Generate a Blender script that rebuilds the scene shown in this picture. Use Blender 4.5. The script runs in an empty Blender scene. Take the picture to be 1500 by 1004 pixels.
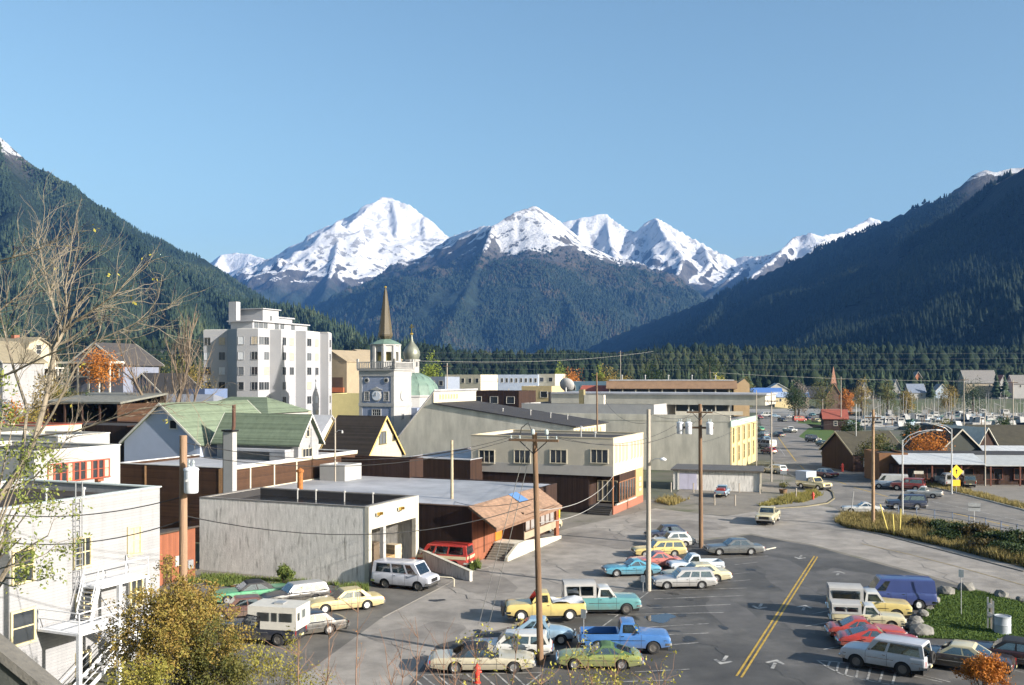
import bpy, bmesh, math, random
import numpy as np
from mathutils import Vector, Matrix, noise as mnoise
R = math.radians
random.seed(7); rng = np.random.default_rng(7)
scene = bpy.context.scene
COL = scene.collection

# ------------------------------------------------------------------ camera, sky, sun, exposure
F, HZ, CH = 1450.0, 553.0, 16.0          # focal length in photo pixels, horizon row, eye height in metres
cam_d = bpy.data.cameras.new('camera'); cam = bpy.data.objects.new('camera', cam_d); COL.objects.link(cam)
cam.location = (0, 0, CH); cam.rotation_euler = (R(90), 0, 0)
cam_d.sensor_width = 36; cam_d.lens = F / 1500 * 36; cam_d.shift_y = (HZ - 502) / 1500
cam_d.clip_start = 0.3; cam_d.clip_end = 60000
scene.camera = cam

SUN_DIR = Vector((0.86, -0.51, 0)).normalized()      # towards the sun, on the ground
SUN_EL = R(20.5)
world = bpy.data.worlds.new('World'); scene.world = world; world.use_nodes = True
wn = world.node_tree.nodes; wl = world.node_tree.links
sky = wn.new('ShaderNodeTexSky'); sky.sky_type = 'NISHITA'; sky.sun_disc = False
sky.sun_elevation = SUN_EL; sky.sun_rotation = math.atan2(SUN_DIR.x, SUN_DIR.y)
sky.air_density = 1.2; sky.dust_density = 2.2; sky.ozone_density = 3.4; sky.altitude = 0
wn['Background'].inputs['Strength'].default_value = 0.080
tint = wn.new('ShaderNodeMix'); tint.data_type = 'RGBA'; tint.blend_type = 'MULTIPLY'; tint.inputs[0].default_value = 1; tint.inputs[7].default_value = (1.17, 1.17, 1.04, 1)
wl.new(sky.outputs[0], tint.inputs[6]); wl.new(tint.outputs[2], wn['Background'].inputs[0])
sun_d = bpy.data.lights.new('sun', 'SUN'); sun = bpy.data.objects.new('sun', sun_d); COL.objects.link(sun)
sun_d.energy = 5.0; sun_d.angle = R(0.53); sun_d.color = (1.0, 0.925, 0.83)
sd = Vector((SUN_DIR.x * math.cos(SUN_EL), SUN_DIR.y * math.cos(SUN_EL), math.sin(SUN_EL)))
sun.rotation_euler = sd.to_track_quat('Z', 'Y').to_euler(); sun.location = (200, -80, 150)
scene.view_settings.view_transform = 'Standard'; scene.view_settings.look = 'None'
scene.view_settings.exposure = 1.12; scene.view_settings.gamma = 1.0
cy = scene.cycles
cy.max_bounces = 5; cy.diffuse_bounces = 2; cy.glossy_bounces = 3; cy.transmission_bounces = 3
cy.volume_bounces = 0; cy.transparent_max_bounces = 6
cy.use_denoising = True; cy.use_adaptive_sampling = True; cy.adaptive_threshold = 0.02
cy.caustics_reflective = False; cy.caustics_refractive = False

# ------------------------------------------------------------------ pixel -> place helpers
def G(px, py, z=0.0):
    """the spot on ground of height z that photo pixel (px, py) sees"""
    Y = (CH - z) * F / (py - HZ)
    return Vector(((px - 750) / F * Y, Y, z))
def zat(Y, py): return CH - (py - HZ) * Y / F
def xat(Y, px): return (px - 750) / F * Y
def run(P, d, px):
    """how far from P along direction d until photo column px is reached"""
    t = (px - 750) / F
    return (t * P[1] - P[0]) / (d[0] - t * d[1])
GRID = R(-23.0)                                   # the town grid
def axes(rot): return Vector((math.cos(rot), math.sin(rot))), Vector((-math.sin(rot), math.cos(rot)))
B, A = axes(GRID)                                 # B runs right, A runs away

# ------------------------------------------------------------------ materials
MATS = {}
def _nt(name):
    m = bpy.data.materials.new(name); m.use_nodes = True
    nt = m.node_tree; return m, nt, nt.nodes, nt.links, nt.nodes['Principled BSDF']
def M(name, col, rough=0.75, var=0.18, scale=1.2, bump=0.0, bscale=30, metal=0.0, spec=0.4, streak=1.0, col2=None, c2scale=0.4, c2thr=0.55, c2w=0.12, coat=0.0, detail=4):
    """painted / mineral surface: base colour broken up by noise, an optional second colour in patches, optional fine relief"""
    if name in MATS: return MATS[name]
    m, nt, N, L, bs = _nt(name)
    tc = N.new('ShaderNodeTexCoord'); mp = N.new('ShaderNodeMapping'); L.new(tc.outputs['Object'], mp.inputs[0])
    mp.inputs['Scale'].default_value = (1, 1, streak)
    nz = N.new('ShaderNodeTexNoise'); nz.inputs['Scale'].default_value = scale; nz.inputs['Detail'].default_value = detail; nz.inputs['Roughness'].default_value = 0.65
    L.new(mp.outputs[0], nz.inputs[0])
    mr = N.new('ShaderNodeMapRange'); mr.inputs[1].default_value = 0.25; mr.inputs[2].default_value = 0.75
    mr.inputs[3].default_value = 1 - var; mr.inputs[4].default_value = 1 + var * 0.6
    L.new(nz.outputs[0], mr.inputs[0])
    mx = N.new('ShaderNodeMix'); mx.data_type = 'RGBA'; mx.blend_type = 'MULTIPLY'; mx.inputs[0].default_value = 1
    L.new(mr.outputs[0], mx.inputs[7])
    if col2:
        n2 = N.new('ShaderNodeTexNoise'); n2.inputs['Scale'].default_value = c2scale; n2.inputs['Detail'].default_value = 5; n2.inputs['Roughness'].default_value = 0.6
        L.new(mp.outputs[0], n2.inputs[0])
        r2 = N.new('ShaderNodeMapRange'); r2.inputs[1].default_value = c2thr - c2w; r2.inputs[2].default_value = c2thr + c2w
        L.new(n2.outputs[0], r2.inputs[0])
        m2 = N.new('ShaderNodeMix'); m2.data_type = 'RGBA'
        m2.inputs[6].default_value = (*col, 1); m2.inputs[7].default_value = (*col2, 1)
        L.new(r2.outputs[0], m2.inputs[0]); L.new(m2.outputs[2], mx.inputs[6])
    else:
        mx.inputs[6].default_value = (*col, 1)
    L.new(mx.outputs[2], bs.inputs['Base Color'])
    bs.inputs['Roughness'].default_value = rough; bs.inputs['Metallic'].default_value = metal
    bs.inputs['Specular IOR Level'].default_value = spec; bs.inputs['Coat Weight'].default_value = coat
    if coat: bs.inputs['Coat Roughness'].default_value = 0.06
    if bump:
        n3 = N.new('ShaderNodeTexNoise'); n3.inputs['Scale'].default_value = bscale; n3.inputs['Detail'].default_value = 3
        L.new(mp.outputs[0], n3.inputs[0])
        bp = N.new('ShaderNodeBump'); bp.inputs['Strength'].default_value = bump; bp.inputs['Distance'].default_value = 0.05
        L.new(n3.outputs[0], bp.inputs['Height']); L.new(bp.outputs[0], bs.inputs['Normal'])
    MATS[name] = m; return m
def boards(name, col, pitch=0.2, axis='Z', var=0.25, rough=0.8, depth=0.02):
    """siding / plank relief: fine board lines as bump, colour varying board to board"""
    if name in MATS: return MATS[name]
    m, nt, N, L, bs = _nt(name)
    tc = N.new('ShaderNodeTexCoord'); sp = N.new('ShaderNodeSeparateXYZ'); L.new(tc.outputs['Object'], sp.inputs[0])
    src = sp.outputs[2]
    if axis == 'H':
        ad = N.new('ShaderNodeMath'); ad.operation = 'ADD'; L.new(sp.outputs[0], ad.inputs[0]); L.new(sp.outputs[1], ad.inputs[1]); src = ad.outputs[0]
    dv = N.new('ShaderNodeMath'); dv.operation = 'DIVIDE'; L.new(src, dv.inputs[0]); dv.inputs[1].default_value = pitch
    fr = N.new('ShaderNodeMath'); fr.operation = 'FRACT'; L.new(dv.outputs[0], fr.inputs[0])
    fl = N.new('ShaderNodeMath'); fl.operation = 'FLOOR'; L.new(dv.outputs[0], fl.inputs[0])
    wnz = N.new('ShaderNodeTexWhiteNoise'); wnz.noise_dimensions = '1D'; L.new(fl.outputs[0], wnz.inputs['W'])
    nz = N.new('ShaderNodeTexNoise'); nz.inputs['Scale'].default_value = 1.3; nz.inputs['Detail'].default_value = 5; L.new(tc.outputs['Object'], nz.inputs[0])
    ad2 = N.new('ShaderNodeMath'); ad2.operation = 'ADD'; L.new(wnz.outputs['Value'], ad2.inputs[0]); L.new(nz.outputs[0], ad2.inputs[1])
    mr = N.new('ShaderNodeMapRange'); mr.inputs[1].default_value = 0.3; mr.inputs[2].default_value = 1.7; mr.inputs[3].default_value = 1 - var; mr.inputs[4].default_value = 1 + var * 0.5
    L.new(ad2.outputs[0], mr.inputs[0])
    mps = N.new('ShaderNodeMapping'); mps.inputs['Scale'].default_value = (1, 1, .12); L.new(tc.outputs['Object'], mps.inputs[0])
    ns = N.new('ShaderNodeTexNoise'); ns.inputs['Scale'].default_value = 2.2; ns.inputs['Detail'].default_value = 7; L.new(mps.outputs[0], ns.inputs[0])
    rs = N.new('ShaderNodeMapRange'); rs.inputs[1].default_value = .5; rs.inputs[2].default_value = .72; rs.inputs[3].default_value = 1; rs.inputs[4].default_value = .86; L.new(ns.outputs[0], rs.inputs[0])
    eg = N.new('ShaderNodeMapRange'); eg.inputs[1].default_value = .06; eg.inputs[2].default_value = .14; eg.inputs[3].default_value = .78; eg.inputs[4].default_value = 1; L.new(fr.outputs[0], eg.inputs[0])
    m1 = N.new('ShaderNodeMath'); m1.operation = 'MULTIPLY'; L.new(rs.outputs[0], m1.inputs[0]); L.new(eg.outputs[0], m1.inputs[1])
    m2 = N.new('ShaderNodeMath'); m2.operation = 'MULTIPLY'; L.new(m1.outputs[0], m2.inputs[0]); L.new(mr.outputs[0], m2.inputs[1])
    mx = N.new('ShaderNodeMix'); mx.data_type = 'RGBA'; mx.blend_type = 'MULTIPLY'; mx.inputs[0].default_value = 1; mx.inputs[6].default_value = (*col, 1)
    L.new(m2.outputs[0], mx.inputs[7]); L.new(mx.outputs[2], bs.inputs['Base Color'])
    bp = N.new('ShaderNodeBump'); bp.inputs['Strength'].default_value = 0.7; bp.inputs['Distance'].default_value = depth
    L.new(fr.outputs[0], bp.inputs['Height']); L.new(bp.outputs[0], bs.inputs['Normal'])
    bs.inputs['Roughness'].default_value = rough; bs.inputs['Specular IOR Level'].default_value = 0.3
    MATS[name] = m; return m
def glassm(name, col=(0.03, 0.035, 0.04), rough=0.06):
    if name in MATS: return MATS[name]
    m, nt, N, L, bs = _nt(name)
    bs.inputs['Base Color'].default_value = (*col, 1); bs.inputs['Roughness'].default_value = rough; bs.inputs['Specular IOR Level'].default_value = 0.7
    MATS[name] = m; return m
def leafm(name, col, col2, rough=0.6, transl=0.25):
    """foliage: two tones mixed per clump of leaves, a little light let through"""
    if name in MATS: return MATS[name]
    m, nt, N, L, bs = _nt(name)
    tc = N.new('ShaderNodeTexCoord'); nz = N.new('ShaderNodeTexNoise'); nz.inputs['Scale'].default_value = 2.3; nz.inputs['Detail'].default_value = 6; nz.inputs['Roughness'].default_value = 0.8
    L.new(tc.outputs['Object'], nz.inputs[0])
    mr = N.new('ShaderNodeMapRange'); mr.inputs[1].default_value = 0.36; mr.inputs[2].default_value = 0.64; L.new(nz.outputs[0], mr.inputs[0])
    mx = N.new('ShaderNodeMix'); mx.data_type = 'RGBA'; mx.inputs[6].default_value = (*col, 1); mx.inputs[7].default_value = (*col2, 1)
    L.new(mr.outputs[0], mx.inputs[0]); L.new(mx.outputs[2], bs.inputs['Base Color'])
    bs.inputs['Roughness'].default_value = rough; bs.inputs['Specular IOR Level'].default_value = 0.25
    if transl:
        tr = N.new('ShaderNodeBsdfTranslucent'); L.new(mx.outputs[2], tr.inputs[0])
        ms = N.new('ShaderNodeMixShader'); ms.inputs[0].default_value = transl
        L.new(bs.outputs[0], ms.inputs[1]); L.new(tr.outputs[0], ms.inputs[2]); L.new(ms.outputs[0], N['Material Output'].inputs[0])
    MATS[name] = m; return m

white = M('white_paint', (0.33, 0.327, 0.32), 0.7, 0.12, 0.9)
white_sid = boards('white_siding', (0.29, 0.292, 0.302), 0.16, 'Z', 0.09, 0.65, 0.014)
cream = M('cream_paint', (0.46, 0.42, 0.33), 0.7, 0.1, 1.5)
cream_sid = boards('cream_siding', (0.45, 0.40, 0.30), 0.2, 'Z', 0.08)
trim_w = M('white_trim', (0.52, 0.50, 0.45), 0.55, 0.06, 3)
concrete = M('weathered_concrete', (0.62, 0.60, 0.57), 0.92, 0.36, 4.5, 0.7, 26, streak=0.2, col2=(0.24, 0.23, 0.21), c2scale=2.6, c2thr=0.64, c2w=0.08, detail=10)
concrete2 = M('grey_stucco', (0.56, 0.53, 0.455), 0.92, 0.34, 0.6, 0.3, 18, streak=0.3, detail=8)
concrete_lt = M('pale_concrete', (0.42, 0.40, 0.34), 0.9, 0.2, 0.8, 0.3, 20, streak=0.4)
beige = M('beige_stucco', (0.45, 0.41, 0.34), 0.92, 0.14, 0.5, 0.3, 20)
brown_bd = boards('brown_board_cladding', (0.036, 0.018, 0.012), 0.3, 'H', 0.35)
brown_lap = boards('brown_lap_siding', (0.065, 0.032, 0.017), 0.18, 'Z', 0.4)
redbrown = boards('red_brown_boards', (0.24, 0.085, 0.045), 0.25, 'H', 0.25)
dark_roof = M('dark_roofing', (0.035, 0.033, 0.034), 0.85, 0.35, 0.6, 0.3, 25)
brown_roof = boards('brown_shingle_roof', (0.075, 0.058, 0.045), 0.13, 'Z', 0.45, 0.85, 0.03)
grey_roof = M('grey_roofing', (0.40, 0.40, 0.42), 0.55, 0.3, 0.35, 0.15, 20, col2=(0.27, 0.28, 0.30), c2scale=0.12, c2thr=0.5, c2w=0.15)
wet_roof = M('wet_black_roofing', (0.02, 0.02, 0.022), 0.16, 0.5, 0.5, 0.1, 6)
green_roof = boards('green_shingle_roof', (0.15, 0.19, 0.13), 0.13, 'Z', 0.4, 0.85, 0.03)
patina = M('green_copper_patina', (0.13, 0.20, 0.165), 0.6, 0.35, 0.8, 0.1, 20, streak=0.3)
spire_m = M('weathered_lead_spire', (0.085, 0.07, 0.045), 0.55, 0.3, 1.0, 0.1, 20, metal=0.1, streak=0.2)
gold = M('gilded_metal', (0.75, 0.5, 0.12), 0.3, 0.1, 3, metal=1.0)
galv = M('galvanised_metal', (0.42, 0.43, 0.44), 0.45, 0.2, 4, metal=0.6)
corr = boards('corrugated_metal_roof', (0.50, 0.52, 0.54), 0.35, 'H', 0.15, 0.45, 0.08)
dark_metal = M('dark_metal', (0.03, 0.03, 0.032), 0.5, 0.2, 5, metal=0.5)
black = M('black_rubber', (0.018, 0.018, 0.019), 0.8, 0.25, 6)
chrome = M('chrome_metal', (0.62, 0.62, 0.62), 0.16, 0.1, 5, metal=1.0)
pole_wood = M('weathered_pole_wood', (0.17, 0.105, 0.062), 0.9, 0.4, 3.0, 0.5, 20, streak=0.08)
pole_pale = M('pale_pole_wood', (0.34, 0.30, 0.25), 0.9, 0.3, 3.0, 0.4, 20, streak=0.08)
rust = M('rusty_pipe', (0.32, 0.12, 0.03), 0.8, 0.4, 4)
glass = glassm('window_glass')
glass_sky = glassm('pale_window_glass', (0.10, 0.11, 0.12), 0.1)
curtain = M('window_blind', (0.42, 0.36, 0.27), 0.6, 0.3, 3)
dark_in = M('dark_interior', (0.012, 0.012, 0.012), 0.9, 0.2, 3)
red_trim = M('red_window_trim', (0.30, 0.07, 0.04), 0.6, 0.2, 3)

# ------------------------------------------------------------------ mesh helpers
class MB:
    """collects faces, then links them as ONE mesh object"""
    def __init__(s): s.v = []; s.f = []
    def poly(s, pts):
        i = len(s.v); s.v += [tuple(p) for p in pts]; s.f.append(tuple(range(i, i + len(pts)))); return s
    def box(s, x0, x1, y0, y1, z0, z1):
        i = len(s.v)
        s.v += [(x0,y0,z0),(x1,y0,z0),(x1,y1,z0),(x0,y1,z0),(x0,y0,z1),(x1,y0,z1),(x1,y1,z1),(x0,y1,z1)]
        s.f += [tuple(i + k for k in q) for q in ((0,3,2,1),(4,5,6,7),(0,1,5,4),(1,2,6,5),(2,3,7,6),(3,0,4,7))]; return s
    def cbox(s, c, size): 
        return s.box(c[0]-size[0]/2, c[0]+size[0]/2, c[1]-size[1]/2, c[1]+size[1]/2, c[2]-size[2]/2, c[2]+size[2]/2)
    def bar(s, p, q, w, h=None):
        """a square bar from p to q"""
        h = h or w; p = Vector(p); q = Vector(q); d = (q - p).normalized()
        up = Vector((0,0,1)) if abs(d.z) < 0.95 else Vector((0,1,0))
        u = d.cross(up).normalized() * w / 2; n = u.cross(d).normalized() * h / 2
        i = len(s.v)
        for c in (p, q): s.v += [tuple(c-u-n), tuple(c+u-n), tuple(c+u+n), tuple(c-u+n)]
        s.f += [tuple(i+k for k in t) for t in ((0,1,2,3),(7,6,5,4),(0,4,5,1),(1,5,6,2),(2,6,7,3),(3,7,4,0))]; return s
    def tube(s, pts, rad, n=6, cap=True):
        pts = [Vector(p) for p in pts]; rad = rad if hasattr(rad, '__len__') else [rad] * len(pts)
        i = len(s.v); u = None
        for k, p in enumerate(pts):
            d = (pts[min(k+1, len(pts)-1)] - pts[max(k-1, 0)]).normalized()
            if u is None:
                u = d.cross(Vector((0,0,1)) if abs(d.z) < 0.9 else Vector((1,0,0))).normalized()
            else:
                u = (u - d * u.dot(d)); u = u.normalized() if u.length > 1e-6 else d.orthogonal().normalized()
            w = d.cross(u)
            for j in range(n):
                a = 2*math.pi*j/n; s.v.append(tuple(p + (u*math.cos(a) + w*math.sin(a)) * rad[k]))
        for k in range(len(pts)-1):
            for j in range(n):
                s.f.append((i+k*n+j, i+k*n+(j+1)%n, i+(k+1)*n+(j+1)%n, i+(k+1)*n+j))
        if cap:
            s.f.append(tuple(i + j for j in reversed(range(n)))); s.f.append(tuple(i+(len(pts)-1)*n+j for j in range(n)))
        return s
    def lathe(s, prof, n=16, c=(0,0,0), axis='Z', rot=0.0, cap=True):
        i = len(s.v)
        for r, z in prof:
            for j in range(n):
                a = 2*math.pi*j/n + rot; x, y = r*math.cos(a), r*math.sin(a)
                s.v.append((c[0]+x, c[1]+y, c[2]+z) if axis == 'Z' else (c[0]+x, c[1]+z, c[2]+y))
        for k in range(len(prof)-1):
            for j in range(n):
                q = (i+k*n+j, i+k*n+(j+1)%n, i+(k+1)*n+(j+1)%n, i+(k+1)*n+j)
                s.f.append(q if axis == 'Z' else q[::-1])
        if not cap: return s
        a = tuple(i+j for j in range(n)); b = tuple(i+(len(prof)-1)*n+j for j in range(n))
        s.f += [a[::-1], b] if axis == 'Z' else [a, b[::-1]]
        return s
    def prism(s, poly, axis, t0, t1):
        """a flat outline pushed along an axis: axis 'x' takes (y,z), 'y' takes (x,z), 'z' takes (x,y)"""
        def p(q, t): return {'x': (t, q[0], q[1]), 'y': (q[0], t, q[1]), 'z': (q[0], q[1], t)}[axis]
        i = len(s.v); n = len(poly)
        s.v += [p(q, t0) for q in poly] + [p(q, t1) for q in poly]
        s.f += [tuple(range(i, i+n)), tuple(range(i+2*n-1, i+n-1, -1))]
        for k in range(n): s.f.append((i+k, i+n+k, i+n+(k+1)%n, i+(k+1)%n))
        return s
    def mesh(s, name, smooth=None, fix=True):
        me = bpy.data.meshes.new(name); me.from_pydata(s.v, [], s.f)
        if fix and len(s.v) < 20000:
            bm = bmesh.new(); bm.from_mesh(me); bmesh.ops.recalc_face_normals(bm, faces=bm.faces); bm.to_mesh(me); bm.free()
        if smooth:
            me.polygons.foreach_set('use_smooth', [True]*len(me.polygons)); me.set_sharp_from_angle(angle=R(smooth))
        me.update(); return me
    def build(s, name, mat, parent=None, smooth=None, fix=True):
        return link(name, s.mesh(name, smooth, fix), mat, parent)
def link(name, me, mat=None, parent=None, loc=None, rz=None):
    o = bpy.data.objects.new(name, me); COL.objects.link(o)
    if mat is not None:
        if len(me.materials) == 0: me.materials.append(mat)
        elif me.materials[0] != mat:
            o.material_slots[0].link = 'OBJECT'; o.material_slots[0].material = mat
    if parent: o.parent = parent
    if loc is not None: o.location = loc
    if rz is not None: o.rotation_euler = (0, 0, rz)
    return o
def tag(o, label=None, cat=None, group=None, kind=None):
    if label: o['label'] = label
    if cat: o['category'] = cat
    if group: o['group'] = group
    if kind: o['kind'] = kind
    return o
def thing(name, label, cat, loc=(0,0,0), rz=0.0, group=None):
    o = bpy.data.objects.new(name, None); COL.objects.link(o); o.location = (loc[0], loc[1], loc[2] if len(loc) > 2 else 0); o.rotation_euler = (0,0,rz)
    o.empty_display_size = 0.3
    return tag(o, label, cat, group)
def copy_tree(o, parent=None):
    c = o.copy(); COL.objects.link(c); c.parent = parent
    for ch in o.children: copy_tree(ch, c)
    return c
def sheet(name, pts, z, mat, kind='structure', px=True, parent=None):
    """a flat sheet on the ground through photo pixels"""
    P = [G(x, y, 0) for x, y in pts] if px else [Vector((x, y, 0)) for x, y in pts]
    mb = MB().poly([(p.x, p.y, z) for p in P])
    me = mb.mesh(name, fix=False)
    if len(me.polygons) and me.polygons[0].normal.z < 0: me.flip_normals()
    o = link(name, me, mat, parent)
    if kind: o['kind'] = kind
    return o
def smooth(a, b, x):
    t = np.clip((np.asarray(x, float) - a) / (b - a), 0, 1); return t*t*(3-2*t)
# ------------------------------------------------------------------ noise in numpy
def _hash(ix, iy, seed):
    h = (ix.astype(np.int64) * 374761393 + iy.astype(np.int64) * 668265263 + seed * 974634777) & 0xffffffff
    h = ((h ^ (h >> 13)) * 1274126177) & 0xffffffff
    return ((h ^ (h >> 16)) & 0xffff) / 65535.0
def vnoise(x, y, seed=0):
    ix = np.floor(x); iy = np.floor(y); fx = x-ix; fy = y-iy
    fx = fx*fx*fx*(fx*(fx*6-15)+10); fy = fy*fy*fy*(fy*(fy*6-15)+10)
    a = _hash(ix, iy, seed); b = _hash(ix+1, iy, seed); c = _hash(ix, iy+1, seed); d = _hash(ix+1, iy+1, seed)
    return (a*(1-fx)+b*fx)*(1-fy) + (c*(1-fx)+d*fx)*fy
def fbm(x, y, seed=0, octv=5, ridged=False):
    s = 0; a = 0.5; t = 0
    for k in range(octv):
        c, sn = math.cos(0.6*k), math.sin(0.6*k)
        n = vnoise(x*c - y*sn + 17.3*k, x*sn + y*c - 9.1*k, seed+k)
        if ridged: n = 1-np.abs(2*n-1)
        s = s + a*n; t += a; a *= 0.5; x = x*2.03; y = y*2.03
    return s/t
def mesh_np(name, V, Fc):
    """V (n,3), Fc (m,k) -> mesh"""
    me = bpy.data.meshes.new(name); n, k = Fc.shape
    me.vertices.add(len(V)); me.vertices.foreach_set('co', np.ascontiguousarray(V, np.float32).ravel())
    me.loops.add(n*k); me.loops.foreach_set('vertex_index', np.ascontiguousarray(Fc, np.int32).ravel())
    me.polygons.add(n); me.polygons.foreach_set('loop_start', np.arange(0, n*k, k, dtype=np.int32))
    me.polygons.foreach_set('loop_total', np.full(n, k, np.int32))
    me.update(calc_edges=True); return me
def grid_faces(nx, ny):
    i = np.arange(nx*ny).reshape(ny, nx)
    return np.stack([i[:-1,:-1], i[:-1,1:], i[1:,1:], i[1:,:-1]], -1).reshape(-1, 4)

# ------------------------------------------------------------------ ground
WATER = -2.2
def gz(X, Y):
    X = np.asarray(X, float); Y = np.asarray(Y, float)
    near = 11.5*np.clip(1-Y/47, 0, 1)**1.25
    near = np.where(Y < 0, 11.5, near)
    left = 13.5*smooth(135, 172, Y)*smooth(-57, -68, X)*(1-0.6*smooth(300, 600, Y))
    t = X/np.maximum(Y, 1)
    far = 32*smooth(570, 1000, Y) + 6*smooth(-0.05, -0.3, t)*smooth(250, 600, Y)
    harb = -5.5*smooth(0.27, 0.31, t)*smooth(300, 340, Y)*(1-smooth(505, 530, Y))
    far = far + 4.2*smooth(500, 535, Y)*smooth(0.10, 0.16, t)
    und = (fbm(X/180, Y/180, 3, 3)-0.5)*6*smooth(600, 1200, Y)
    return near + left + far + harb + und
def gz1(x, y): return float(gz(x, y))
ys = np.concatenate([np.linspace(-60, 0, 8), np.linspace(2, 60, 30), np.linspace(64, 200, 35), np.linspace(208, 700, 62), np.geomspace(720, 8800, 40)])
xs = np.concatenate([-np.geomspace(8800, 420, 26), np.linspace(-400, -150, 26), np.linspace(-145, -30, 47), np.linspace(-25, 400, 60), np.geomspace(420, 8800, 26)])
gx, gy = np.meshgrid(xs, ys)
me = mesh_np('ground', np.stack([gx, gy, gz(gx, gy)-0.03], -1).reshape(-1, 3), grid_faces(len(xs), len(ys)))
me.polygons.foreach_set('use_smooth', [True]*len(me.polygons))
ground_m = M('town_ground', (0.10, 0.095, 0.075), 0.95, 0.35, 0.15, 0.5, 4, col2=(0.055, 0.075, 0.03), c2scale=0.03, c2thr=0.5, c2w=0.1)
tag(link('ground', me, ground_m), kind='structure')

def asphalt(name, col, rough=0.8, patch=None):
    return M(name, col, rough, 0.42, 0.5, 0.35, 12, col2=patch or tuple(c*0.72 for c in col), c2scale=0.14, c2thr=0.54, c2w=0.10, detail=10)
street_m = asphalt('grey_street_asphalt', (0.29, 0.265, 0.235))
lot_m = asphalt('dark_lot_asphalt', (0.066, 0.064, 0.061), 0.7, (0.12, 0.114, 0.106))
road_m = asphalt('road_asphalt', (0.20, 0.185, 0.165))
gravel_m = M('gravel_yard', (0.19, 0.172, 0.145), 0.95, 0.3, 0.3, 0.6, 8, col2=(0.085, 0.095, 0.05), c2scale=0.12, c2thr=0.62, c2w=0.08)
sheet('street', [(170, 1090), (225, 845), (330, 815), (560, 800), (690, 775), (830, 745), (900, 736), (985, 730), (1010, 700), (1100, 690), (1165, 700), (1300, 690), (1420, 690), (1620, 720), (1620, 1090)], 0.004, gravel_m)
# side street running right past the shops to the road
sheet('side_street', [(250, 1090), (430, 975), (560, 880), (700, 815), (830, 775), (960, 745), (1060, 757), (1180, 738), (1230, 745), (1240, 770), (1360, 795), (1500, 832), (1640, 880), (1640, 960), (1500, 882), (1330, 835), (1190, 798), (1100, 782), (1010, 792), (905, 870), (800, 905), (640, 945), (560, 1090)], 0.008, street_m)
sheet('parking_lot', [(540, 1090), (640, 945), (770, 915), (905, 872), (1010, 795), (1100, 784), (1190, 800), (1330, 838), (1500, 885), (1700, 950), (1700, 1090)], 0.012, lot_m)
sheet('car_park', [(200, 1010), (228, 848), (530, 858), (690, 838), (560, 905), (430, 1000), (330, 1090)], 0.012, asphalt('dark_yard_asphalt', (0.15, 0.14, 0.125)))  # yard asphalt, a darker grey than the street
# the harbour road
sheet('road', [(1160, 698), (1134, 680), (1124, 655), (1116, 630), (1112, 610), (1108, 599), (1130, 596), (1156, 606), (1196, 630), (1232, 650), (1262, 668), (1308, 690), (1355, 708), (1420, 728), (1520, 752), (1700, 800), (1700, 850), (1500, 782), (1380, 766), (1300, 756), (1236, 752), (1215, 740), (1222, 722), (1205, 706)], 0.016, road_m)
sheet('gravel_yard', [(1352, 702), (1420, 690), (1640, 690), (1640, 785), (1500, 742), (1420, 722)], 0.018, M('pale_gravel', (0.19, 0.175, 0.155), 0.95, 0.25, 0.4, 0.5, 9))

# painted marks
paint_y = M('yellow_road_paint', (0.44, 0.29, 0.05), 0.7, 0.5, 2.5, col2=(0.22, 0.17, 0.07), c2scale=1.5, c2thr=0.68, c2w=0.12)
paint_w = M('white_road_paint', (0.40, 0.39, 0.365), 0.7, 0.45, 2.5, col2=(0.12, 0.12, 0.12), c2scale=1.3, c2thr=0.54, c2w=0.12)
def strip(mb, p, q, w, z):
    p = Vector((p.x, p.y)); q = Vector((q.x, q.y)); d = (q-p).normalized(); n = Vector((-d.y, d.x))*w/2
    mb.poly([(*(p-n), z), (*(q-n), z), (*(q+n), z), (*(p+n), z)])
def mark(name, segs, w, mat, z=0.024):
    mb = MB()
    for pts in segs:
        for a, b in zip(pts, pts[1:]): strip(mb, G(*a), G(*b), w, z)
    o = mb.build(name, mat, fix=False); o['kind'] = 'structure'
    for p in o.data.polygons:
        if p.normal.z < 0: o.data.flip_normals(); break
    return o
mark('centre_line', [[(1193, 815), (1079, 991)]], 0.13, paint_y)
mark('centre_line', [[(1197.5, 816), (1086, 993)]], 0.13, paint_y)
for a, b in [((909, 893), (1070, 886)), ((958, 878), (1090, 873)), ((952, 866), (1094, 862)), ((1035, 855), (1099, 850)), ((1050, 844), (1098, 839)), ((1075, 828), (1110, 824)), ((1060, 819), (1125, 815)),
             ((890, 901), (1060, 898)), ((940, 920), (1038, 914)), ((960, 931), (1038, 928)), ((960, 947), (1023, 942)), ((930, 985), (1010, 981)), ((860, 1001), (985, 997)), ((790, 908), (850, 905)), ((690, 930), (745, 926)),
             ((1206, 952), (1242, 946)), ((1180, 918), (1216, 912)), ((1190, 900), (1216, 895)), ((1392, 1000), (1300, 977)), ((1440, 972), (1500, 986)), ((1100, 806), (1135, 803))]:
    mark('bay_line', [[a, b]], 0.10, paint_w)
mark('bay_line', [[(950, 868), (879, 921)]], 0.10, paint_w)
mark('kerb_line', [[(1197, 968), (1212, 978), (1232, 988), (1262, 996), (1300, 1003), (1360, 1012)], [(1197, 968), (1248, 972), (1300, 983), (1380, 1000)]] + [[(a, b), (c, d)] for a, b, c, d in ((1212, 978, 1216, 970), (1225, 985, 1229, 971), (1238, 990, 1243, 973), (1254, 994, 1258, 975), (1270, 998, 1276, 978), (1288, 1001, 1294, 982), (1307, 1004, 1312, 986))], 0.12, paint_w)
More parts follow.
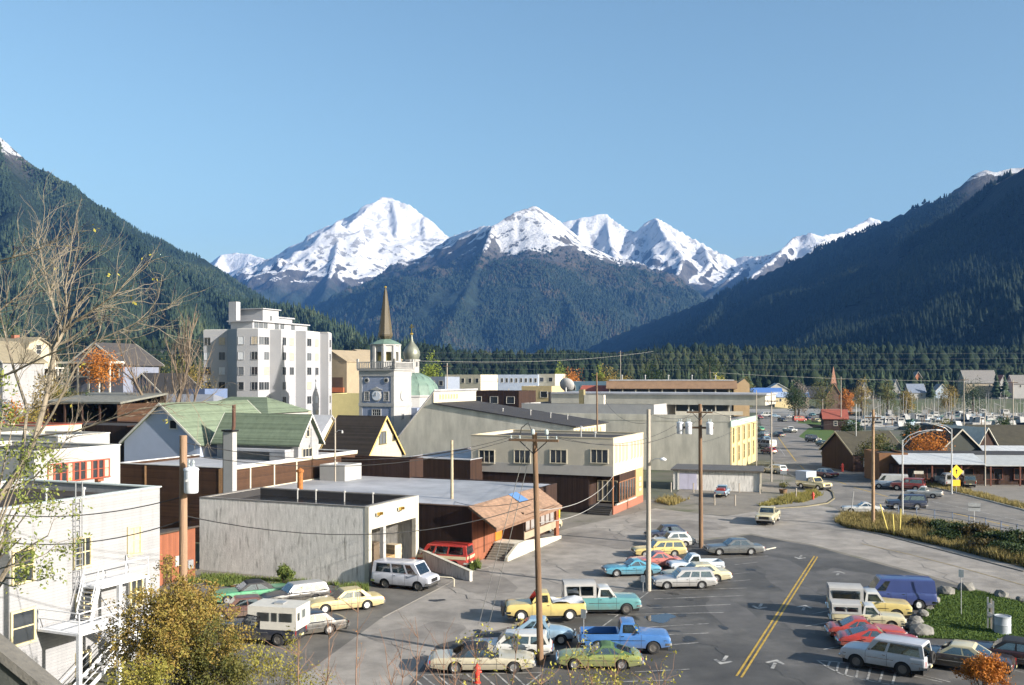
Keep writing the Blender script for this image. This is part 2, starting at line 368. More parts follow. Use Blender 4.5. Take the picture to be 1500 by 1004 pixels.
mark('kerb_line', [[(600, 990), (795, 986)], [(600, 990), (625, 1010)], [(795, 986), (765, 1010)]] + [[(618+k*22, 990-k*0.4), (640+k*22, 1008)] for k in range(7)], 0.11, paint_w)
mark('road_line', [[(1262, 797), (1330, 812), (1400, 830), (1500, 858), (1600, 890)]], 0.12, M('faded_yellow_paint', (0.30, 0.23, 0.10), 0.8, 0.4, 2))
mark('road_line', [[(1166, 676), (1148, 652), (1137, 636)], [(1182, 692), (1172, 682)], [(1219, 703), (1240, 710)], [(1250, 714), (1300, 728)], [(1395, 752), (1430, 760)], [(1440, 762), (1478, 771)]], 0.22, paint_y)
mark('edge_line', [[(1365, 735), (1420, 747), (1500, 764), (1560, 777)], [(1205, 715), (1222, 721)], [(1150, 668), (1141, 656)]], 0.15, paint_w)
mark('crosswalk', [[(1120, 676.5), (1210, 677.5)], [(1118, 680), (1220, 681.5)], [(1208, 677), (1240, 680)]], 0.4, paint_w)
def arrow(px, py, ang):
    c = G(px, py); u = Vector((math.cos(ang), math.sin(ang))); n = Vector((-u.y, u.x)); c2 = Vector((c.x, c.y))
    mb = MB(); z = 0.026
    def P(a, b): q = c2 + u*a + n*b; return (q.x, q.y, z)
    mb.poly([P(-1.0, -.1), P(0.2, -.1), P(0.2, .1), P(-1.0, .1)])
    mb.poly([P(0.9, 0), P(0.1, .55), P(-0.08, .42), P(0.45, 0)]); mb.poly([P(0.9, 0), P(0.45, 0), P(-0.08, -.42), P(0.1, -.55)])
    o = mb.build('arrow_mark', paint_w, fix=False); o['kind'] = 'structure'
    if o.data.polygons[0].normal.z < 0: o.data.flip_normals()
aA = math.atan2(A.y, A.x)
arrow(1060, 968, aA+math.pi); arrow(1135, 973, aA); arrow(1113, 889, aA+math.pi); arrow(1178, 891, aA); arrow(1172, 817, aA+math.pi); arrow(1228, 840, aA)
# puddle and wet patches
pud = M('puddle_water', (0.03, 0.03, 0.032), 0.03, 0.1, 2, spec=0.7)
def blob(name, px, py, rx, ry, mat, z=0.028, seed=0):
    c = G(px, py); rr = random.Random(seed)
    ph = [rr.uniform(0, 6.28) for _ in range(3)]
    pts = []
    for k in range(28):
        a = 2*math.pi*k/28; r = 1+0.22*math.sin(2*a+ph[0])+0.15*math.sin(3*a+ph[1])+0.08*math.sin(7*a+ph[2])
        pts.append((c.x+rx*r*math.cos(a), c.y+ry*r*math.sin(a)))
    return sheet(name, pts, z, mat, px=False)
tag(blob('puddle', 967, 906, 1.0, 1.1, pud, seed=2), kind='structure')
for k, (px, py, rx, ry) in enumerate([(690, 850, 3, 5), (880, 790, 3.5, 5), (1000, 770, 4, 4), (620, 930, 2.4, 3)]):
    blob('asphalt_patch', px, py, rx, ry, asphalt('worn_patch_asphalt', (0.22, 0.20, 0.178)), 0.0205, 11+k)
oil_m = M('oil_stain', (.03, .029, .028), .45, .3, 1.5)
for k, (px, py) in enumerate([(985, 870), (1010, 879), (960, 889), (1000, 902), (930, 906), (985, 925), (1010, 937), (985, 953), (1240, 935), (1230, 905), (1040, 846), (1100, 835), (880, 925), (700, 925), (1240, 880), (640, 880), (1130, 860), (960, 985), (1060, 920)]):
    blob('oil_stain', px, py, random.Random(k).uniform(.2, .55), random.Random(k+50).uniform(.25, .6), oil_m, 0.0215+.0004*(k % 3), 40+k)
for k, (px, py, rx, ry) in enumerate([(1150, 840, 2.2, 8), (1075, 900, 1.2, 7), (1160, 900, 1.0, 6), (1250, 850, 2.5, 5)]):
    blob('worn_track', px, py, rx, ry, asphalt('pale_track_asphalt', (.105, .10, .095), .7, (.085, .082, .078)), 0.0165+.0006*k, 70+k)
crack_m = M('crack_sealant', (0.03, 0.03, 0.03), 0.6, 0.2, 4)
rr = random.Random(5)
for a, b in [((600, 845), (780, 905)), ((520, 925), (700, 985)), ((840, 760), (960, 800)), ((700, 830), (880, 868)), ((1010, 770), (1180, 800)), ((1090, 830), (1300, 905)), ((760, 800), (830, 840)), ((940, 742), (900, 790)), ((1260, 790), (1420, 860)), ((1010, 935), (1180, 1000))]:
    pa, pb = G(*a), G(*b); pts = [pa.lerp(pb, k/14) + Vector((rr.uniform(-.5, .5), rr.uniform(-.5, .5), 0)) for k in range(15)]
    mb = MB()
    for p, q in zip(pts, pts[1:]): strip(mb, p, q, rr.uniform(.02, .05), 0.0225)
    o = mb.build('tar_seam', crack_m, fix=False); o['kind'] = 'structure'
    if o.data.polygons[0].normal.z < 0: o.data.flip_normals()

# water of the harbour
wm, nt, N, L, bs = _nt('harbour_water'); MATS['harbour_water'] = wm
bs.inputs['Base Color'].default_value = (0.02, 0.04, 0.05, 1); bs.inputs['Roughness'].default_value = 0.12
nz = N.new('ShaderNodeTexNoise'); nz.inputs['Scale'].default_value = 0.8; bp = N.new('ShaderNodeBump'); bp.inputs['Strength'].default_value = 0.25
L.new(nz.outputs[0], bp.inputs['Height']); L.new(bp.outputs[0], bs.inputs['Normal'])
mb = MB().poly([(80, 290, WATER), (900, 290, WATER), (900, 540, WATER), (120, 540, WATER)])
tag(mb.build('water', wm, fix=False), kind='structure')

# ------------------------------------------------------------------ mountains: a net of ridges, slopes falling away from them
def mountain(name, ridges, slope, bounds, res, mat, seed, namp, nscale, floor=-40, rough=0.12):
    (x0, x1), (y0, y1) = bounds
    nx = int((x1-x0)/res)+1; ny = int((y1-y0)/res)+1
    X, Y = np.meshgrid(np.linspace(x0, x1, nx), np.linspace(y0, y1, ny))
    wx = X + (fbm(X/600, Y/600, seed+50, 3)-0.5)*220; wy = Y + (fbm(X/600, Y/600, seed+70, 3)-0.5)*220
    Z = np.full(X.shape, -1e9); D = np.full(X.shape, 1e9)
    for rd in ridges:
        sl = slope
        if isinstance(rd, tuple): sl, rd = rd
        P = [Vector(((px-750)/F*d, d, CH+(HZ-py)/F*d)) for px, py, d in rd]
        for a, b in zip(P, P[1:]):
            dx, dy = b.x-a.x, b.y-a.y; l2 = dx*dx+dy*dy
            t = np.clip(((X-a.x)*dx+(Y-a.y)*dy)/l2, 0, 1)
            d0 = np.hypot(X-a.x-t*dx, Y-a.y-t*dy)
            d1 = np.hypot(wx-a.x-t*dx, wy-a.y-t*dy); k = np.clip(d0/350, 0, 1); d = d0*(1-k)+d1*k
            z = a.z+(b.z-a.z)*t - sl*d*(1.38-0.55*np.clip(d/650, 0, 1)**.7); Z = np.maximum(Z, z); D = np.minimum(D, d0)
    n = fbm(X/nscale, Y/nscale, seed, 6, True)-0.62; n2 = fbm(X/(nscale*.22), Y/(nscale*.22), seed+9, 4)-0.5
    k = np.clip(D/260, 0.0, 1)
    Z = Z + n*namp*(rough+k) + n2*namp*0.55*(rough*1.3+k)
    Z = np.maximum(Z, floor)
    me = mesh_np(name, np.stack([X, Y, Z], -1).reshape(-1, 3), grid_faces(nx, ny))
    me.polygons.foreach_set('use_smooth', [True]*len(me.polygons))
    tag(link(name, me, mat), kind='structure')
    return X, Y, Z, res
def mountain_mat(name, snow0, snowvar, forest, scrub, scrub0, rock=(0.10, 0.095, 0.09)):
    m, nt, N, L, bs = _nt(name)
    geo = N.new('ShaderNodeNewGeometry'); sp = N.new('ShaderNodeSeparateXYZ'); L.new(geo.outputs['Position'], sp.inputs[0])
    sn = N.new('ShaderNodeSeparateXYZ'); L.new(geo.outputs['Normal'], sn.inputs[0])
    n1 = N.new('ShaderNodeTexNoise'); n1.inputs['Scale'].default_value = 0.006; n1.inputs['Detail'].default_value = 9; n1.inputs['Roughness'].default_value = 0.68; L.new(geo.outputs['Position'], n1.inputs[0])
    mps = N.new('ShaderNodeMapping'); mps.inputs['Scale'].default_value = (1, 1, 0.16); L.new(geo.outputs['Position'], mps.inputs[0])
    n2 = N.new('ShaderNodeTexNoise'); n2.inputs['Scale'].default_value = 0.017; n2.inputs['Detail'].default_value = 6; n2.inputs['Roughness'].default_value = 0.6; L.new(mps.outputs[0], n2.inputs[0])
    def math_(op, a, b):
        x = N.new('ShaderNodeMath'); x.operation = op
        for i, v in enumerate((a, b)):
            if isinstance(v, (int, float)): x.inputs[i].default_value = v
            else: L.new(v, x.inputs[i])
        return x.outputs[0]
    # height with wobble
    w1 = math_('MULTIPLY', math_('SUBTRACT', n1.outputs[0], 0.5), snowvar*2.0)
    w2 = math_('MULTIPLY', math_('SUBTRACT', n2.outputs[0], 0.5), snowvar*1.6)
    h = math_('ADD', sp.outputs[2], math_('ADD', w1, w2))
    steep = math_('MULTIPLY', math_('SUBTRACT', 0.83, sn.outputs[2]), 1000.0)      # steep faces shed their snow
    hs = math_('SUBTRACT', h, math_('MAXIMUM', steep, 0.0))
    def ramp(v, a, b):
        r = N.new('ShaderNodeMapRange'); r.inputs[1].default_value = a; r.inputs[2].default_value = b; L.new(v, r.inputs[0]); return r.outputs[0]
    def mixc(f, c1, c2):
        x = N.new('ShaderNodeMix'); x.data_type = 'RGBA'; L.new(f, x.inputs[0])
        for i, c in ((6, c1), (7, c2)):
            if isinstance(c, tuple): x.inputs[i].default_value = (*c, 1)
            else: L.new(c, x.inputs[i])
        return x.outputs[2]
    fvar = mixc(ramp(n2.outputs[0], 0.35, 0.65), tuple(c*0.5 for c in forest), tuple(c*1.3 for c in forest))
    n3 = N.new('ShaderNodeTexNoise'); n3.inputs['Scale'].default_value = 0.0045; n3.inputs['Detail'].default_value = 7; n3.inputs['Roughness'].default_value = 0.7; L.new(mps.outputs[0], n3.inputs[0])
    scr = math_('MULTIPLY', ramp(h, scrub0-60, scrub0+120), ramp(n3.outputs[0], 0.44, 0.56))
    c1 = mixc(scr, fvar, scrub)
    mpr = N.new('ShaderNodeMapping'); mpr.inputs['Scale'].default_value = (1, 1, 0.10); L.new(geo.outputs['Position'], mpr.inputs[0])
    rib = N.new('ShaderNodeTexNoise'); rib.inputs['Scale'].default_value = 0.013; rib.inputs['Detail'].default_value = 8; rib.inputs['Roughness'].default_value = 0.72; L.new(mpr.outputs[0], rib.inputs[0])
    rk = mixc(ramp(n2.outputs[0], 0.4, 0.6), rock, tuple(c*0.45 for c in rock))
    c2 = mixc(ramp(h, snow0-90, snow0-10), c1, rk)
    bare = math_('MULTIPLY', ramp(rib.outputs[0], 0.54, 0.575), math_('SUBTRACT', 1.0, math_('MULTIPLY', ramp(sp.outputs[2], snow0+40, snow0+520), 0.62)))
    snow = math_('MULTIPLY', ramp(hs, snow0-6, snow0+10), math_('SUBTRACT', 1.0, bare))
    c3 = mixc(snow, c2, (0.56, 0.56, 0.57))
    L.new(c3, bs.inputs['Base Color']); bs.inputs['Roughness'].default_value = 0.9; bs.inputs['Specular IOR Level'].default_value = 0.15
    bp = N.new('ShaderNodeBump'); bp.inputs['Strength'].default_value = 0.9; bp.inputs['Distance'].default_value = 26
    L.new(rib.outputs[0], bp.inputs['Height']); L.new(bp.outputs[0], bs.inputs['Normal'])
    return m
FOR = (0.018, 0.030, 0.018)
m_far = mountain_mat('snowy_mountain', 600, 110, (0.022, 0.034, 0.028), (0.06, 0.05, 0.04), 520)
m_mid = mountain_mat('wooded_mountain', 610, 95, (0.022, 0.034, 0.024), (0.085, 0.062, 0.042), 430)
m_left = mountain_mat('wooded_hill', 575, 70, FOR, (0.05, 0.05, 0.035), 690)
m_right = mountain_mat('shade_darkened_hill', 585, 50, (0.008, 0.014, 0.009), (0.05, 0.05, 0.035), 720)  # forest colour darkened below FOR, painting in the slope's shade
# snow range behind
far = mountain('mountain_range', [
    [(560, 286, 7600), (575, 288, 7600), (600, 299, 7550), (625, 318, 7500), (655, 346, 7450), (690, 365, 7500)],
    [(560, 286, 7600), (540, 303, 7450), (515, 325, 7100), (498, 350, 6800), (478, 378, 6450), (500, 405, 6100), (530, 432, 5800)],
    [(575, 288, 7600), (583, 325, 7250), (575, 380, 6800), (560, 425, 6400)], [(620, 315, 7500), (625, 360, 7100), (610, 410, 6700)],
    [(500, 330, 6900), (494, 325, 6800), (470, 338, 7000), (440, 356, 7250), (410, 372, 7500), (375, 386, 7800), (335, 400, 8200), (300, 404, 8600), (250, 420, 9000)],
    [(440, 356, 7250), (420, 400, 6800)], [(500, 330, 6900), (490, 380, 6300), (478, 425, 5800)],
    [(285, 396, 9500), (305, 384, 9500), (312, 382, 9500), (325, 372, 9400), (345, 369, 9400), (365, 371, 9300), (385, 379, 9200), (420, 392, 9200)], [(325, 372, 9400), (308, 395, 9000), (290, 410, 8600)],
    [(800, 345, 7300), (825, 326, 7200), (850, 318, 7200), (885, 312, 7200), (900, 320, 7150), (915, 332, 7100), (930, 338, 7050), (945, 326, 7000), (960, 317, 7000), (975, 325, 6950), (1000, 338, 6900), (1030, 354, 6850), (1060, 370, 6800), (1076, 381, 6800)],
    [(890, 313, 7200), (893, 350, 6850), (905, 385, 6500), (925, 420, 6200)], [(960, 317, 7000), (975, 345, 6650), (1000, 375, 6350), (985, 420, 5900)], [(1030, 354, 6850), (1040, 385, 6450), (1010, 425, 6000)], [(850, 318, 7200), (845, 355, 6800), (870, 400, 6400)],
    [(1060, 384, 6900), (1090, 376, 6800), (1110, 374, 6700), (1130, 371, 6600), (1150, 360, 6500), (1165, 346, 6450), (1188, 340, 6400), (1205, 345, 6400), (1225, 344, 6600), (1260, 328, 6900), (1275, 317, 7000), (1290, 322, 7000), (1340, 330, 7000)],
    [(1110, 374, 6700), (1080, 400, 6200), (1030, 435, 5700)], [(1165, 346, 6450), (1120, 390, 5950), (1070, 430, 5500)]],
    0.80, ((-3200, 2600), (5300, 9900)), 17, m_far, 21, 230, 430, floor=20, rough=0.12)
mid = mountain('mountain', [
    [(783, 301, 5150), (770, 306, 5120), (745, 316, 5060), (722, 331, 5000), (702, 331, 5150), (680, 338, 5300), (657, 346, 5450), (635, 368, 5550), (600, 396, 5700), (570, 417, 5850), (520, 430, 6100), (478, 434, 6300)],
    [(783, 301, 5150), (800, 307, 5350), (820, 322, 5450), (845, 350, 5600), (870, 375, 5700), (915, 408, 5800), (965, 442, 5900)],
    [(722, 331, 5000), (708, 368, 4650), (690, 412, 4300), (672, 455, 4000), (650, 500, 3700)],
    [(783, 301, 5150), (788, 345, 4900), (805, 385, 4550), (825, 425, 4250), (850, 470, 3900)], [(753, 312, 5080), (752, 360, 4800), (748, 410, 4400), (745, 460, 4000)],
    [(845, 350, 5600), (870, 405, 5100), (905, 450, 4700)]],
    0.74, ((-1500, 1300), (3000, 6500)), 15, m_mid, 33, 150, 380, floor=22, rough=0.12)
lefth = mountain('hill', [
    [(-420, 90, 2900), (-200, 140, 2800), (-60, 172, 2720), (0, 199, 2650), (40, 236, 2550), (105, 268, 2420), (165, 318, 2250), (230, 370, 2080), (285, 404, 1950), (335, 438, 1800), (380, 446, 1650), (450, 452, 1500), (500, 481, 1380), (545, 500, 1280), (640, 516, 1150)],
    [(0, 199, 2650), (30, 330, 1900), (40, 430, 1350)], [(105, 268, 2420), (150, 380, 1700), (170, 455, 1200)], [(-200, 140, 2800), (-200, 300, 1800), (-150, 440, 1100)], [(230, 370, 2080), (270, 440, 1500), (290, 480, 1100)], [(380, 446, 1650), (400, 482, 1200)]],
    0.74, ((-3400, 120), (760, 3900)), 21, m_left, 44, 52, 300, floor=10, rough=0.08)
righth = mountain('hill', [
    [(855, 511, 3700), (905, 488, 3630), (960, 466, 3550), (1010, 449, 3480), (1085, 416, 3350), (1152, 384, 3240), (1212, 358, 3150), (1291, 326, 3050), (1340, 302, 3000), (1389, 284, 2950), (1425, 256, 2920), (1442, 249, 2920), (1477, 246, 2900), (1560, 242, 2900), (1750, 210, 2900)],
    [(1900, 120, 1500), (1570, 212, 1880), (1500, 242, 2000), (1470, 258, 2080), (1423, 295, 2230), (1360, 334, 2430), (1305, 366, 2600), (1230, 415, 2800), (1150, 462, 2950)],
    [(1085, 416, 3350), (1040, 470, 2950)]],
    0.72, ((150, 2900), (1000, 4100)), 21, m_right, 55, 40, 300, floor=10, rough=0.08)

# ------------------------------------------------------------------ forests
def conifer_template(tiers, sides, seed, trunk=False):
    rr = random.Random(seed); V = []; T = []
    for k in range(tiers):
        z0 = 0.06+0.86*k/tiers; z1 = min(1.0, z0+1.55/tiers) if k < tiers-1 else 1.0
        r = 0.5*(1-k/tiers*0.93)**0.9
        i = len(V); V.append((rr.uniform(-.02, .02), rr.uniform(-.02, .02), z1))
        for j in range(sides):
            a = 2*math.pi*(j+0.5*k)/sides+rr.uniform(-.25, .25); q = r*rr.uniform(0.62, 1.2)
            V.append((q*math.cos(a), q*math.sin(a), z0-rr.uniform(-.03, .05)))
        for j in range(sides): T.append((i, i+1+j, i+1+(j+1) % sides))
    if trunk:
        i = len(V)
        for j in range(3): V.append((0.025*math.cos(j*2.09), 0.025*math.sin(j*2.09), -0.05))
        V.append((0, 0, 0.5)); T += [(i, i+1, i+3), (i+1, i+2, i+3), (i+2, i, i+3)]
    return np.array(V), np.array(T)
def scatter(name, pts, hts, wid, templates, mat, label, parent=None):
    Vs = []; Ts = []; Cs = []; off = 0
    which = rng.integers(0, len(templates), len(pts))
    for t, (V, T) in enumerate(templates):
        idx = np.where(which == t)[0]
        if not len(idx): continue
        a = rng.uniform(0, 6.28, len(idx)); c, s = np.cos(a), np.sin(a)
        h = hts[idx][:, None]; w = wid[idx][:, None]
        x = (V[None, :, 0]*c[:, None]-V[None, :, 1]*s[:, None])*w + pts[idx, 0][:, None] + V[None, :, 2]*h*rng.normal(0, .02, (len(idx), 1))
        y = (V[None, :, 0]*s[:, None]+V[None, :, 1]*c[:, None])*w + pts[idx, 1][:, None]
        z = V[None, :, 2]*h + pts[idx, 2][:, None]
        Vs.append(np.stack([x, y, z], -1).reshape(-1, 3))
        Ts.append((T[None]+(np.arange(len(idx))*len(V))[:, None, None]+off).reshape(-1, 3)); off += len(idx)*len(V)
        g = np.clip(0.55*rng.uniform(0, 1, len(idx))+1.5*(fbm(pts[idx, 0]/140, pts[idx, 1]/140, 77, 4)-.5)+.22, 0, 1); Cs.append(np.repeat(g, len(V)))
    me = mesh_np(name, np.concatenate(Vs), np.concatenate(Ts))
    at = me.attributes.new('tint', 'FLOAT', 'POINT'); at.data.foreach_set('value', np.concatenate(Cs).astype(np.float32))
    o = link(name, me, mat); return tag(o, label, 'forest', kind='stuff')
def forest_mat(name, ca, cb, cc):
    m, nt, N, L, bs = _nt(name)
    at = N.new('ShaderNodeAttribute'); at.attribute_name = 'tint'
    cr = N.new('ShaderNodeValToRGB'); cr.color_ramp.elements[0].color = (*ca, 1); cr.color_ramp.elements[1].color = (*cc, 1)
    e = cr.color_ramp.elements.new(0.7); e.color = (*cb, 1)
    L.new(at.outputs['Fac'], cr.inputs[0]); L.new(cr.outputs[0], bs.inputs['Base Color'])
    bs.inputs['Roughness'].default_value = 0.85; bs.inputs['Specular IOR Level'].default_value = 0.15
    return m
fm = forest_mat('conifer_needles', (0.014, 0.027, 0.018), (0.034, 0.054, 0.032), (0.07, 0.085, 0.042))
fm2 = forest_mat('far_conifer_needles', (0.013, 0.023, 0.016), (0.026, 0.04, 0.024), (0.065, 0.055, 0.035))
TPL_LO = [conifer_template(3, 5, s) for s in range(5)]
TPL_MD = [conifer_template(5, 6, 40+s) for s in range(5)]
def round_template(seed):
    rr = random.Random(seed); V = [(0, 0, .06)]; T = []; n = 7
    for z, r in ((.2, .34), (.42, .52), (.66, .46), (.86, .24)):
        for j in range(n): a = 2*math.pi*(j+rr.uniform(-.3, .3))/n; q = r*rr.uniform(.72, 1.2); V.append((q*math.cos(a), q*math.sin(a), z+rr.uniform(-.06, .06)))
    V.append((0, 0, 1.0)); e = len(V)-1
    for j in range(n):
        T.append((0, 1+(j+1) % n, 1+j)); T.append((e, e-n+j, e-n+(j+1) % n))
        for k in range(3): a, b, c, d = 1+k*n+j, 1+k*n+(j+1) % n, 1+(k+1)*n+(j+1) % n, 1+(k+1)*n+j; T += [(a, b, c), (a, c, d)]
    return np.array(V), np.array(T)
TPL_HI = [conifer_template(8, 8, 20+s, True) for s in range(6)]
def hill_points(hf, n, zmax, tmin, tmax, ymax, snow_fade=120, seed=1, gmax=.80):
    X, Y, Z, res = hf; x0, y0 = X[0, 0], Y[0, 0]; ny, nx = X.shape; r = np.random.default_rng(seed)
    out = []; got = 0
    gyv, gxv = np.gradient(Z, res)
    while got < n:
        px = r.uniform(X.min(), X.max(), n*3); py = r.uniform(Y.min(), min(Y.max(), ymax), n*3)
        i = np.clip(((px-x0)/res), 0, nx-1.001); j = np.clip(((py-y0)/res), 0, ny-1.001); i0 = i.astype(int); j0 = j.astype(int); fx = i-i0; fy = j-j0
        z = (Z[j0, i0]*(1-fx)+Z[j0, i0+1]*fx)*(1-fy)+(Z[j0+1, i0]*(1-fx)+Z[j0+1, i0+1]*fx)*fy
        t = px/py; sx, sy = gxv[j0, i0], gyv[j0, i0]
        face = (-sx*px - sy*py + (z-CH)) < 0.06*np.hypot(px, py)     # towards the town, plus a little over the crest
        gul = fbm(px/260, py/260, seed+31, 4, True)
        keep = (gul < gmax) & (t > tmin) & (t < tmax) & face & (r.uniform(0, 1, len(z)) < np.clip((zmax-z)/snow_fade, 0, 1)) & (z > 11)
        out.append(np.stack([px, py, z], -1)[keep]); got += keep.sum()
        if len(out) > 12: break
    return np.concatenate(out)[:n]
p = hill_points(lefth, 30000, 700, -0.56, 0.02, 3000, 260, 1); scatter('hill_forest', p-np.array([0, 0, 1.]), rng.uniform(9, 24, len(p))*(.55+.9*fbm(p[:, 0]/90, p[:, 1]/90, 15, 3))*np.clip(1.15-p[:, 2]/900, .5, 1), rng.uniform(6.5, 10, len(p)), TPL_LO, fm, 'sunlit conifer forest covering the hillside above the white apartment block')
p = hill_points(righth, 26000, 600, 0.05, 0.56, 3400, 120, 2); scatter('hill_forest', p-np.array([0, 0, 1.]), rng.uniform(10, 26, len(p))*(.55+.9*fbm(p[:, 0]/90, p[:, 1]/90, 16, 3))*np.clip(1.15-p[:, 2]/900, .5, 1), rng.uniform(8, 12, len(p)), TPL_LO, forest_mat('shade_darkened_needles', (0.006, 0.013, 0.009), (0.013, 0.023, 0.014), (0.028, 0.036, 0.02)), 'dark shaded conifer forest on the slope beyond the harbour')  # same conifers, needle colours darkened so the slope's shade is painted in
p = hill_points(mid, 30000, 640, -0.25, 0.2, 5800, 260, 3); scatter('hill_forest', p-np.array([0, 0, 2.]), rng.uniform(16, 28, len(p))*np.clip(1.2-p[:, 2]/800, .45, 1), rng.uniform(12, 19, len(p)), TPL_LO, fm2, 'hazy conifer forest on the lower slopes of the central mountain')
# wood behind the town: thousands of conifers on the gentle rise between Y 560 and 1400
n = 14000; yy = rng.uniform(590, 1500, n*2); tt = rng.uniform(-0.54, 0.54, n*2); xx = tt*yy
dens = np.where(tt < -0.1, 1.0, 1.0)*(fbm(xx/60, yy/60, 5, 3) > 0.36)
sel = dens > 0; xx, yy = xx[sel][:n], yy[sel][:n]
p = np.stack([xx, yy, gz(xx, yy)-0.5], -1)
h = rng.uniform(6, 15, len(p))*(0.7+0.6*fbm(xx/90, yy/90, 8, 2)); scatter('town_forest', p, h, h*rng.uniform(.42, .7, len(p)), TPL_MD+[round_template(90), round_template(91)], forest_mat('town_conifer_needles', (0.006, 0.013, 0.007), (0.014, 0.025, 0.011), (0.034, 0.040, 0.015)), 'dense dark mixed wood of mostly conifers behind the town')
# ------------------------------------------------------------------ building helpers
_wc = {}
def win_mesh(w, h, nx, ny, fw, dp):
    k = (round(w, 2), round(h, 2), nx, ny, fw, dp)
    if k not in _wc:
        f = MB(); f.box(-w/2-fw, w/2+fw, -dp, 0.01, h, h+fw); f.box(-w/2-fw-.03, w/2+fw+.03, -dp-.05, 0.01, -fw, 0)
        f.box(-w/2-fw, -w/2, -dp, 0.01, 0, h); f.box(w/2, w/2+fw, -dp, 0.01, 0, h)
        mw = fw*.55
        for i in range(1, nx): x = -w/2+w*i/nx; f.box(x-mw/2, x+mw/2, -dp*.7, -.012, 0, h)
        for j in range(1, ny): z = h*j/ny; f.box(-w/2, w/2, -dp*.6, -.013, z-mw/2, z+mw/2)
        p = MB().box(-w/2+.002, w/2-.002, -.02, .008, .002, h-.002)
        _wc[k] = (f.mesh('window'), p.mesh('pane'))
    return _wc[k]
def window(root, loc, ang, w, h, nx=1, ny=2, frame=None, pane=None, fw=0.09, dp=0.09):
    """a window whose sill centre is at loc (local), facing the local direction -y turned by ang"""
    fm_, pm_ = win_mesh(w, h, nx, ny, fw, dp)
    o = link('window', fm_, frame or trim_w, root, loc, ang); link('pane', pm_, pane or glass, o); return o
def onS(P, px, py, off=0.0):
    L = run(P, B, px); Y = P[1]+B.y*L; return L, zat(Y, py)
def onE(P, px, py):
    L = run(P, A, px); Y = P[1]+A.y*L; return L, zat(Y, py)
def hollow(mb, x0, x1, y0, y1, z0, z1, t=0.25):
    mb.box(x0, x1, y0, y0+t, z0, z1); mb.box(x0, x1, y1-t, y1, z0, z1); mb.box(x0, x0+t, y0+t, y1-t, z0, z1); mb.box(x1-t, x1, y0+t, y1-t, z0, z1); return mb
def flat_block(root, x0, x1, y0, y1, z0, z1, wall, roof, par=0.35, cop=None, t=0.25):
    hollow(MB(), x0, x1, y0, y1, z0, z1, t).build('wall', wall, root)
    MB().box(x0+t, x1-t, y0+t, y1-t, z1-par-.15, z1-par).build('roof', roof, root)
    if cop: hollow(MB(), x0-.05, x1+.05, y0-.05, y1+.05, z1+.002, z1+.09, t+.1).build('coping', cop, root)
def gable(root, x0, x1, y0, y1, zb, ze, zr, axis, wall, roof, ov=0.4, t=0.16, trim=None, ridge=0.5):
    if axis == 'x':
        ym = y0+(y1-y0)*ridge
        MB().prism([(y0, zb), (y1, zb), (y1, ze), (ym, zr), (y0, ze)], 'x', x0, x1).build('wall', wall, root)
        s0 = (zr-ze)/(ym-y0); s1 = (zr-ze)/(y1-ym); e = .02
        pr = [(y0-ov, ze-ov*s0+e), (ym, zr+e), (y1+ov, ze-ov*s1+e), (y1+ov, ze-ov*s1+t+e), (ym, zr+t+e), (y0-ov, ze-ov*s0+t+e)]
        r = MB().prism(pr, 'x', x0-ov, x1+ov).build('roof', roof, root)
        if trim:
            for xx in (x0-ov-.04, x1+ov-.02):
                MB().prism([(a, b-.08) for a, b in pr[:3]]+[(a, b+.03) for a, b in pr[3:]], 'x', xx, xx+.06).build('barge_board', trim, root)
    else:
        xm = x0+(x1-x0)*ridge
        MB().prism([(x0, zb), (x1, zb), (x1, ze), (xm, zr), (x0, ze)], 'y', y0, y1).build('wall', wall, root)
        s0 = (zr-ze)/(xm-x0); s1 = (zr-ze)/(x1-xm); e = .02
        pr = [(x0-ov, ze-ov*s0+e), (xm, zr+e), (x1+ov, ze-ov*s1+e), (x1+ov, ze-ov*s1+t+e), (xm, zr+t+e), (x0-ov, ze-ov*s0+t+e)]
        MB().prism(pr, 'y', y0-ov, y1+ov).build('roof', roof, root)
        if trim:
            for yy in (y0-ov-.04, y1+ov-.02):
                MB().prism([(a, b-.08) for a, b in pr[:3]]+[(a, b+.03) for a, b in pr[3:]], 'y', yy, yy+.06).build('barge_board', trim, root)
E90 = R(90)
def cornerP(px, Y): return Vector((xat(Y, px), Y))

# ------------------------------------------------------------------ white building with the fire escape
P = cornerP(234, 58); top = zat(58, 714)
r = thing('white_building', 'tall white clapboard building with zigzag fire escape and cream window frames', 'building', (P.x, P.y, 0), GRID)
D1 = 24.0
hollow(MB(), -11, 0, -D1, 0, -3, top).build('wall', white_sid, r)
MB().box(-10.75, -.25, -D1+.25, -.25, top-.65, top-.5).build('roof', M('dark_brown_roofing', (0.03, 0.022, 0.017), 0.9, 0.3, .5), r)
hollow(MB(), -11.08, .08, -D1-.08, .08, top+.002, top+.07, .42).build('coping', M('grey_green_flashing', (0.50, 0.55, 0.52), .6, .1, 2), r)
for px, py0, py1, w, nx, ny in [(196, 811, 773, .85, 2, 2), (120, 829, 789, 1.0, 3, 2), (33, 851, 807, 1.1, 1, 2), (199, 886, 850, .8, 2, 2), (122, 903, 870, .9, 2, 2), (33, 941, 896, 1.25, 1, 2), (121, 985, 957, .8, 1, 1), (176, 968, 930, .8, 1, 2), (-60, 880, 830, 1.1, 1, 2)]:
    L, z0 = onE(P, px, py0); _, z1 = onE(P, px, py1)
    window(r, (0.0, L, z0), E90, w, z1-z0, nx, ny, M('cream_window_frame', (.55, .47, .28), .6, .08, 3), glass if px != 196 else curtain, .11, .1)
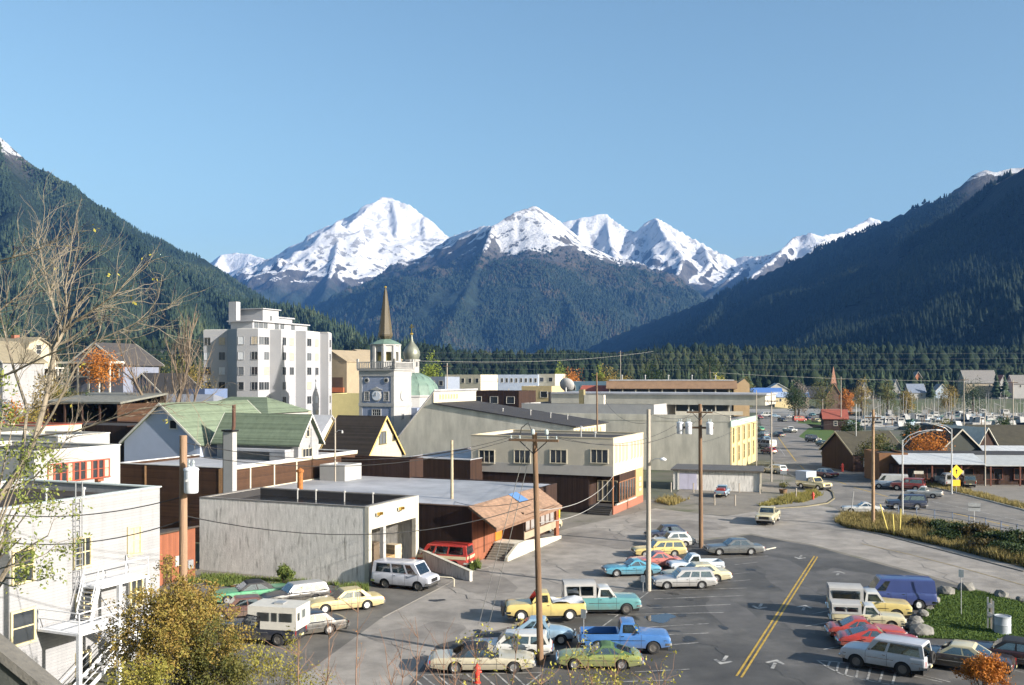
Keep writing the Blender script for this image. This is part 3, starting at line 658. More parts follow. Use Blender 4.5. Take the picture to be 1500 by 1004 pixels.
# downpipe, roof ladder, vents and tarp on the roof
L, zt_ = onE(P, 111, 731); mb = MB()
for dy in (-.22, .22): mb.bar((.22, L+dy, 4.6), (.22, L+dy, zt_+.9), .045)
for k in range(17): mb.bar((.22, L-.22, 4.9+k*.3), (.22, L+.22, 4.9+k*.3), .03)
for k in range(4): mb.bar((0, L-.22, 5.2+k*1.4), (.22, L-.22, 5.2+k*1.4), .03)
mb.build('roof_ladder', galv, r)
for dx, dy, h in ((-4, -4.5, .6), (-5, -7, .9), (-3.2, -2.6, .5)): MB().lathe([(.07, 0), (.07, h), (.13, h), (.13, h+.12), (.0, h+.16)], 8, (dx, dy, top-.5)).build('vent_pipe', galv, r)
mb = MB().tube([(-.12, -D1+.3, top-1.2), (-.12, -D1+.3, -2)], .05)
rr = random.Random(3); nx_, ny_ = 9, 9; vs = [];
for j in range(ny_):
    for i in range(nx_):
        vs.append((-3.4+i*.36, -16.5+j*.42, top-.48+rr.uniform(0, .28)+(.9 if 2 < i < 7 and 2 < j < 7 else .1)))
mb = MB(); mb.v = vs; mb.f = [(j*nx_+i, j*nx_+i+1, (j+1)*nx_+i+1, (j+1)*nx_+i) for j in range(ny_-1) for i in range(nx_-1)]
tp = mb.build('tarpaulin', M('pale_plastic_tarp', (.55, .55, .62), .35, .2, 3), None, 40); tp.location = (P.x, P.y, 0); tp.rotation_euler = (0, 0, GRID)
tag(tp, 'pale lilac plastic tarp heaped on the white building roof', 'tarpaulin')
# fire escape
fe = thing('fire_escape', 'white steel fire escape zigzagging down the white building wall', 'fire escape', (P.x, P.y, 0), GRID)
fsteel = M('white_painted_steel', (.66, .67, .69), .5, .15, 3)
Lu, zu = onE(P, 150, 847); Ll, zl = onE(P, 88, 903); zl = zu-1.75
MB().box(.1, 1.7, Lu-1.7, Lu+1.7, zu-.12, zu).build('landing', fsteel, fe)
MB().box(.1, 2.9, Ll-1.5, Ll+1.3, zl-.12, zl).build('landing', fsteel, fe)
z3 = zl-1.7
for (x, y, zt2) in ((1.6, Lu+1.6, zu-.12), (1.6, Lu-.4, zu-.12), (2.8, Ll-1.4, zl-.12), (2.8, Ll+1.2, zl-.12)):
    MB().box(x-.1, x+.1, y-.1, y+.1, -2.5, zt2).build('post', fsteel, fe)
for p, q in (((1.62, Lu-.4, zu-.3), (1.62, Lu+1.6, zu-3.0)), ((1.62, Lu+1.6, zu-.3), (1.62, Lu-.4, zu-3.0))): MB().bar(p, q, .05).build('brace', galv, fe)
def flight(p, q, wdt, n, nm='tread'):
    p = Vector(p); q = Vector(q); sx = Vector((wdt/2, 0, 0))
    for s in (-1, 1):
        MB().bar(p+sx*s, q+sx*s, .05, .22).build('stringer', fsteel, fe)
        MB().bar(p+sx*s+Vector((0, 0, .95)), q+sx*s+Vector((0, 0, .95)), .04).build('handrail', fsteel, fe)
        MB().bar(p+sx*s+Vector((0, 0, .5)), q+sx*s+Vector((0, 0, .5)), .03).build('handrail', fsteel, fe)
    for k in range(n):
        c = p.lerp(q, (k+.5)/n); MB().box(c.x-wdt/2, c.x+wdt/2, c.y-.13, c.y+.13, c.z-.02, c.z+.02).build(nm, galv, fe)
flight((1.0, Lu-1.7, zu), (1.0, Ll+.6, zl), 1.0, 8)
flight((2.2, Ll+1.3, zl), (2.2, Ll+3.5, z3), 1.0, 8)
MB().box(.1, 2.9, Ll+3.5, Ll+5.2, z3-.12, z3).build('landing', fsteel, fe)
flight((1.0, Ll+3.4, z3), (1.0, Ll-1.8, z3-3.0), 1.0, 12)
def rail(pts, z):
    for a, b in zip(pts, pts[1:]):
        for hz_ in (1.0, .55): MB().bar((a[0], a[1], z+hz_), (b[0], b[1], z+hz_), .045).build('railing', fsteel, fe)
    for a in pts: MB().bar((a[0], a[1], z), (a[0], a[1], z+1.02), .045).build('railing_post', fsteel, fe)
rail([(1.66, Lu-1.6), (1.66, Lu), (1.66, Lu+1.65), (.12, Lu+1.65)], zu); rail([(.15, Ll-1.45), (2.85, Ll-1.45), (2.85, Ll+1.2)], zl); rail([(2.85, Ll+3.6), (2.85, Ll+5.15), (.2, Ll+5.15)], z3)
MB().lathe([(.0, 0), (.12, .05), (.14, .3), (.09, .42), (0, .45)], 8, (2.5, Ll+1.55, zl-1.2)).build('fire_extinguisher', M('red_enamel', (.45, .05, .03), .4, .1, 4), fe)

# ------------------------------------------------------------------ brown shed beside it
P = cornerP(286, 79.5); r = thing('shed', 'small red brown board shed beside the stained concrete wall', 'shed', (P.x, P.y, 0), GRID)
MB().prism([(-4.2, 0), (0, 0), (0, 3.9), (-4.2, 3.3)], 'y', -5.5, 0).build('wall', redbrown, r)
MB().prism([(-4.4, 3.32), (.25, 3.98), (.25, 4.1), (-4.4, 3.44)], 'y', -5.8, .2).build('roof', brown_roof, r)
MB().box(0.0, .04, -3.6, -2.7, 0, 2.1).build('door', brown_lap, r); MB().box(0, .05, -2.3, -1.6, 1.2, 2.0).build('notice_board', white, r)
L = -1.0; MB().box(.0, .35, -1.2, -.6, .8, 1.5).build('meter_box', galv, r)

# ------------------------------------------------------------------ stained concrete garage
P = G(540, 858); P = Vector((P.x, P.y)); top = zat(P.y, 744)
r = thing('concrete_garage', 'streaked grey concrete garage with an open lit end and black wet roof', 'building', (P.x, P.y, 0), GRID)
W, D2 = 16.3, 8.0
mb = MB(); mb.box(-W, 0, 0, .3, 0, top); mb.box(-W, 0, D2-.3, D2, 0, top); mb.box(-W, -W+.3, .3, D2-.3, 0, top); mb.build('wall', concrete, r)
MB().box(-.35, 0.003, .3, D2-.3, top-1.75, top+.05).build('lintel', concrete_lt, r)
MB().box(-.35, .02, -.02, .42, 0, top+.06).build('corner_column', concrete_lt, r); MB().box(-.35, .02, D2-.5, D2+.02, 0, top+.06).build('corner_column', concrete_lt, r)
MB().box(-.3, .01, 2.2, 2.6, 0.9, top-1.76).build('column', white, r)
MB().box(-.3, .012, .42, D2-.5, 0, .9).build('sill_wall', redbrown, r)
MB().box(-W+.3, -.35, .3, D2-.3, top-.75, top-.6).build('roof', wet_roof, r)
MB().box(-W+.3, -.36, .31, D2-.31, .01, .06).build('floor_slab', concrete_lt, r)
hollow(MB(), -W-.04, -.3, -.04, D2+.04, top+.002, top+.06, .36).build('coping', M('dark_stained_coping', (.16, .15, .14), .9, .3, 1), r)
hollow(MB(), -W+.302, -.352, .302, D2-.302, top-.598, top-.02, .03).build('parapet_lining', dark_roof, r)
for dx in (-11.2, -9.3, -6.4, -3.6):
    MB().lathe([(.06, 0), (.06, .75), (.14, .78), (.14, .9), (0, .95)], 8, (dx, 6.6, top-.6)).build('vent_pipe', white, r)
MB().lathe([(.25, .0), (.25, 2.1), (.34, 2.1), (.34, 2.3), (0, 2.5)], 10, (-12.4, D2+.7, top-.6)).build('flue', rust, r)
for yy in (1.2, 4.6): # floodlights on the lintel
    o = MB().bar((0, yy, top-.9), (.3, yy, top-.75), .05).build('floodlight', dark_metal, r); MB().box(.2, .42, yy-.28, yy-.08, top-.7, top-.48).build('lamp_head', gold, o); MB().box(.2, .42, yy+.08, yy+.28, top-.7, top-.48).build('lamp_head', gold, o)
# things stored in the open end
def crate(loc, s, col, label, nm='crate'):
    t = thing(nm, label, nm.replace('_', ' '), loc, GRID+random.uniform(-.2, .2))
    x, y, z = s; m_ = M('board_%d' % hash(col), col, .8, .3, 3); MB().box(-x/2, x/2, -y/2, y/2, .02, z).build('side_panel', m_, t)
    for k in range(4):
        MB().box(-x/2-.03, x/2+.03, -y/2-.03, y/2+.03, z*(k+.35)/4.2, z*(k+.35)/4.2+.07).build('slat', m_, t)
    return t
def loc_in(L_, S_, z=.065): q = P + B*L_ + A*S_; return (q.x, q.y, z)
crate(loc_in(-1.5, 5.2), (.9, 1.2, 1.3), (.35, .22, .1), 'brown slatted crate stored inside the open garage end')
crate(loc_in(-1.6, 6.6), (1.0, .9, 2.0), (.5, .42, .3), 'tall pale slatted crate stored inside the open garage end')
crate(loc_in(-2.0, 3.6), (1.1, 1.0, 2.6), (.12, .09, .06), 'dark tall slatted crate stored inside the garage')
crate(loc_in(-1.2, 1.3), (.7, .7, 1.6), (.4, .1, .05), 'red slatted crate near the garage corner column')
# ramp wall in front of the open end
mb = MB(); q0, q1 = G(613, 830), G(690, 852)
rw = thing('ramp_wall', 'low mossy concrete ramp wall beside the white van', 'wall', (q0.x, q0.y, 0), math.atan2(q1.y-q0.y, q1.x-q0.x))
Lw = (q1-q0).length; MB().prism([(0, 0), (Lw, 0), (Lw, .75), (0, 1.5)], 'y', -.12, .12).build('wall', concrete, rw); MB().prism([(-.02, 1.502), (Lw+.04, .752), (Lw+.04, .83), (-.02, 1.58)], 'y', -.17, .17).build('coping', concrete_lt, rw)
mb = MB(); q0, q1 = G(640, 852), G(665, 860); 
bo = thing('pipe_barrier', 'cream bent pipe barrier at the end of the ramp wall', 'barrier', (q1.x, q1.y, 0), 0)
MB().tube([(-1.9, .35, .75), (-.15, .02, .7), (0, 0, .6), (0, 0, 0)], .05, 6).build('rail', cream, bo, 40); MB().tube([(-1.9, .35, 0), (-1.9, .35, .75)], .05, 6).build('post', cream, bo)

# ------------------------------------------------------------------ brown shop with the shingled awning
P = G(691, 826); P = Vector((P.x, P.y)); zr = zat(P.y+1, 741)
r = thing('brown_shop', 'low brown timber shop with shingled awning, porch steps and pale flat roof', 'shop', (P.x, P.y, 0), GRID)
Ls = 15.5; Wd = 34; Dp = 21
hollow(MB(), -Wd, 0, 0, Dp, 0, zr, .25).build('wall', brown_bd, r)
MB().box(-Wd+.25, -.25, .25, Dp-.25, zr-.3, zr-.1).build('roof', grey_roof, r)
MB().box(-Wd-.05, .05, -.06, .3, zr+.002, zr+.08).build('coping', M('brown_flashing', (.13, .085, .06), .7, .2, 2), r)
# the awning roof with shingle rows
ze, ex = zr-1.75, 2.5
an = MB().prism([(-.1, zr-.05), (ex, ze), (ex, ze+.16), (-.1, zr+.14)], 'y', -.5, Ls).build('awning', brown_roof, r)
shm = M('awning_shingle', (.26, .165, .11), .85, .4, 1.5, .4, 9)
for k in range(9):
    x = -.06+k*(ex+.1)/9; x2 = x+(ex+.1)/9+.05; f = lambda xx: zr+.14+(ze+.16-zr-.14)*(xx+.1)/(ex+.1)
    MB().prism([(x, f(x)+.012), (x2, f(x2)+.04), (x2, f(x2)+.075), (x, f(x)+.03)], 'y', -.5, Ls).build('shingle_course', shm, an)
MB().box(ex-.02, ex+.07, -.55, Ls+.05, ze-.16, ze+.2).build('fascia', M('brown_fascia', (.2, .12, .08), .8, .2, 2), r)
MB().prism([(-.1, zr+.19), (1.1, zr-.5), (1.1, zr-.46), (-.1, zr+.23)], 'y', 8.2, 10.2).build('skylight', glassm('awning_skylight', (.1, .2, .4), .1), r)
# front wall pieces under the awning
ora = M('orange_door_paint', (.55, .16, .02), .6, .12, 2)
wbp = M('white_base_paint', (.46, .435, .36), .7, .12, 1)
MB().box(0.001, .07, 0.02, 4.7, 0.02, zr-.4).build('front_wall', redbrown, r)
MB().box(.07, .12, 2.3, 2.42, .6, zr-.5).build('trim_board', brown_bd, r)
MB().box(0.002, .1, 4.8, 6.3, 1.2, 3.4).build('door', ora, r)
MB().box(.1, 2.2, 6.35, 6.45, 1.2, ze+.6).build('porch_screen', brown_bd, r)
MB().box(2.0, 2.25, 6.45, 14.6, 1.2, 1.95).build('window_wall', M('tan_panel', (.30, .24, .17), .8, .15, 1), r)
for k in range(6):
    window(r, (2.25, 7.2+k*1.25, 2.0), E90, 1.02, 1.4, 1, 1, M('dark_brown_trim', (.09, .05, .03), .7, .2, 3), M('grey_panel_glass', (.27, .25, .24), .35, .15, 2), .1, .06)
MB().box(2.05, 2.3, 14.6, 15.4, 0, ze+.15).build('corner_post', redbrown, r)
MB().box(.07, 2.2, 4.4, 6.35, 0, 1.18).build('porch_floor', concrete2, r)
MB().prism([(2.0, 0), (Ls, 0), (Ls, .3), (6.3, 1.2), (4.4, 1.2), (2.0, .35)], 'x', 2.25, 2.5).build('base_wall', wbp, r)
for k in range(7): MB().box(.35, 2.2, 2.2+.32*k, 4.4, .17*k+.002, .17*(k+1)-.004).build('step', M('grey_step', (.24, .225, .19), .9, .2, 2), r)
MB().box(ex-1.2, ex-.1, Ls-.3, Ls-.1, ze-1.0, ze-.1).build('hanging_sign', M('yellow_sign_paint', (.75, .55, .03), .5, .1, 2), r)

# ------------------------------------------------------------------ beige and brown two storey corner shop
P = G(898, 754.5); P = Vector((P.x, P.y)); top = zat(P.y, 643); md = zat(P.y, 698)
r = thing('corner_shop', 'two storey flat roofed shop, beige stucco above dark brown boards', 'shop', (P.x, P.y, 0), GRID)
W = -run(P, B, 690); D4 = run(P, A, 942)
flat_block(r, -W, 0, 0, D4, md, top, beige, dark_roof, .3, M('cream_coping', (.50, .43, .30), .7, .1, 2))
MB().box(-W+.05, -3.0, .1, D4-.1, 0, md-.004).build('lower_wall', brown_bd, r)
MB().box(-3.0, -.12, 3.0, D4-.1, 0, md-.004).build('lower_wall', brown_bd, r)
MB().box(-3.0, -.1, .1, 3.0, .01, .9).build('porch_floor', dark_roof, r)
MB().box(-W-.02, .02, -.04, 0.0, md-.05, md+1.15).build('stucco_band', M('grey_stucco_band', (.37, .35, .33), .9, .1, 1), r)
for px in (713, 765, 818, 878):
    L, z0 = onS(P, px, 678); w_ = 1.9
    o = window(r, (L, 0, z0), 0, 2.0, 1.5, 3, 1, cream, glass, .1, .1)
for px in (682+17, 749, 801, 856): pass
for k, f_ in enumerate((.10, .21, .32, .43, .60, .71, .82, .93)):
    window(r, (0.0, D4*f_, md+1.55), E90, .5, 2.0, 1, 1, M('cream_coping', (.50, .43, .30)), M('tan_infill_panel', (.40, .32, .21), .8, .1, 2), .1, .05)
MB().box(.0, .04, 0, .18, md, top).build('corner_trim', M('cream_coping', (.50, .43, .30)), r)
MB().box(.0, .04, D4-.18, D4, md, top).build('corner_trim', M('cream_coping', (.50, .43, .30)), r)
bp_ = M('brown_shopfront_paint', (.25, .11, .05), .6, .2, 2)
for k in range(6):
    window(r, (-.12, 3.3+k*1.15 if k < 5 else 9.0, 1.25), E90, .95, 2.2, 1, 1, bp_, glass, .09, .07)
MB().box(-.12, .0, 9.6, D4, 0, md-.01).build('shopfront_pier', M('tan_pier', (.4, .25, .12), .7, .15, 2), r)
MB().box(-.1, .03, 0.02, D4-.02, 0, .95).build('brick_base', M('brick_base', (.28, .11, .07), .85, .3, 4, .4, 14), r)
MB().box(-.1, .12, 1.2, 9.5, .95, 1.1).build('sill', concrete_lt, r)
MB().box(-.1, 0.0, 0.0, .25, .96, md-.01).build('corner_post', bp_, r)
for dz, hh in ((.0, .5), (-.7, .5), (-1.3, .35)):
    o = MB().box(0.0, .05, 11.0, 12.0, 2.9+dz, 2.9+dz+hh).build('notice_board', white, r)
for k in range(4): window(r, (-2.55+k*.62, 3.0, 1.2), 0, .5, 2.4, 1, 1, M('cream_coping', (.50, .43, .30)), glass_sky, .06, .06)
for k in range(4): MB().box(-2.9, -.15, -.9+.28*k, .12+.28*k, .2*k, .2*k+.2).build('step', dark_roof, r) if k < 1 else MB().box(-2.9, -.15, -.9+.28*k, .1, .2*k+.002, .2*k+.198).build('step', M('dark_step', (.05, .045, .04), .8, .2, 2), r)
for dx, dy, h in ((-6, 6, 1.2), (-4.5, 7, .5), (-12, 5, .7)):
    MB().lathe([(.09, 0), (.09, h), (.2, h), (.2, h+.15), (0, h+.25)], 8, (dx, dy, top-.3)).build('vent_pipe', galv, r)

# ------------------------------------------------------------------ flat wood sided building behind the garage
P = cornerP(327, 95); top = zat(95, 686)
r = thing('wood_sided_building', 'flat roofed building with dark wood siding behind the concrete garage', 'building', (P.x, P.y, 0), GRID)
W = -run(P, B, 172); D5 = 12.2
flat_block(r, -W, 0, 0, 24, 0, top, brown_lap, grey_roof, .25, M('pale_flashing', (.5, .5, .5), .6, .2, 2))
for k in range(4): MB().box(0, .05, .1+3.9*k, .28+3.9*k, 3.0, top-.05).build('trim_board', cream, r)
MB().box(.0, .07, .1, 24, top-.3, top+.0).build('trim_board', cream, r); MB().box(0, .06, .1, 24, 4.6, 4.85).build('trim_board', cream, r)
MB().box(-.28, .02, -.05, 0, 0, top).build('trim_board', M('brown_trim', (.35, .2, .1), .7, .2, 2), r)
for px in (213, 322): L, _ = onS(P, px, 700); MB().box(L-.1, L+.1, -.05, 0, 2, top-.1).build('trim_board', M('brown_trim', (.35, .2, .1)), r)
# big white duct with two stacks
q = cornerP(337, 88); t = thing('ventilation_stack', 'tall white square duct with a rusty flue on top', 'chimney', (q.x, q.y, 0), GRID)
ztop = zat(88, 632); MB().box(-.5, .5, -.3, .3, 4.5, ztop).build('duct', white, t); MB().box(-.62, .62, -.42, .42, ztop-.02, ztop+.14).build('cap', dark_metal, t)
MB().box(-.57, -.52, -.3, .3, 4.5, ztop-.1).build('edge_strip', dark_metal, t)
MB().tube([(.3, 0, ztop-.2), (.42, 0, ztop+.6), (.42, 0, zat(88, 593))], .16, 8).build('flue', M('dark_rust_flue', (.09, .045, .03), .8, .3, 3), t, 40)

# ------------------------------------------------------------------ green roofed houses
P = cornerP(437, 106.5)
r = thing('green_roofed_house', 'white house with moss green roof and tall narrow lit gable', 'house', (P.x, P.y, 0), GRID)
Wg = run(P, A, 466.5); zeg = zat(107, 645); zrg = zat(109, 609)
gable(r, -run(P, -B, 318), 0, 0, Wg, 0, zeg, zrg, 'x', white_sid, green_roof, .5, .16, trim_w)
window(r, (0, Wg*.42, zeg-2.3), E90, 1.7, 1.3, 3, 1, cream, glass); window(r, (0, Wg*.45, zeg+.35), E90, .5, 1.4, 1, 2, cream, glass)
MB().box(-8.5, -.6, -1.6, 0, zeg-1.2, zeg-.95).build('porch_roof', grey_roof, r); MB().box(-2.6, -.6, -1.55, 0, zeg-2.6, zeg-1.22).build('porch_wall', white_sid, r)
P = cornerP(293, 111); zer = zat(110, 651); zap = zat(111, 593.5)
r = thing('gabled_house', 'house with wide shaded pale blue gable, small black window and green roof', 'house', (P.x, P.y, 0), GRID)
Wh = -run(P, B, 182)
gable(r, -Wh, 0, 0, 15, 0, zer, zap, 'y', M('pale_blue_white_siding', (.34, .39, .50), .7, .06, 1), green_roof, .4, .16, trim_w)
L, z0 = onS(P, 254, 628); window(r, (L, 0, z0), 0, .95, .9, 1, 1, trim_w, dark_in, .1, .08)
P = cornerP(392, 127)
r = thing('green_hip_house', 'pale green hipped roof house in front of the apartment block', 'house', (P.x, P.y, 0), GRID)
zh = zat(127, 606); w5, d5 = 13, 9
MB().box(-w5, 0, 0, d5, 0, zh).build('wall', white, r)
mb = MB(); a = [(-w5-.4, -.4, zh+.02), (.4, -.4, zh+.02), (.4, d5+.4, zh+.02), (-w5-.4, d5+.4, zh+.02)]; b = [(-w5+3.5, d5/2, zh+2.0), (-3.5, d5/2, zh+2.0)]
mb.poly([a[0], a[1], b[1], b[0]]); mb.poly([a[1], a[2], b[1]]); mb.poly([a[2], a[3], b[0], b[1]]); mb.poly([a[3], a[0], b[0]]); mb.poly(a[::-1]); mb.build('roof', green_roof, r)
# dark roofed cream gable house
P = cornerP(537, 117.5); zeb = zat(117.5, 670); zab = zat(121, 612)
r = thing('dark_roofed_house', 'cream gabled house with steep black brown roof', 'house', (P.x, P.y, 0), GRID)
Wb = run(P, A, 588)
gable(r, -run(P, -B, 470), 0, 0, Wb, 0, zeb, zab, 'x', cream_sid, boards('black_brown_shingles', (.03, .024, .02), .14, 'Z', .45, .85, .03), .35, .18, M('ochre_barge_paint', (.5, .36, .13), .7, .15, 2))
L, z0 = onE(P, 560, 650); window(r, (0, L, z0), E90, 1.5, 1.4, 2, 1, M('dark_olive_frame', (.12, .1, .05), .7, .1, 3), glass_sky); L, z0 = onE(P, 577, 645); window(r, (0, L, z0), E90, .6, 1.0, 1, 1, M('dark_olive_frame', (.12, .1, .05)), glass)
P = cornerP(491, 124)
r = thing('small_gable_house', 'little cream gable with grey roof behind the black roofed house', 'house', (P.x, P.y, 0), GRID)
gable(r, -5, 0, -4.4, 2.2, 0, zat(120, 648), zat(123, 610), 'x', cream, grey_roof, .3, .14)
# low dark walls between
P = cornerP(690, 118.5); tp_ = zat(119, 674)
r = thing('low_brown_building', 'long low dark brown building with pale flat roof between the shops', 'building', (P.x, P.y, 0), GRID)
Wc = -run(P, B, 592)
flat_block(r, -Wc, -.1, 0, 35, 0, tp_, brown_bd, grey_roof, .12, grey_roof)
P = cornerP(600, 110.5); tp_ = zat(112, 672)
r = thing('brown_board_building', 'low dark board building below the black roofed house', 'building', (P.x, P.y, 0), GRID)
flat_block(r, run(P, B, 467), 0, 0, 3.2, 0, tp_, brown_bd, grey_roof, .3)
P = cornerP(505, 107); r = thing('white_shed', 'small white flat roofed shed beside the narrow white gable', 'shed', (P.x, P.y, 0), GRID)
q = zat(107, 682); flat_block(r, -3.2, 0, 0, 3.4, 0, q, white, grey_roof, .15)
# white building with red windows at the left
P = cornerP(50, 72); tpw = zat(72, 663)
r = thing('red_windowed_building', 'white flat roofed building with a long row of red framed windows', 'building', (P.x, P.y, 0), GRID)
Dw = run(P, A, 176); flat_block(r, -12, 0, 0, Dw, 0, tpw, white, dark_roof, .3, trim_w)
L0, z0 = onE(P, 69, 708); L1, _ = onE(P, 160, 700); _, z1 = onE(P, 69, 684)
n = 10; dl = (L1-L0)/n
for k in range(n): window(r, (0, L0+dl*(k+.5), z0), E90, dl-.16, z1-z0+.1, 1, 2, red_trim, glass if k % 3 else curtain, .08, .09)
# flower box
MB().box(.02, .35, L1-1.5, L1-.9, z0-.3, z0-.1).build('window_box', redbrown, r)
# white boxes behind
for (px, Y, lpx, tpy, dpth, lab, mt) in [(85, 88, -30, 640, 6, 'white flat roofed block behind the red windowed building', white), (60, 96, -40, 625, 5, 'cream low block with a red roof line behind the bare tree', cream)]:
    P = cornerP(px, Y); r = thing('white_block', lab, 'building', (P.x, P.y, 0), GRID); flat_block(r, run(P, B, lpx), 0, 0, dpth, 0, zat(Y, tpy), mt, grey_roof if mt is white else redbrown, .2, trim_w if mt is white else red_trim)
# brown barn like buildings at left
P = cornerP(186, 119); r = thing('brown_hall', 'dark brown board hall with grey roof behind the blue gable', 'building', (P.x, P.y, 0), GRID)
flat_block(r, run(P, B, 60), 0, 0, 9, 0, zat(119, 624), brown_bd, dark_roof, .2)
P = cornerP(172, 131); r = thing('open_shed', 'old open fronted brown shed with mossy grey roof edge', 'shed', (P.x, P.y, 0), GRID)
ww = -run(P, B, 66); zz = zat(131, 592)
MB().prism([(0, zz), (9, zz+1.1), (9, zz+1.35), (0, zz+.25)], 'x', -ww-.5, .5).build('roof', M('mossy_grey_roof', (.17, .17, .15), .9, .4, 1.2, .5, 7), r)
MB().box(-ww, 0, 8.6, 8.9, 0, zz+1).build('back_wall', brown_bd, r); MB().box(-ww-.1, -ww, 0, 8.6, 0, zz).build('side_wall', brown_bd, r); MB().box(-.1, 0, 0, 8.6, 0, zz).build('side_wall', brown_lap, r)
for k in range(5): MB().box(-ww+.1+(ww-.4)*k/4, -ww+.35+(ww-.4)*k/4, .1, .35, 0, zz).build('post', brown_bd, r)
MB().box(-ww+.3, -.3, .5, 8.3, zz-3.6, zz-3.4).build('loft_floor', M('olive_boards', (.09, .085, .045), .9, .3, 1), r)
P = cornerP(312, 141); r = thing('long_grey_roof_building', 'long low building with broad grey hipped roof and white windowed wall', 'building', (P.x, P.y, 0), GRID)
w5 = -run(P, B, 172); zh = zat(141, 606); d5 = 11
MB().box(-w5, 0, 0, d5, 0, zh).build('wall', cream, r)
mb = MB(); a = [(-w5-.5, -.5, zh+.02), (.5, -.5, zh+.02), (.5, d5+.5, zh+.02), (-w5-.5, d5+.5, zh+.02)]; b = [(-w5+2, d5/2, zat(147, 578)), (-4.5, d5/2, zat(147, 578))]
mb.poly([a[0], a[1], b[1], b[0]]); mb.poly([a[1], a[2], b[1]]); mb.poly([a[2], a[3], b[0], b[1]]); mb.poly([a[3], a[0], b[0]]); mb.poly(a[::-1]); mb.build('roof', M('slate_grey_roof', (.20, .21, .235), .8, .2, 1, .3, 9), r)
for px in (185, 205, 222, 240): L, z0 = onS(P, px, 622); window(r, (L, 0, z0), 0, 1.3, 1.3, 2, 1, trim_w, glass_sky)
P = cornerP(240, 168); r = thing('black_roofed_house', 'house with sharp black roof and blue lit gable edge', 'house', (P.x, P.y, 0), GRID)
gable(r, -9, 0, 0, 10, 0, zat(168, 578), zat(170, 548), 'y', M('blue_house_paint', (.10, .14, .24), .7, .1, 1), M('black_roof', (.014, .014, .016), .9, .3, 2), .4, .16, trim_w)
P = cornerP(300, 172); r = thing('blue_shed', 'dark blue shed against the white apartment block', 'shed', (P.x, P.y, 0), GRID); flat_block(r, -7, 0, 0, 6, 0, zat(172, 570), M('blue_house_paint', (.10, .14, .24)), dark_roof, .2)

# ------------------------------------------------------------------ houses on the rise at the left
def porch_house():
    P = cornerP(82, 150); zg = gz1(P.x-4, 168); Y = 163
    P = cornerP(30, Y); zb = zat(Y, 562)
    r = thing('gambrel_house', 'cream house with gambrel roof standing on the rise', 'house', (P.x, P.y, 0), GRID)
    D = run(P, A, 82); 
    pr = [(0, zb-8), (D, zb-8), (D, zat(Y, 528)), (D*.78, zat(Y, 505)), (D*.5, zat(Y, 496)), (D*.22, zat(Y, 505)), (0, zat(Y, 528))]
    MB().prism(pr, 'x', -9, 0).build('wall', cream_sid, r)
    o = .35; top_ = [(-o, zat(Y, 529)), (D*.2, zat(Y, 504)), (D*.5, zat(Y, 494.5)), (D*.8, zat(Y, 504)), (D+o, zat(Y, 529))]
    MB().prism(top_+[(a, b+.2) for a, b in top_[::-1]], 'x', -9.4, .4).build('roof', M('tan_shingles', (.22, .19, .13), .85, .2, 1.5, .4, 10), r)
    for f_, zz_ in ((.25, 553), (.65, 553), (.5, 518)): window(r, (0, D*f_, zat(Y, zz_)), E90, 1.0, 1.5, 1, 2, trim_w, glass)
    MB().box(.05, 2.2, .3, D-.3, zat(Y, 540), zat(Y, 538)).build('porch_roof', trim_w, r)
    for k in range(4): MB().box(1.9, 2.1, .5+(D-1.2)*k/3, .7+(D-1.2)*k/3, zb-1.5, zat(Y, 540)).build('porch_post', trim_w, r)
    MB().box(-6, -5.2, D*.45, D*.6, zat(Y, 500), zat(Y, 489)).build('chimney', M('brick_base', (.28, .11, .07)), r)
    Y = 158; P = cornerP(-60, Y)
    r = thing('white_gable_house', 'pale house with small porch half hidden by the bare tree', 'house', (P.x+3, P.y, 0), GRID)
    gable(r, -6, 5.5, 0, 8, 4, zat(Y, 530), zat(Y, 500), 'y', white_sid, M('tan_shingles', (.22, .19, .13)), .4, .16, trim_w)
    for dx in (-3, 2.5): window(r, (dx, 0, zat(Y, 552)), 0, 1.1, 1.6, 1, 2, trim_w, glass)
    Y = 170; P = cornerP(125, Y); zb = zat(Y, 570)
    r = thing('porch_house', 'dark roofed house with white columned veranda on the rise', 'house', (P.x, P.y, 0), GRID)
    gable(r, -5, 7, 1.5, 10, zb-8, zat(Y, 533), zat(Y, 503), 'y', M('slate_blue_siding', (.16, .18, .24), .8, .1, 1), M('dark_house_roof', (.06, .055, .055), .85, .3, 1.5), .6, .18, trim_w)
    MB().box(-4.6, 7.6, -2.2, 1.45, zat(Y, 533), zat(Y, 530)).build('porch_roof', trim_w, r)
    for k in range(6): MB().box(-4.4+k*2.35, -4.15+k*2.35, -2.1, -1.85, zb-7.5, zat(Y, 533)).build('porch_column', trim_w, r)
    MB().box(-4.5, 7.5, -2.15, -2.05, zat(Y, 553), zat(Y, 551)).build('porch_rail', trim_w, r)
    for dx in (-3, 0, 3, 5.5): window(r, (dx, 1.5, zat(Y, 553)), 0, 1.1, 1.6, 1, 2, trim_w, glass_sky)
porch_house()

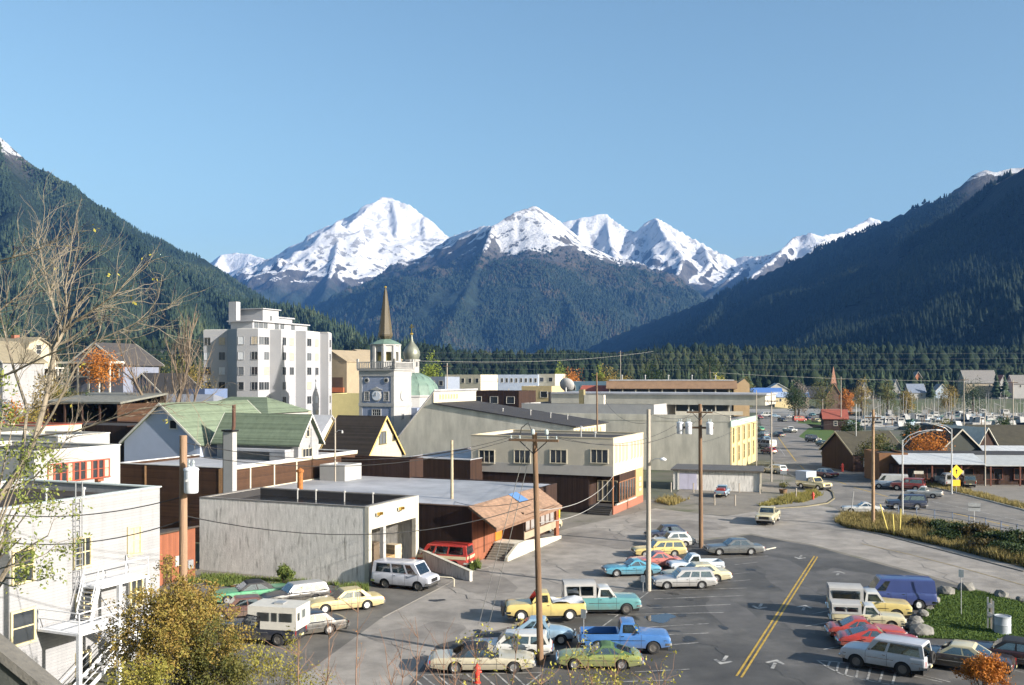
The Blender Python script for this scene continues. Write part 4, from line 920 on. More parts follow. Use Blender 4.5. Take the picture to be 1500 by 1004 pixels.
# ------------------------------------------------------------------ apartment block
pv = [(298, 192.5), (333, 191.5), (347, 188.2), (378, 187.2), (395, 191.2), (412, 190.8), (433, 197.2), (448, 196.8), (469, 203.4), (481, 203.0), (486, 206.5)]
pts = [Vector((xat(Y, px), Y)) for px, Y in pv]
back = [Vector((-39.2, 212)), Vector((-43, 226)), Vector((-58, 226)), Vector((-63, 205))]
c0 = pts[3].copy(); r = thing('apartment_block', 'tall white apartment block with stepped bays and rooftop penthouse', 'apartment block', (c0.x, c0.y, 0), 0)
loop = [p-c0 for p in pts+back]; ztop = zat(190, 483)
apt_w = M('apartment_white_render', (.33, .333, .35), .75, .05, .4)
MB().prism([(p.x, p.y) for p in loop], 'z', 0, ztop).build('wall', apt_w, r)
MB().prism([(p.x*.985, p.y*.985+.15) for p in loop], 'z', ztop+.003, ztop+.12).build('roof', M('pale_roof_gravel', (.5, .5, .48), .9, .1, 1), r)
def seg_window(i, f, z, w, h, nx, ny, pane):
    p, q = loop[i], loop[i+1]; c = p.lerp(q, f); d = q-p; window(r, (c.x, c.y, z), math.atan2(d.y, d.x), w, h, nx, ny, apt_w, pane, .05, .07)
zrow = [zat(190, 499.6)-2.88*k for k in range(7)]
apt_panes = [glass, glass_sky, curtain, glass, M('pale_blind', (.5, .52, .55), .5, .1, 3)]
rr = random.Random(12)
for zc in zrow:
    z = zc-.72
    for i, f, w in ((0, .17, 1.35), (0, .78, 1.3), (2, .2, 1.15), (2, .84, 1.3), (3, .27, 1.7), (3, .72, 1.7), (5, .2, 1.5), (5, .72, 1.9), (7, .22, 1.9), (7, .75, 1.5), (9, .5, 1.5)):
        seg_window(i, f, z, w, 1.45, 2 if w > 1.15 else 1, 1, rr.choice(apt_panes))
    p, q = loop[2], loop[3]
Pp = cornerP(369, 193) - c0; zb = ztop+.12; zt2 = zat(194, 471)
def pbox(nm, px, Y, lpx, rpx, z0, z1, ov=0.0, mat=apt_w):
    Pq = cornerP(px, Y); w_ = -run(Pq, B, lpx); d_ = run(Pq, A, rpx); mb = MB()
    o = mb.box(-w_-ov, ov, -ov, d_+ov, z0, z1).build(nm, mat, r); o.location = (Pq.x-c0.x, Pq.y-c0.y, 0); o.rotation_euler = (0, 0, GRID); return o, w_, d_
o, w_, d_ = pbox('penthouse', 370, 194, 338, 450, zb, zt2)
pbox('penthouse_roof', 370, 194, 338, 449, zt2+.003, zt2+.22, .55)
for f in (.06, .14, .22, .42, .52, .72): link('window', win_mesh(1.3, 1.2, 2, 1, .05, .06)[0], apt_w, r, (Pp.x*0+cornerP(370, 194).x-c0.x+A.x*d_*f, cornerP(370, 194).y-c0.y+A.y*d_*f, zb+.45), GRID+E90); link('pane', win_mesh(1.3, 1.2, 2, 1, .05, .06)[1], glass_sky, r, (cornerP(370, 194).x-c0.x+A.x*d_*f, cornerP(370, 194).y-c0.y+A.y*d_*f, zb+.45), GRID+E90)
zt3 = zat(198, 453)
o, w3, d3 = pbox('lift_house', 385, 198, 352, 408, zt2+.22, zt3); pbox('lift_house_roof', 385, 198, 352, 408, zt3+.003, zt3+.18, .4)
q = cornerP(385, 198)-c0; window(r, (q.x+A.x*d3*.5, q.y+A.y*d3*.5, zt2+.5), GRID+E90, .6, 1.0, 1, 1, apt_w, glass_sky, .05, .06)
pbox('stair_tower', 346, 197, 335, 352, zt2-.5, zat(197, 442))
o, w_, d_ = pbox('hip_house', 405, 203, 398, 428, zt2+.22, zat(203, 466)); pbox('hip_house_roof', 405, 203, 397, 429, zat(203, 466)+.003, zat(203, 464), .3, grey_roof)
# tan barns and yellow wall to the right of it
P = cornerP(508, 228); r = thing('tan_warehouse', 'tan gabled warehouse beyond the white apartment block', 'warehouse', (P.x, P.y, 0), GRID)
tan = M('tan_metal_siding', (.27, .22, .15), .75, .15, .6); gable(r, -9, 0, 0, 20, 0, zat(228, 530), zat(232, 514), 'y', tan, tan, .2)
MB().box(-7.5, -1, -.12, 0, 4, zat(228, 553)).build('opening', M('dark_brown_opening', (.09, .055, .04), .8, .2, 2), r); MB().box(-8.6, -.6, -.5, -.12, zat(228, 575), zat(228, 568)).build('balcony', M('rust_red_balcony', (.42, .12, .05), .7, .2, 1), r)
P = cornerP(532, 246); r = thing('tan_warehouse', 'smaller tan gable just behind the church tower', 'warehouse', (P.x, P.y, 0), GRID)
gable(r, -7.5, 2.5, 0, 15, 0, zat(246, 526), zat(248, 513), 'y', tan, tan, .2)
P = cornerP(528, 214); r = thing('yellow_building', 'pale yellow windowless flat building between apartment block and church', 'building', (P.x, P.y, 0), GRID)
flat_block(r, run(P, B, 482), 0, 0, 7, 0, zat(214, 577), M('pale_yellow_render', (.52, .46, .22), .8, .1, .8), grey_roof, .2)

# ------------------------------------------------------------------ church
Y = 174.5; P = cornerP(576.8, Y); zt_ = zat(Y, 543); zm = zat(Y, 594)
r = thing('church', 'grey and white Orthodox church with spired bell tower and green dome', 'church', (P.x, P.y, 0), GRID)
ws = -run(P, B, 526.8); de = run(P, A, 596)
greyb = boards('grey_blue_church_siding', (.25, .29, .40), .2, 'Z', .06)
MB().box(-ws, 0, 0, de+1.5, 0, zt_).build('tower', greyb, r)
for z0, z1, o in ((zm-.25, zm+.35, .14), (zt_-1.0, zt_, .1), (zt_, zt_+.25, .35)): MB().box(-ws-o, o, -o, de+1.5+o, z0, z1+.003).build('cornice', white, r)
MB().box(-ws-.36, .36, -.36, de+1.86, zt_+.26, zt_+.34).build('tower_roof', dark_roof, r)
for x0 in (-ws, -.5):
    MB().box(x0-.06, x0+.56, -.07, 0.0, 0, zt_-1.0).build('pilaster', white, r)
for y0 in (0, de+.9): MB().box(0.0, .07, y0, y0+.6, 0, zt_-1.0).build('pilaster', white, r)
MB().box(.0, .05, .6, de+.9, 0, zt_-1.0).build('east_facing', white, r)
xc = -ws/2
# clock with its little pediment, round windows, square windows
o = MB().lathe([(1.0, -.14), (1.05, -.1), (1.05, 0)], 24, (xc, 0, zat(Y, 580)), 'Y').build('clock', white, r, 40)
MB().lathe([(.85, -.17), (.85, -.13)], 24, (xc, 0, zat(Y, 580)), 'Y').build('clock_face', M('pale_clock_face', (.6, .63, .7), .6, .05, 2), o)
zc = zat(Y, 580); mb = MB().bar((xc, -.19, zc), (xc+.05, -.19, zc+.6), .09).bar((xc, -.19, zc), (xc-.45, -.19, zc+.12), .1); mb.build('clock_hand', white, o)
MB().prism([(xc-1.3, zc+1.0), (xc+1.3, zc+1.0), (xc, zc+1.55)], 'y', -.2, 0).build('pediment', white, r)
for sx in (-1, 1):
    window(r, (xc+sx*2.0, 0, zat(Y, 587)), 0, .8, 1.45, 3, 4, white, glass, .16, .12)
    o = MB().lathe([(.5, -.12), (.5, 0)], 16, (xc+sx*2.0, 0, zat(Y, 557.5)), 'Y').build('round_window', white, r); MB().lathe([(.3, -.14), (.3, -.1)], 14, (xc+sx*2.0, 0, zat(Y, 557.5)), 'Y').build('pane', glass, o)
window(r, (xc, 0, zat(Y, 609)), 0, 1.6, 1.0, 4, 2, white, glass, .16, .12)
o = MB().lathe([(.95, -.14), (.95, 0)], 20, (0, 0, 0), 'Y').build('medallion', white, r); o.location = (.05, (de+1.5)/2, zc); o.rotation_euler = (0, 0, E90)
window(r, (.05, (de+1.5)/2, zat(Y, 615)), E90, .6, .9, 1, 1, white, glass_sky, .12, .1)
# balustrade, each baluster
zb = zt_+.34
for x0, y0, x1, y1 in ((-ws-.25, -.25, .25, -.25), (.25, -.25, .25, de+1.75)):
    L_ = math.hypot(x1-x0, y1-y0); n = int(L_/.42)
    MB().bar((x0, y0, zb+1.15), (x1, y1, zb+1.15), .14).build('balustrade_rail', white, r); MB().bar((x0, y0, zb+.1), (x1, y1, zb+.1), .12).build('balustrade_rail', white, r)
    for k in range(n+1):
        f = k/n; big = k in (0, n); s_ = .16 if big else .08
        MB().box(x0+(x1-x0)*f-s_, x0+(x1-x0)*f+s_, y0+(y1-y0)*f-s_, y0+(y1-y0)*f+s_, zb, zb+(1.75 if big else 1.1)).build('baluster', white, r)
# octagonal belfry
cx, cyy = -ws/2, (de+1.5)/2; zo = zat(Y+3, 506); ro = 2.55
mb = MB()
for k in range(8):
    a0 = R(22.5+45*k)
    c_, s_ = math.cos(a0), math.sin(a0); mb.lathe([(.42, 0), (.42, zo-zb)], 6, (cx+ro*c_, cyy+ro*s_, zb))
mb.build('belfry_column', white, r) if False else None
for k in range(8):
    a0 = R(22.5+45*k); c_, s_ = math.cos(a0), math.sin(a0)
    MB().lathe([(.48, 0), (.48, zo-zb)], 6, (cx+(ro-.2)*c_, cyy+(ro-.2)*s_, zb)).build('belfry_column', white, r)
MB().lathe([(ro, 0), (ro, 1.4)], 8, (cx, cyy, zb), rot=R(22.5)).build('belfry_base', white, r)
MB().lathe([(ro+.02, 0), (ro+.02, 1.1), (ro+.3, 1.15), (ro+.3, 1.4)], 8, (cx, cyy, zo-1.2), rot=R(22.5)).build('belfry_entablature', white, r)
MB().lathe([(ro-1.0, 0), (ro-1.0, zo-zb)], 8, (cx, cyy, zb), rot=R(22.5)).build('belfry_core', M('ochre_bell_chamber', (.30, .25, .08), .7, .2, 2), r)
MB().lathe([(ro+.4, .2), (ro*.75, .75), (.7, 1.2), (0, 1.3)], 8, (cx, cyy, zo), rot=R(22.5)).build('belfry_roof', patina, r)
zs_ = zo+1.05; ztip = zat(Y+4, 421)
MB().lathe([(.7, 0), (1.0, .15), (1.3, .6), (1.34, .95), (1.2, 1.5), (.88, 4.2), (.36, ztip-zs_-1.2), (.14, ztip-zs_-.2), (0.02, ztip-zs_)], 8, (cx, cyy, zs_), rot=R(22.5)).build('spire', spire_m, r)
MB().lathe([(.02, 0), (.22, .12), (.22, .3), (.02, .45)], 10, (cx, cyy, ztip-.15)).build('finial', gold, r)
# nave, dome and cupola
Yd = 189.0; Pd = cornerP(603, Yd)-P; dl = Vector((Pd.dot(B), Pd.dot(A)))
MB().box(-ws-.5, dl.x+5.4, de+1.5, de+28, 0, zat(Yd, 596)).build('nave', greyb, r)
rd = 5.3; zd0 = zat(Yd, 581)
MB().lathe([(rd, 0), (rd, zd0-zat(Yd, 606)), (rd+.25, zd0-zat(Yd, 606)+.02), (rd+.25, zd0-zat(Yd, 606)+.3)], 16, (dl.x, dl.y, zat(Yd, 606))).build('drum', white, r)
zt_d = zat(Yd, 548); hd = zt_d-zd0
dome = MB().lathe([(rd*math.cos(a), hd*math.sin(a)) for a in [R(x) for x in (0, 12, 25, 38, 50, 62, 74)]]+[(1.0, hd)], 16, (dl.x, dl.y, zd0+.3)).build('dome', patina, r)
for k in range(16):
    a0 = 2*math.pi*k/16; MB().tube([(dl.x+rd*1.005*math.cos(a)*math.cos(a0), dl.y+rd*1.005*math.cos(a)*math.sin(a0), zd0+.33+hd*math.sin(a)) for a in [R(x) for x in (2, 25, 50, 74)]], .07, 4).build('rib', patina, dome)
zc0 = zt_d+.2; zc1 = zat(Yd, 527)
dm = MB().lathe([(1.45, 0), (1.45, zc1-zc0-.3), (1.65, zc1-zc0-.25), (1.65, zc1-zc0)], 10, (dl.x, dl.y, zc0)).build('cupola_drum', white, r)
for k in range(10):
    a = 2*math.pi*(k+.5)/10; window(r, (dl.x+1.40*math.cos(a), dl.y+1.40*math.sin(a), zc0+1.2), a+E90, .35, .9, 1, 1, white, glass, .06, .06)
zt_o = zat(Yd, 491); ho = zt_o-zc1
MB().lathe([(1.35, 0), (1.62, ho*.18), (1.6, ho*.32), (1.2, ho*.5), (.65, ho*.64), (.3, ho*.78), (.12, ho)], 16, (dl.x, dl.y, zc1)).build('onion_dome', M('grey_green_lead', (.20, .21, .17), .45, .3, 1, .1, 10, metal=.4), r, 40)
mb = MB().lathe([(.05, 0), (.3, .12), (.3, .35), (.05, .5)], 10, (dl.x, dl.y, zt_o)); mb.box(dl.x-.06, dl.x+.06, dl.y-.06, dl.y+.06, zt_o+.4, zt_o+2.1); mb.box(dl.x-.5, dl.x+.5, dl.y-.06, dl.y+.06, zt_o+1.45, zt_o+1.57); mb.box(dl.x-.28, dl.x+.28, dl.y-.06, dl.y+.06, zt_o+1.8, zt_o+1.9)
mb.build('cross', gold, r)

# ------------------------------------------------------------------ grey hall with the clerestory
P = cornerP(840, 152); zR = zat(152, 626)
r = thing('grey_hall', 'large grey stucco hall with dark sloping roof and cream clerestory', 'hall', (P.x, P.y, 0), GRID)
xa = run(P, B, 635); xl = run(P, B, 585); Ya = P.y+B.y*xa; zA = zat(Ya, 592); zA2 = zat(Ya, 573); zL = zat(P.y+B.y*xl, 640); Dh = run(P, A, 887)
MB().prism([(xl, 0), (0, 0), (0, zR), (xa, zA), (xa, zA2), (xl, zL)], 'y', 0, Dh).build('wall', concrete2, r)
MB().prism([(xa+.01, zA+.02), (.5, zR-.02), (.5, zR+.13), (xa+.01, zA+.17)], 'y', -.25, Dh+.3).build('roof', dark_roof, r)
MB().prism([(xl-.3, zL-.25), (xa+.3, zA2+.05), (xa+.3, zA2+.25), (xl-.3, zL-.05)], 'y', -.25, Dh+.3).build('roof', grey_roof, r)
MB().box(xa, xa+.06, -.05, Dh, zA+.2, zA2).build('clerestory', cream, r)
for k in range(7): window(r, (xa+.06, 2.2+k*1.05, zA+.75), E90, .5, .75, 1, 1, cream, M('tan_clerestory_pane', (.33, .25, .14), .6, .1, 3), .06, .05)
MB().box(0, .05, 0, Dh, zR-2.2, zR-.05).build('eaves_panel', cream, r)
for k in range(9): window(r, (.05, 1.2+k*1.5, zR-1.6), E90, .75, 1.1, 1, 1, cream, M('tan_clerestory_pane', (.33, .25, .14)), .07, .05)
for L_, S_, h in ((-9.5, 6, .9), (-6.4, 7, .9), (-4.2, 9, .8), (-14, 5, .5)):
    zz_ = zR+(zA-zR)*(-L_)/(-xa); MB().lathe([(.08, 0), (.08, h), (.16, h), (.16, h+.15), (0, h+.2)], 8, (L_, S_, zz_)).build('vent_pipe', white, r)

# ------------------------------------------------------------------ big concrete block with yellow end and white upper storey
P = cornerP(1070, 166); tS = zat(166, 609)
r = thing('concrete_block', 'large blank grey concrete building with yellow windowed end wall', 'building', (P.x, P.y, 0), GRID)
De = run(P, A, 1108); xl = run(P, B, 800)
hollow(MB(), xl, 0, 0, De, 0, tS-1.1).build('wall', concrete2, r); MB().box(xl, 0, -.04, .35, tS-1.1, tS).build('parapet', concrete2, r); MB().box(xl+.3, -.3, .36, De-.3, tS-1.5, tS-1.3).build('roof', grey_roof, r)
MB().box(0, .06, -.02, De, 0, tS-1.9).build('end_wall', M('yellow_end_render', (.48, .39, .20), .8, .1, 1), r); MB().box(0, .16, -.06, De, tS-1.9, tS-.9).build('parapet_trim', M('sea_green_trim', (.35, .48, .40), .6, .1, 2), r)
for k in range(5):
    for z0 in (1.6, 4.9): window(r, (.06, 2.3+k*De/5.2, z0), E90, 1.1, 2.5, 1, 2, M('ochre_window_frame', (.5, .38, .14), .7, .1, 3), glass, .12, .08)
for k in range(6): MB().box(.06, .22, .2+k*De/5.2, .6+k*De/5.2, 0, tS-1.95).build('pilaster', M('cream_pilaster', (.52, .46, .31), .7, .1, 2), r)
P = cornerP(958, 176); r = thing('white_parapet_building', 'white flat building with two long pale parapet bands', 'building', (P.x, P.y, 0), GRID)
xl = run(P, B, 764); z1, z2, z3_ = zat(176, 593), zat(176, 606), zat(180, 579)
flat_block(r, xl, 0, 0, 16, 0, z1, white, grey_roof, .3); MB().box(xl+2, -.0+18, 9, 22, z1-.2, z3_).build('upper_wall', concrete_lt, r); MB().box(xl+1.7, 18.3, 8.7, 22.3, z3_+.003, z3_+.3).build('upper_roof', grey_roof, r)
L = run(P, B, 855); MB().box(L-.6, L+3.2, 2, 3, z1-.3, z1+1.6).build('roof_plant', concrete2, r); MB().box(L-1.6, L-.7, 2, 3, z1-.3, z1+2.6).build('chimney', M('mossy_chimney', (.22, .19, .1), .9, .2, 2), r)
L = run(P, B, 797); MB().lathe([(.3, 0), (.3, 2.4)], 8, (L, 3, z1-.3)).build('flue', dark_metal, r)
# long building with the brown mansard
P = cornerP(1068, 228); r = thing('mansard_building', 'long two storey building with brown mansard roof and glazed galleries', 'building', (P.x, P.y, 0), R(-8))
bx, by = axes(R(-8)); xl = run(P, bx, 893); Zp = lambda py: zat(228, py)
MB().box(xl, 0, 1.2, 14, 0, Zp(559)).build('wall', M('dark_glazing_wall', (.10, .09, .08), .6, .2, 1), r)
MB().prism([(-.9, Zp(570)), (14.5, Zp(570)), (14.5, Zp(558)), (.6, Zp(558)), (-.9, Zp(569))], 'x', xl-.8, 1.8).build('mansard', M('brown_mansard_shingle', (.19, .12, .075), .85, .2, 1, .4, 9), r)
MB().box(xl-.2, 1.2, .4, 14.2, Zp(558)+.003, Zp(556.5)).build('roof', grey_roof, r)
MB().box(xl-3, 3.0, -1.4, 1.15, Zp(591), Zp(579)).build('balcony_band', concrete_lt, r); MB().box(xl-3, 3.0, -1.4, 1.15, Zp(608), Zp(603)).build('base_band', concrete_lt, r)
n = 9
for k in range(n+1): MB().box(xl*k/n-.1, xl*k/n+.1, -.4, 0.0, Zp(603), Zp(570)).build('column', concrete_lt, r)
for k in range(n): window(r, (xl*(k+.5)/n, 1.2, Zp(577)), 0, 2.4, 1.2, 1, 1, M('dark_bronze_frame', (.06, .05, .04), .5, .1, 3), glass, .08, .06); window(r, (xl*(k+.5)/n, 1.2, Zp(602)), 0, 2.4, 1.6, 1, 1, M('dark_bronze_frame', (.06, .05, .04)), glass, .08, .06)
for k in range(5): MB().lathe([(.12, 0), (.12, .9), (.2, .9), (.2, 1.1), (0, 1.2)], 8, (xl*(.1+.2*k), 5, Zp(556.6))).build('vent_pipe', white, r)
MB().prism([(1.2, 0), (4.8, 0), (4.8, Zp(563)), (3.6, Zp(555)), (1.2, Zp(566))], 'y', 2, 8).build('end_porch', M('tan_timber_end', (.33, .24, .14), .8, .2, 1), r)
# low concrete shed by the road
P = G(1113, 721); P = Vector((P.x, P.y)); top = zat(P.y, 692)
r = thing('concrete_shed', 'low grey concrete shed with lilac double door beside the road', 'shed', (P.x, P.y, 0), GRID+R(8))
b8, a8 = axes(GRID+R(8)); xl = run(P, b8, 986)
MB().box(xl, 0, 0, 8, 0, top).build('wall', concrete, r); MB().box(xl-.3, .5, -.4, 8.3, top+.003, top+.2).build('roof', M('brown_grey_roofing', (.10, .09, .08), .5, .3, .6), r)
L = run(P, b8, 1008); 
for dx in (-.62, .62): MB().box(L+dx-.6, L+dx+.6, -.06, 0, .1, top-.35).build('door', M('lilac_door_paint', (.42, .41, .52), .7, .1, 1), r)
MB().box(L-1.5, L-1.25, -.1, 0, 0, top-.2).build('door_jamb', concrete, r); MB().box(.0, .25, -.25, .0, 0, top).build('corner_post', cream, r)

# ------------------------------------------------------------------ buildings in the middle distance
def block(name, label, px, Y, lpx, tpy, dpth, wall, roof, rot=GRID, wins=0, wz=1.2, pane=None, cat='building', rows=1):
    P = cornerP(px, Y); bx, by = axes(rot); r = thing(name, label, cat, (P.x, P.y, gz1(P.x, P.y)), rot); w_ = -run(P, bx, lpx); h = zat(Y, tpy)-gz1(P.x, P.y)
    flat_block(r, -w_, 0, 0, dpth, -.5, h, wall, roof, .3)
    for row in range(rows):
        for k in range(wins): window(r, (-w_*(k+.5)/wins, 0, h-wz-1.5-3.2*row), 0, w_/wins*.45, 1.4, 1, 1, trim_w, pane or glass, .08, .08)
    return r
block('white_office_block', 'cream flat roofed block with small windows behind the church dome', 704, 330, 652, 549, 14, cream, grey_roof, wins=5)
block('blue_grey_school', 'long blue grey flat building with rows of windows before the wood', 788, 350, 704, 549, 14, M('blue_grey_paint', (.28, .33, .42), .7, .1, .6), grey_roof, R(-8), wins=12)
block('cream_annexe', 'cream end block of the blue grey building', 813, 351, 787, 548, 12, cream, grey_roof, wins=2)
block('dark_store', 'dark low store with flat cream roof edge beyond the grey hall', 760, 215, 688, 573, 10, brown_bd, concrete_lt, wins=3)
block('low_tan_block', 'low tan flat block with pale roof beside the satellite dish', 808, 240, 764, 566, 9, M('tan_wall', (.45, .36, .2), .8, .1, 1), galv, wins=2)
block('blue_roof_block', 'dull blue flat building in front of autumn trees', 893, 300, 832, 559, 12, M('dull_blue_paint', (.16, .25, .32), .7, .1, 1), grey_roof, wins=4)
block('white_store', 'white low building at the far edge of the grey blue roofs', 652, 300, 628, 552, 10, M('slate_wall', (.2, .23, .29), .7, .1, 1), white, wins=2)
P = cornerP(895, 236); r = thing('red_gable_roof', 'small building with red shingled roof beside the mansard building', 'building', (P.x, P.y, 0), GRID)
gable(r, -8, 0, 0, 7, 0, zat(236, 577), zat(238, 566), 'x', brown_bd, M('red_roof_shingle', (.34, .09, .06), .8, .2, 1.5), .4)
# satellite dish
q = cornerP(829, 205); t = thing('satellite_dish', 'white satellite dish on a post above the parapet building', 'satellite dish', (q.x, q.y, 0), 0)
zc = zat(205, 565); MB().tube([(0, 0, 4), (0, 0, zc-.4)], .12, 8).build('post', galv, t)
o = MB().lathe([(0, .35), (.9, .42), (1.5, .75), (1.6, .98), (1.5, .86), (.85, .5), (0, .42)], 18, (0, 0, 0)).build('dish', white, t, 40); o.rotation_euler = (R(-62), 0, R(-20)); o.location = (0, .3, zc-.3)
MB().tube([(0, 0, zc-.3), (-.1, -1.3, zc+.3)], .05, 6).build('feed_arm', galv, t)

# ------------------------------------------------------------------ shops across the road
dbr = boards('dark_shop_boards', (.045, .022, .014), .3, 'H', .4)
Y = 147; P = Vector((xat(Y, 1312), Y)); t8 = R(-4)
r = thing('brown_roadside_shop', 'long low dark brown shop with corrugated awning across the road', 'shop', (P.x, P.y, 0), t8)
b9, a9 = axes(t8); wl_ = run(P, b9, 1470); zE = zat(Y, 679); zT = zat(Y+4, 665)
MB().box(0, wl_, 1.2, 12, 0, zE-.3).build('wall', dbr, r); MB().prism([(-.6, zE-.1), (4.0, zT), (4.0, zT+.12), (-.6, zE+.02)], 'x', .3, wl_*.82).build('awning', corr, r)
MB().prism([(-.4, zE-.3), (4.0, zT-.25), (4.0, zT-.1), (-.4, zE-.16)], 'x', wl_*.82, wl_+26).build('awning', M('grey_metal_awning', (.33, .34, .34), .5, .15, 1), r)
MB().box(wl_, wl_+25, 1.4, 12, 0, zE-.4).build('wall', dbr, r); MB().box(.2, wl_+25, 4.02, 12.3, zT-.3, zT-.06).build('roof', dark_roof, r)
for k in range(8): window(r, (2+k*4.2, 1.2, .9), 0, 2.4, 1.5, 2, 1, M('red_brown_trim', (.11, .035, .02), .7, .2, 2), dark_in, .12, .08)
for k in range(9): MB().box(1+k*4.2-.1, 1+k*4.2+.1, -.3, -.1, 0, zE-.15).build('post', M('red_brown_trim', (.11, .035, .02)), r)
for dx, dz in ((3.2, 1.7), (9, 1.8), (22.5, 1.7)): MB().box(dx-.7, dx+.7, -.42, -.36, dz, dz+.45).build('shop_sign', M('pale_faded_sign', (.40, .38, .33), .7, .3, 5), r)
MB().box(5.4, 7.4, -.9, -.7, .8, 1.5).build('notice_board', white, r)
def ghouse(name, label, px, Y, w, d, epy, rpy, wall, roof, axis='y', rot=GRID, trim=None, wins=1, cat='house', group=None, zb=None):
    P = cornerP(px, Y); z = gz1(P.x, P.y) if zb is None else zb; r = thing(name, label, cat, (P.x, P.y, z), rot, group)
    if group: w *= .68
    ze, zr_ = zat(Y, epy)-z, zat(Y, rpy)-z
    gable(r, -w/2, w/2, 0, d, -1.0, ze, zr_, axis, wall, roof, .4, .18, trim)
    for k in range(wins): 
        window(r, (-w/2+w*(k+.5)/wins, 0, max(ze-2.2, .6)), 0, .9, 1.3, 1, 2, trim_w, glass, .1, .08)
    if axis == 'x': window(r, (w/2, d/2, max(ze-2.0, .6)), E90, 1.1, 1.3, 2, 2, trim_w, glass, .1, .08)
    return r
mossy = M('mossy_brown_roof', (.05, .045, .03), .9, .35, 1, .5, 7)
ghouse('brown_lodge', 'broad brown roofed lodge with pale barge boards behind the roadside shop', 1288, 168, 9.5, 11, 664, 636, dbr, mossy, 'x', R(10), M('cream_barge', (.38, .33, .23), .7, .1, 2), 2, 'building')
ghouse('dark_gable_shop', 'dark gabled shop with white trimmed windows behind the corrugated awning', 1408, 163, 9, 12, 668, 630, M('dark_green_boards', (.03, .035, .03), .8, .2, 1), mossy, 'y', R(6), M('pale_barge', (.34, .32, .27), .7, .1, 2), 2, 'building')
r = ghouse('pale_roofed_house', 'house with steep whitewashed roof slope above the roadside shop', 1446, 172, 5.5, 12, 664, 628, brown_bd, M('whitewashed_roof', (.55, .53, .46), .7, .2, 1), 'y', R(14), None, 1, 'house')
ghouse('mossy_hall', 'wide mossy brown roofed hall by the harbour', 1490, 196, 15, 12, 652, 626, dbr, mossy, 'x', R(-6), None, 2, 'building')
ghouse('low_metal_roof_shop', 'small shop with grey ribbed metal roof at the end of the awnings', 1512, 158, 12, 10, 677, 658, dbr, corr, 'x', R(-4), None, 1, 'shop')
block('brown_office', 'dark brown low block at the road end of the corrugated awning', 1330, 150, 1288, 664, 8, M('orange_brown_boards', (.16, .075, .03), .8, .3, 1), mossy, R(-4), wins=0)
# far houses along the bay
far_h = [('white house with steep white gable among the autumn trees', 1267, 545, 9, 9, 576, 561, white, M('grey_house_roof', (.2, .2, .21), .8, .2, 1), 'y'),
 ('white house with porch below the dark wood', 1344, 548, 13, 10, 575, 563, white, M('slate_house_roof', (.17, .2, .26), .8, .2, 1), 'x'),
 ('narrow white gable house behind the masts', 1313, 560, 6.5, 9, 570, 556, white, M('grey_house_roof', (.2, .2, .21)), 'y'),
 ('grey shingled big roofed house on the wooded shore', 1438, 570, 26, 14, 561, 543, M('tan_house_wall', (.4, .33, .24), .8, .1, 1), M('grey_brown_roof', (.19, .18, .17), .85, .2, 1), 'x'),
 ('white gable beside the big grey roof on the shore', 1470, 552, 7, 8, 563, 550, white, M('red_house_roof', (.3, .1, .07), .8, .2, 1), 'y'),
 ('long white house beside the red roofed gable on the shore', 1505, 556, 22, 10, 562, 550, white, M('grey_brown_roof', (.19, .18, .17)), 'x'),
 ('pale blue house half hidden by trees on the shore', 1380, 556, 10, 9, 573, 563, M('pale_blue_house', (.35, .42, .5), .7, .1, 1), M('grey_house_roof', (.2, .2, .21)), 'y'),
 ('dark brown house in the shade of the wood', 1196, 540, 24, 12, 582, 567, brown_bd, M('black_house_roof', (.03, .03, .034), .8, .2, 1), 'x'),
 ('small house with red brown gable in the wood', 1345, 640, 9, 9, 556, 545, M('rust_house', (.35, .14, .07), .8, .1, 1), M('grey_brown_roof', (.19, .18, .17)), 'y')]
for lab, px, Y, w, d, ep, rp, wa, ro_, ax in far_h: ghouse('shore_house', lab, px, Y, w, d, ep, rp, wa, ro_, ax, R(-6), trim_w, 2, 'house', 'houses along the far shore')
blue_r = M('bright_blue_roof', (.08, .17, .42), .5, .1, 1)
ghouse('blue_roofed_hall', 'low hall with bright blue roof beside the shore', 1112, 522, 24, 14, 577, 569, M('blue_hall_wall', (.2, .25, .33), .7, .1, 1), blue_r, 'x', R(-8), None, 3, 'building')
ghouse('cream_hall', 'cream hall with white gable beyond the blue roof', 1140, 534, 15, 16, 574, 562, cream, white, 'y', R(-8), trim_w, 2, 'building')
ghouse('yellow_house', 'small yellow house with pale blue roof near the beach', 1160, 508, 17, 10, 582, 575, M('soft_yellow_paint', (.62, .5, .27), .7, .1, 1), M('pale_blue_roof', (.3, .37, .5), .6, .1, 1), 'x', R(-8), None, 3, 'house')
ghouse('red_kiosk', 'small brown kiosk with red roof beside the harbour road', 1224, 300, 7, 6, 613, 601, brown_bd, M('dull_red_roof', (.24, .065, .045), .8, .2, 1.5), 'x', R(-10), None, 1, 'kiosk')
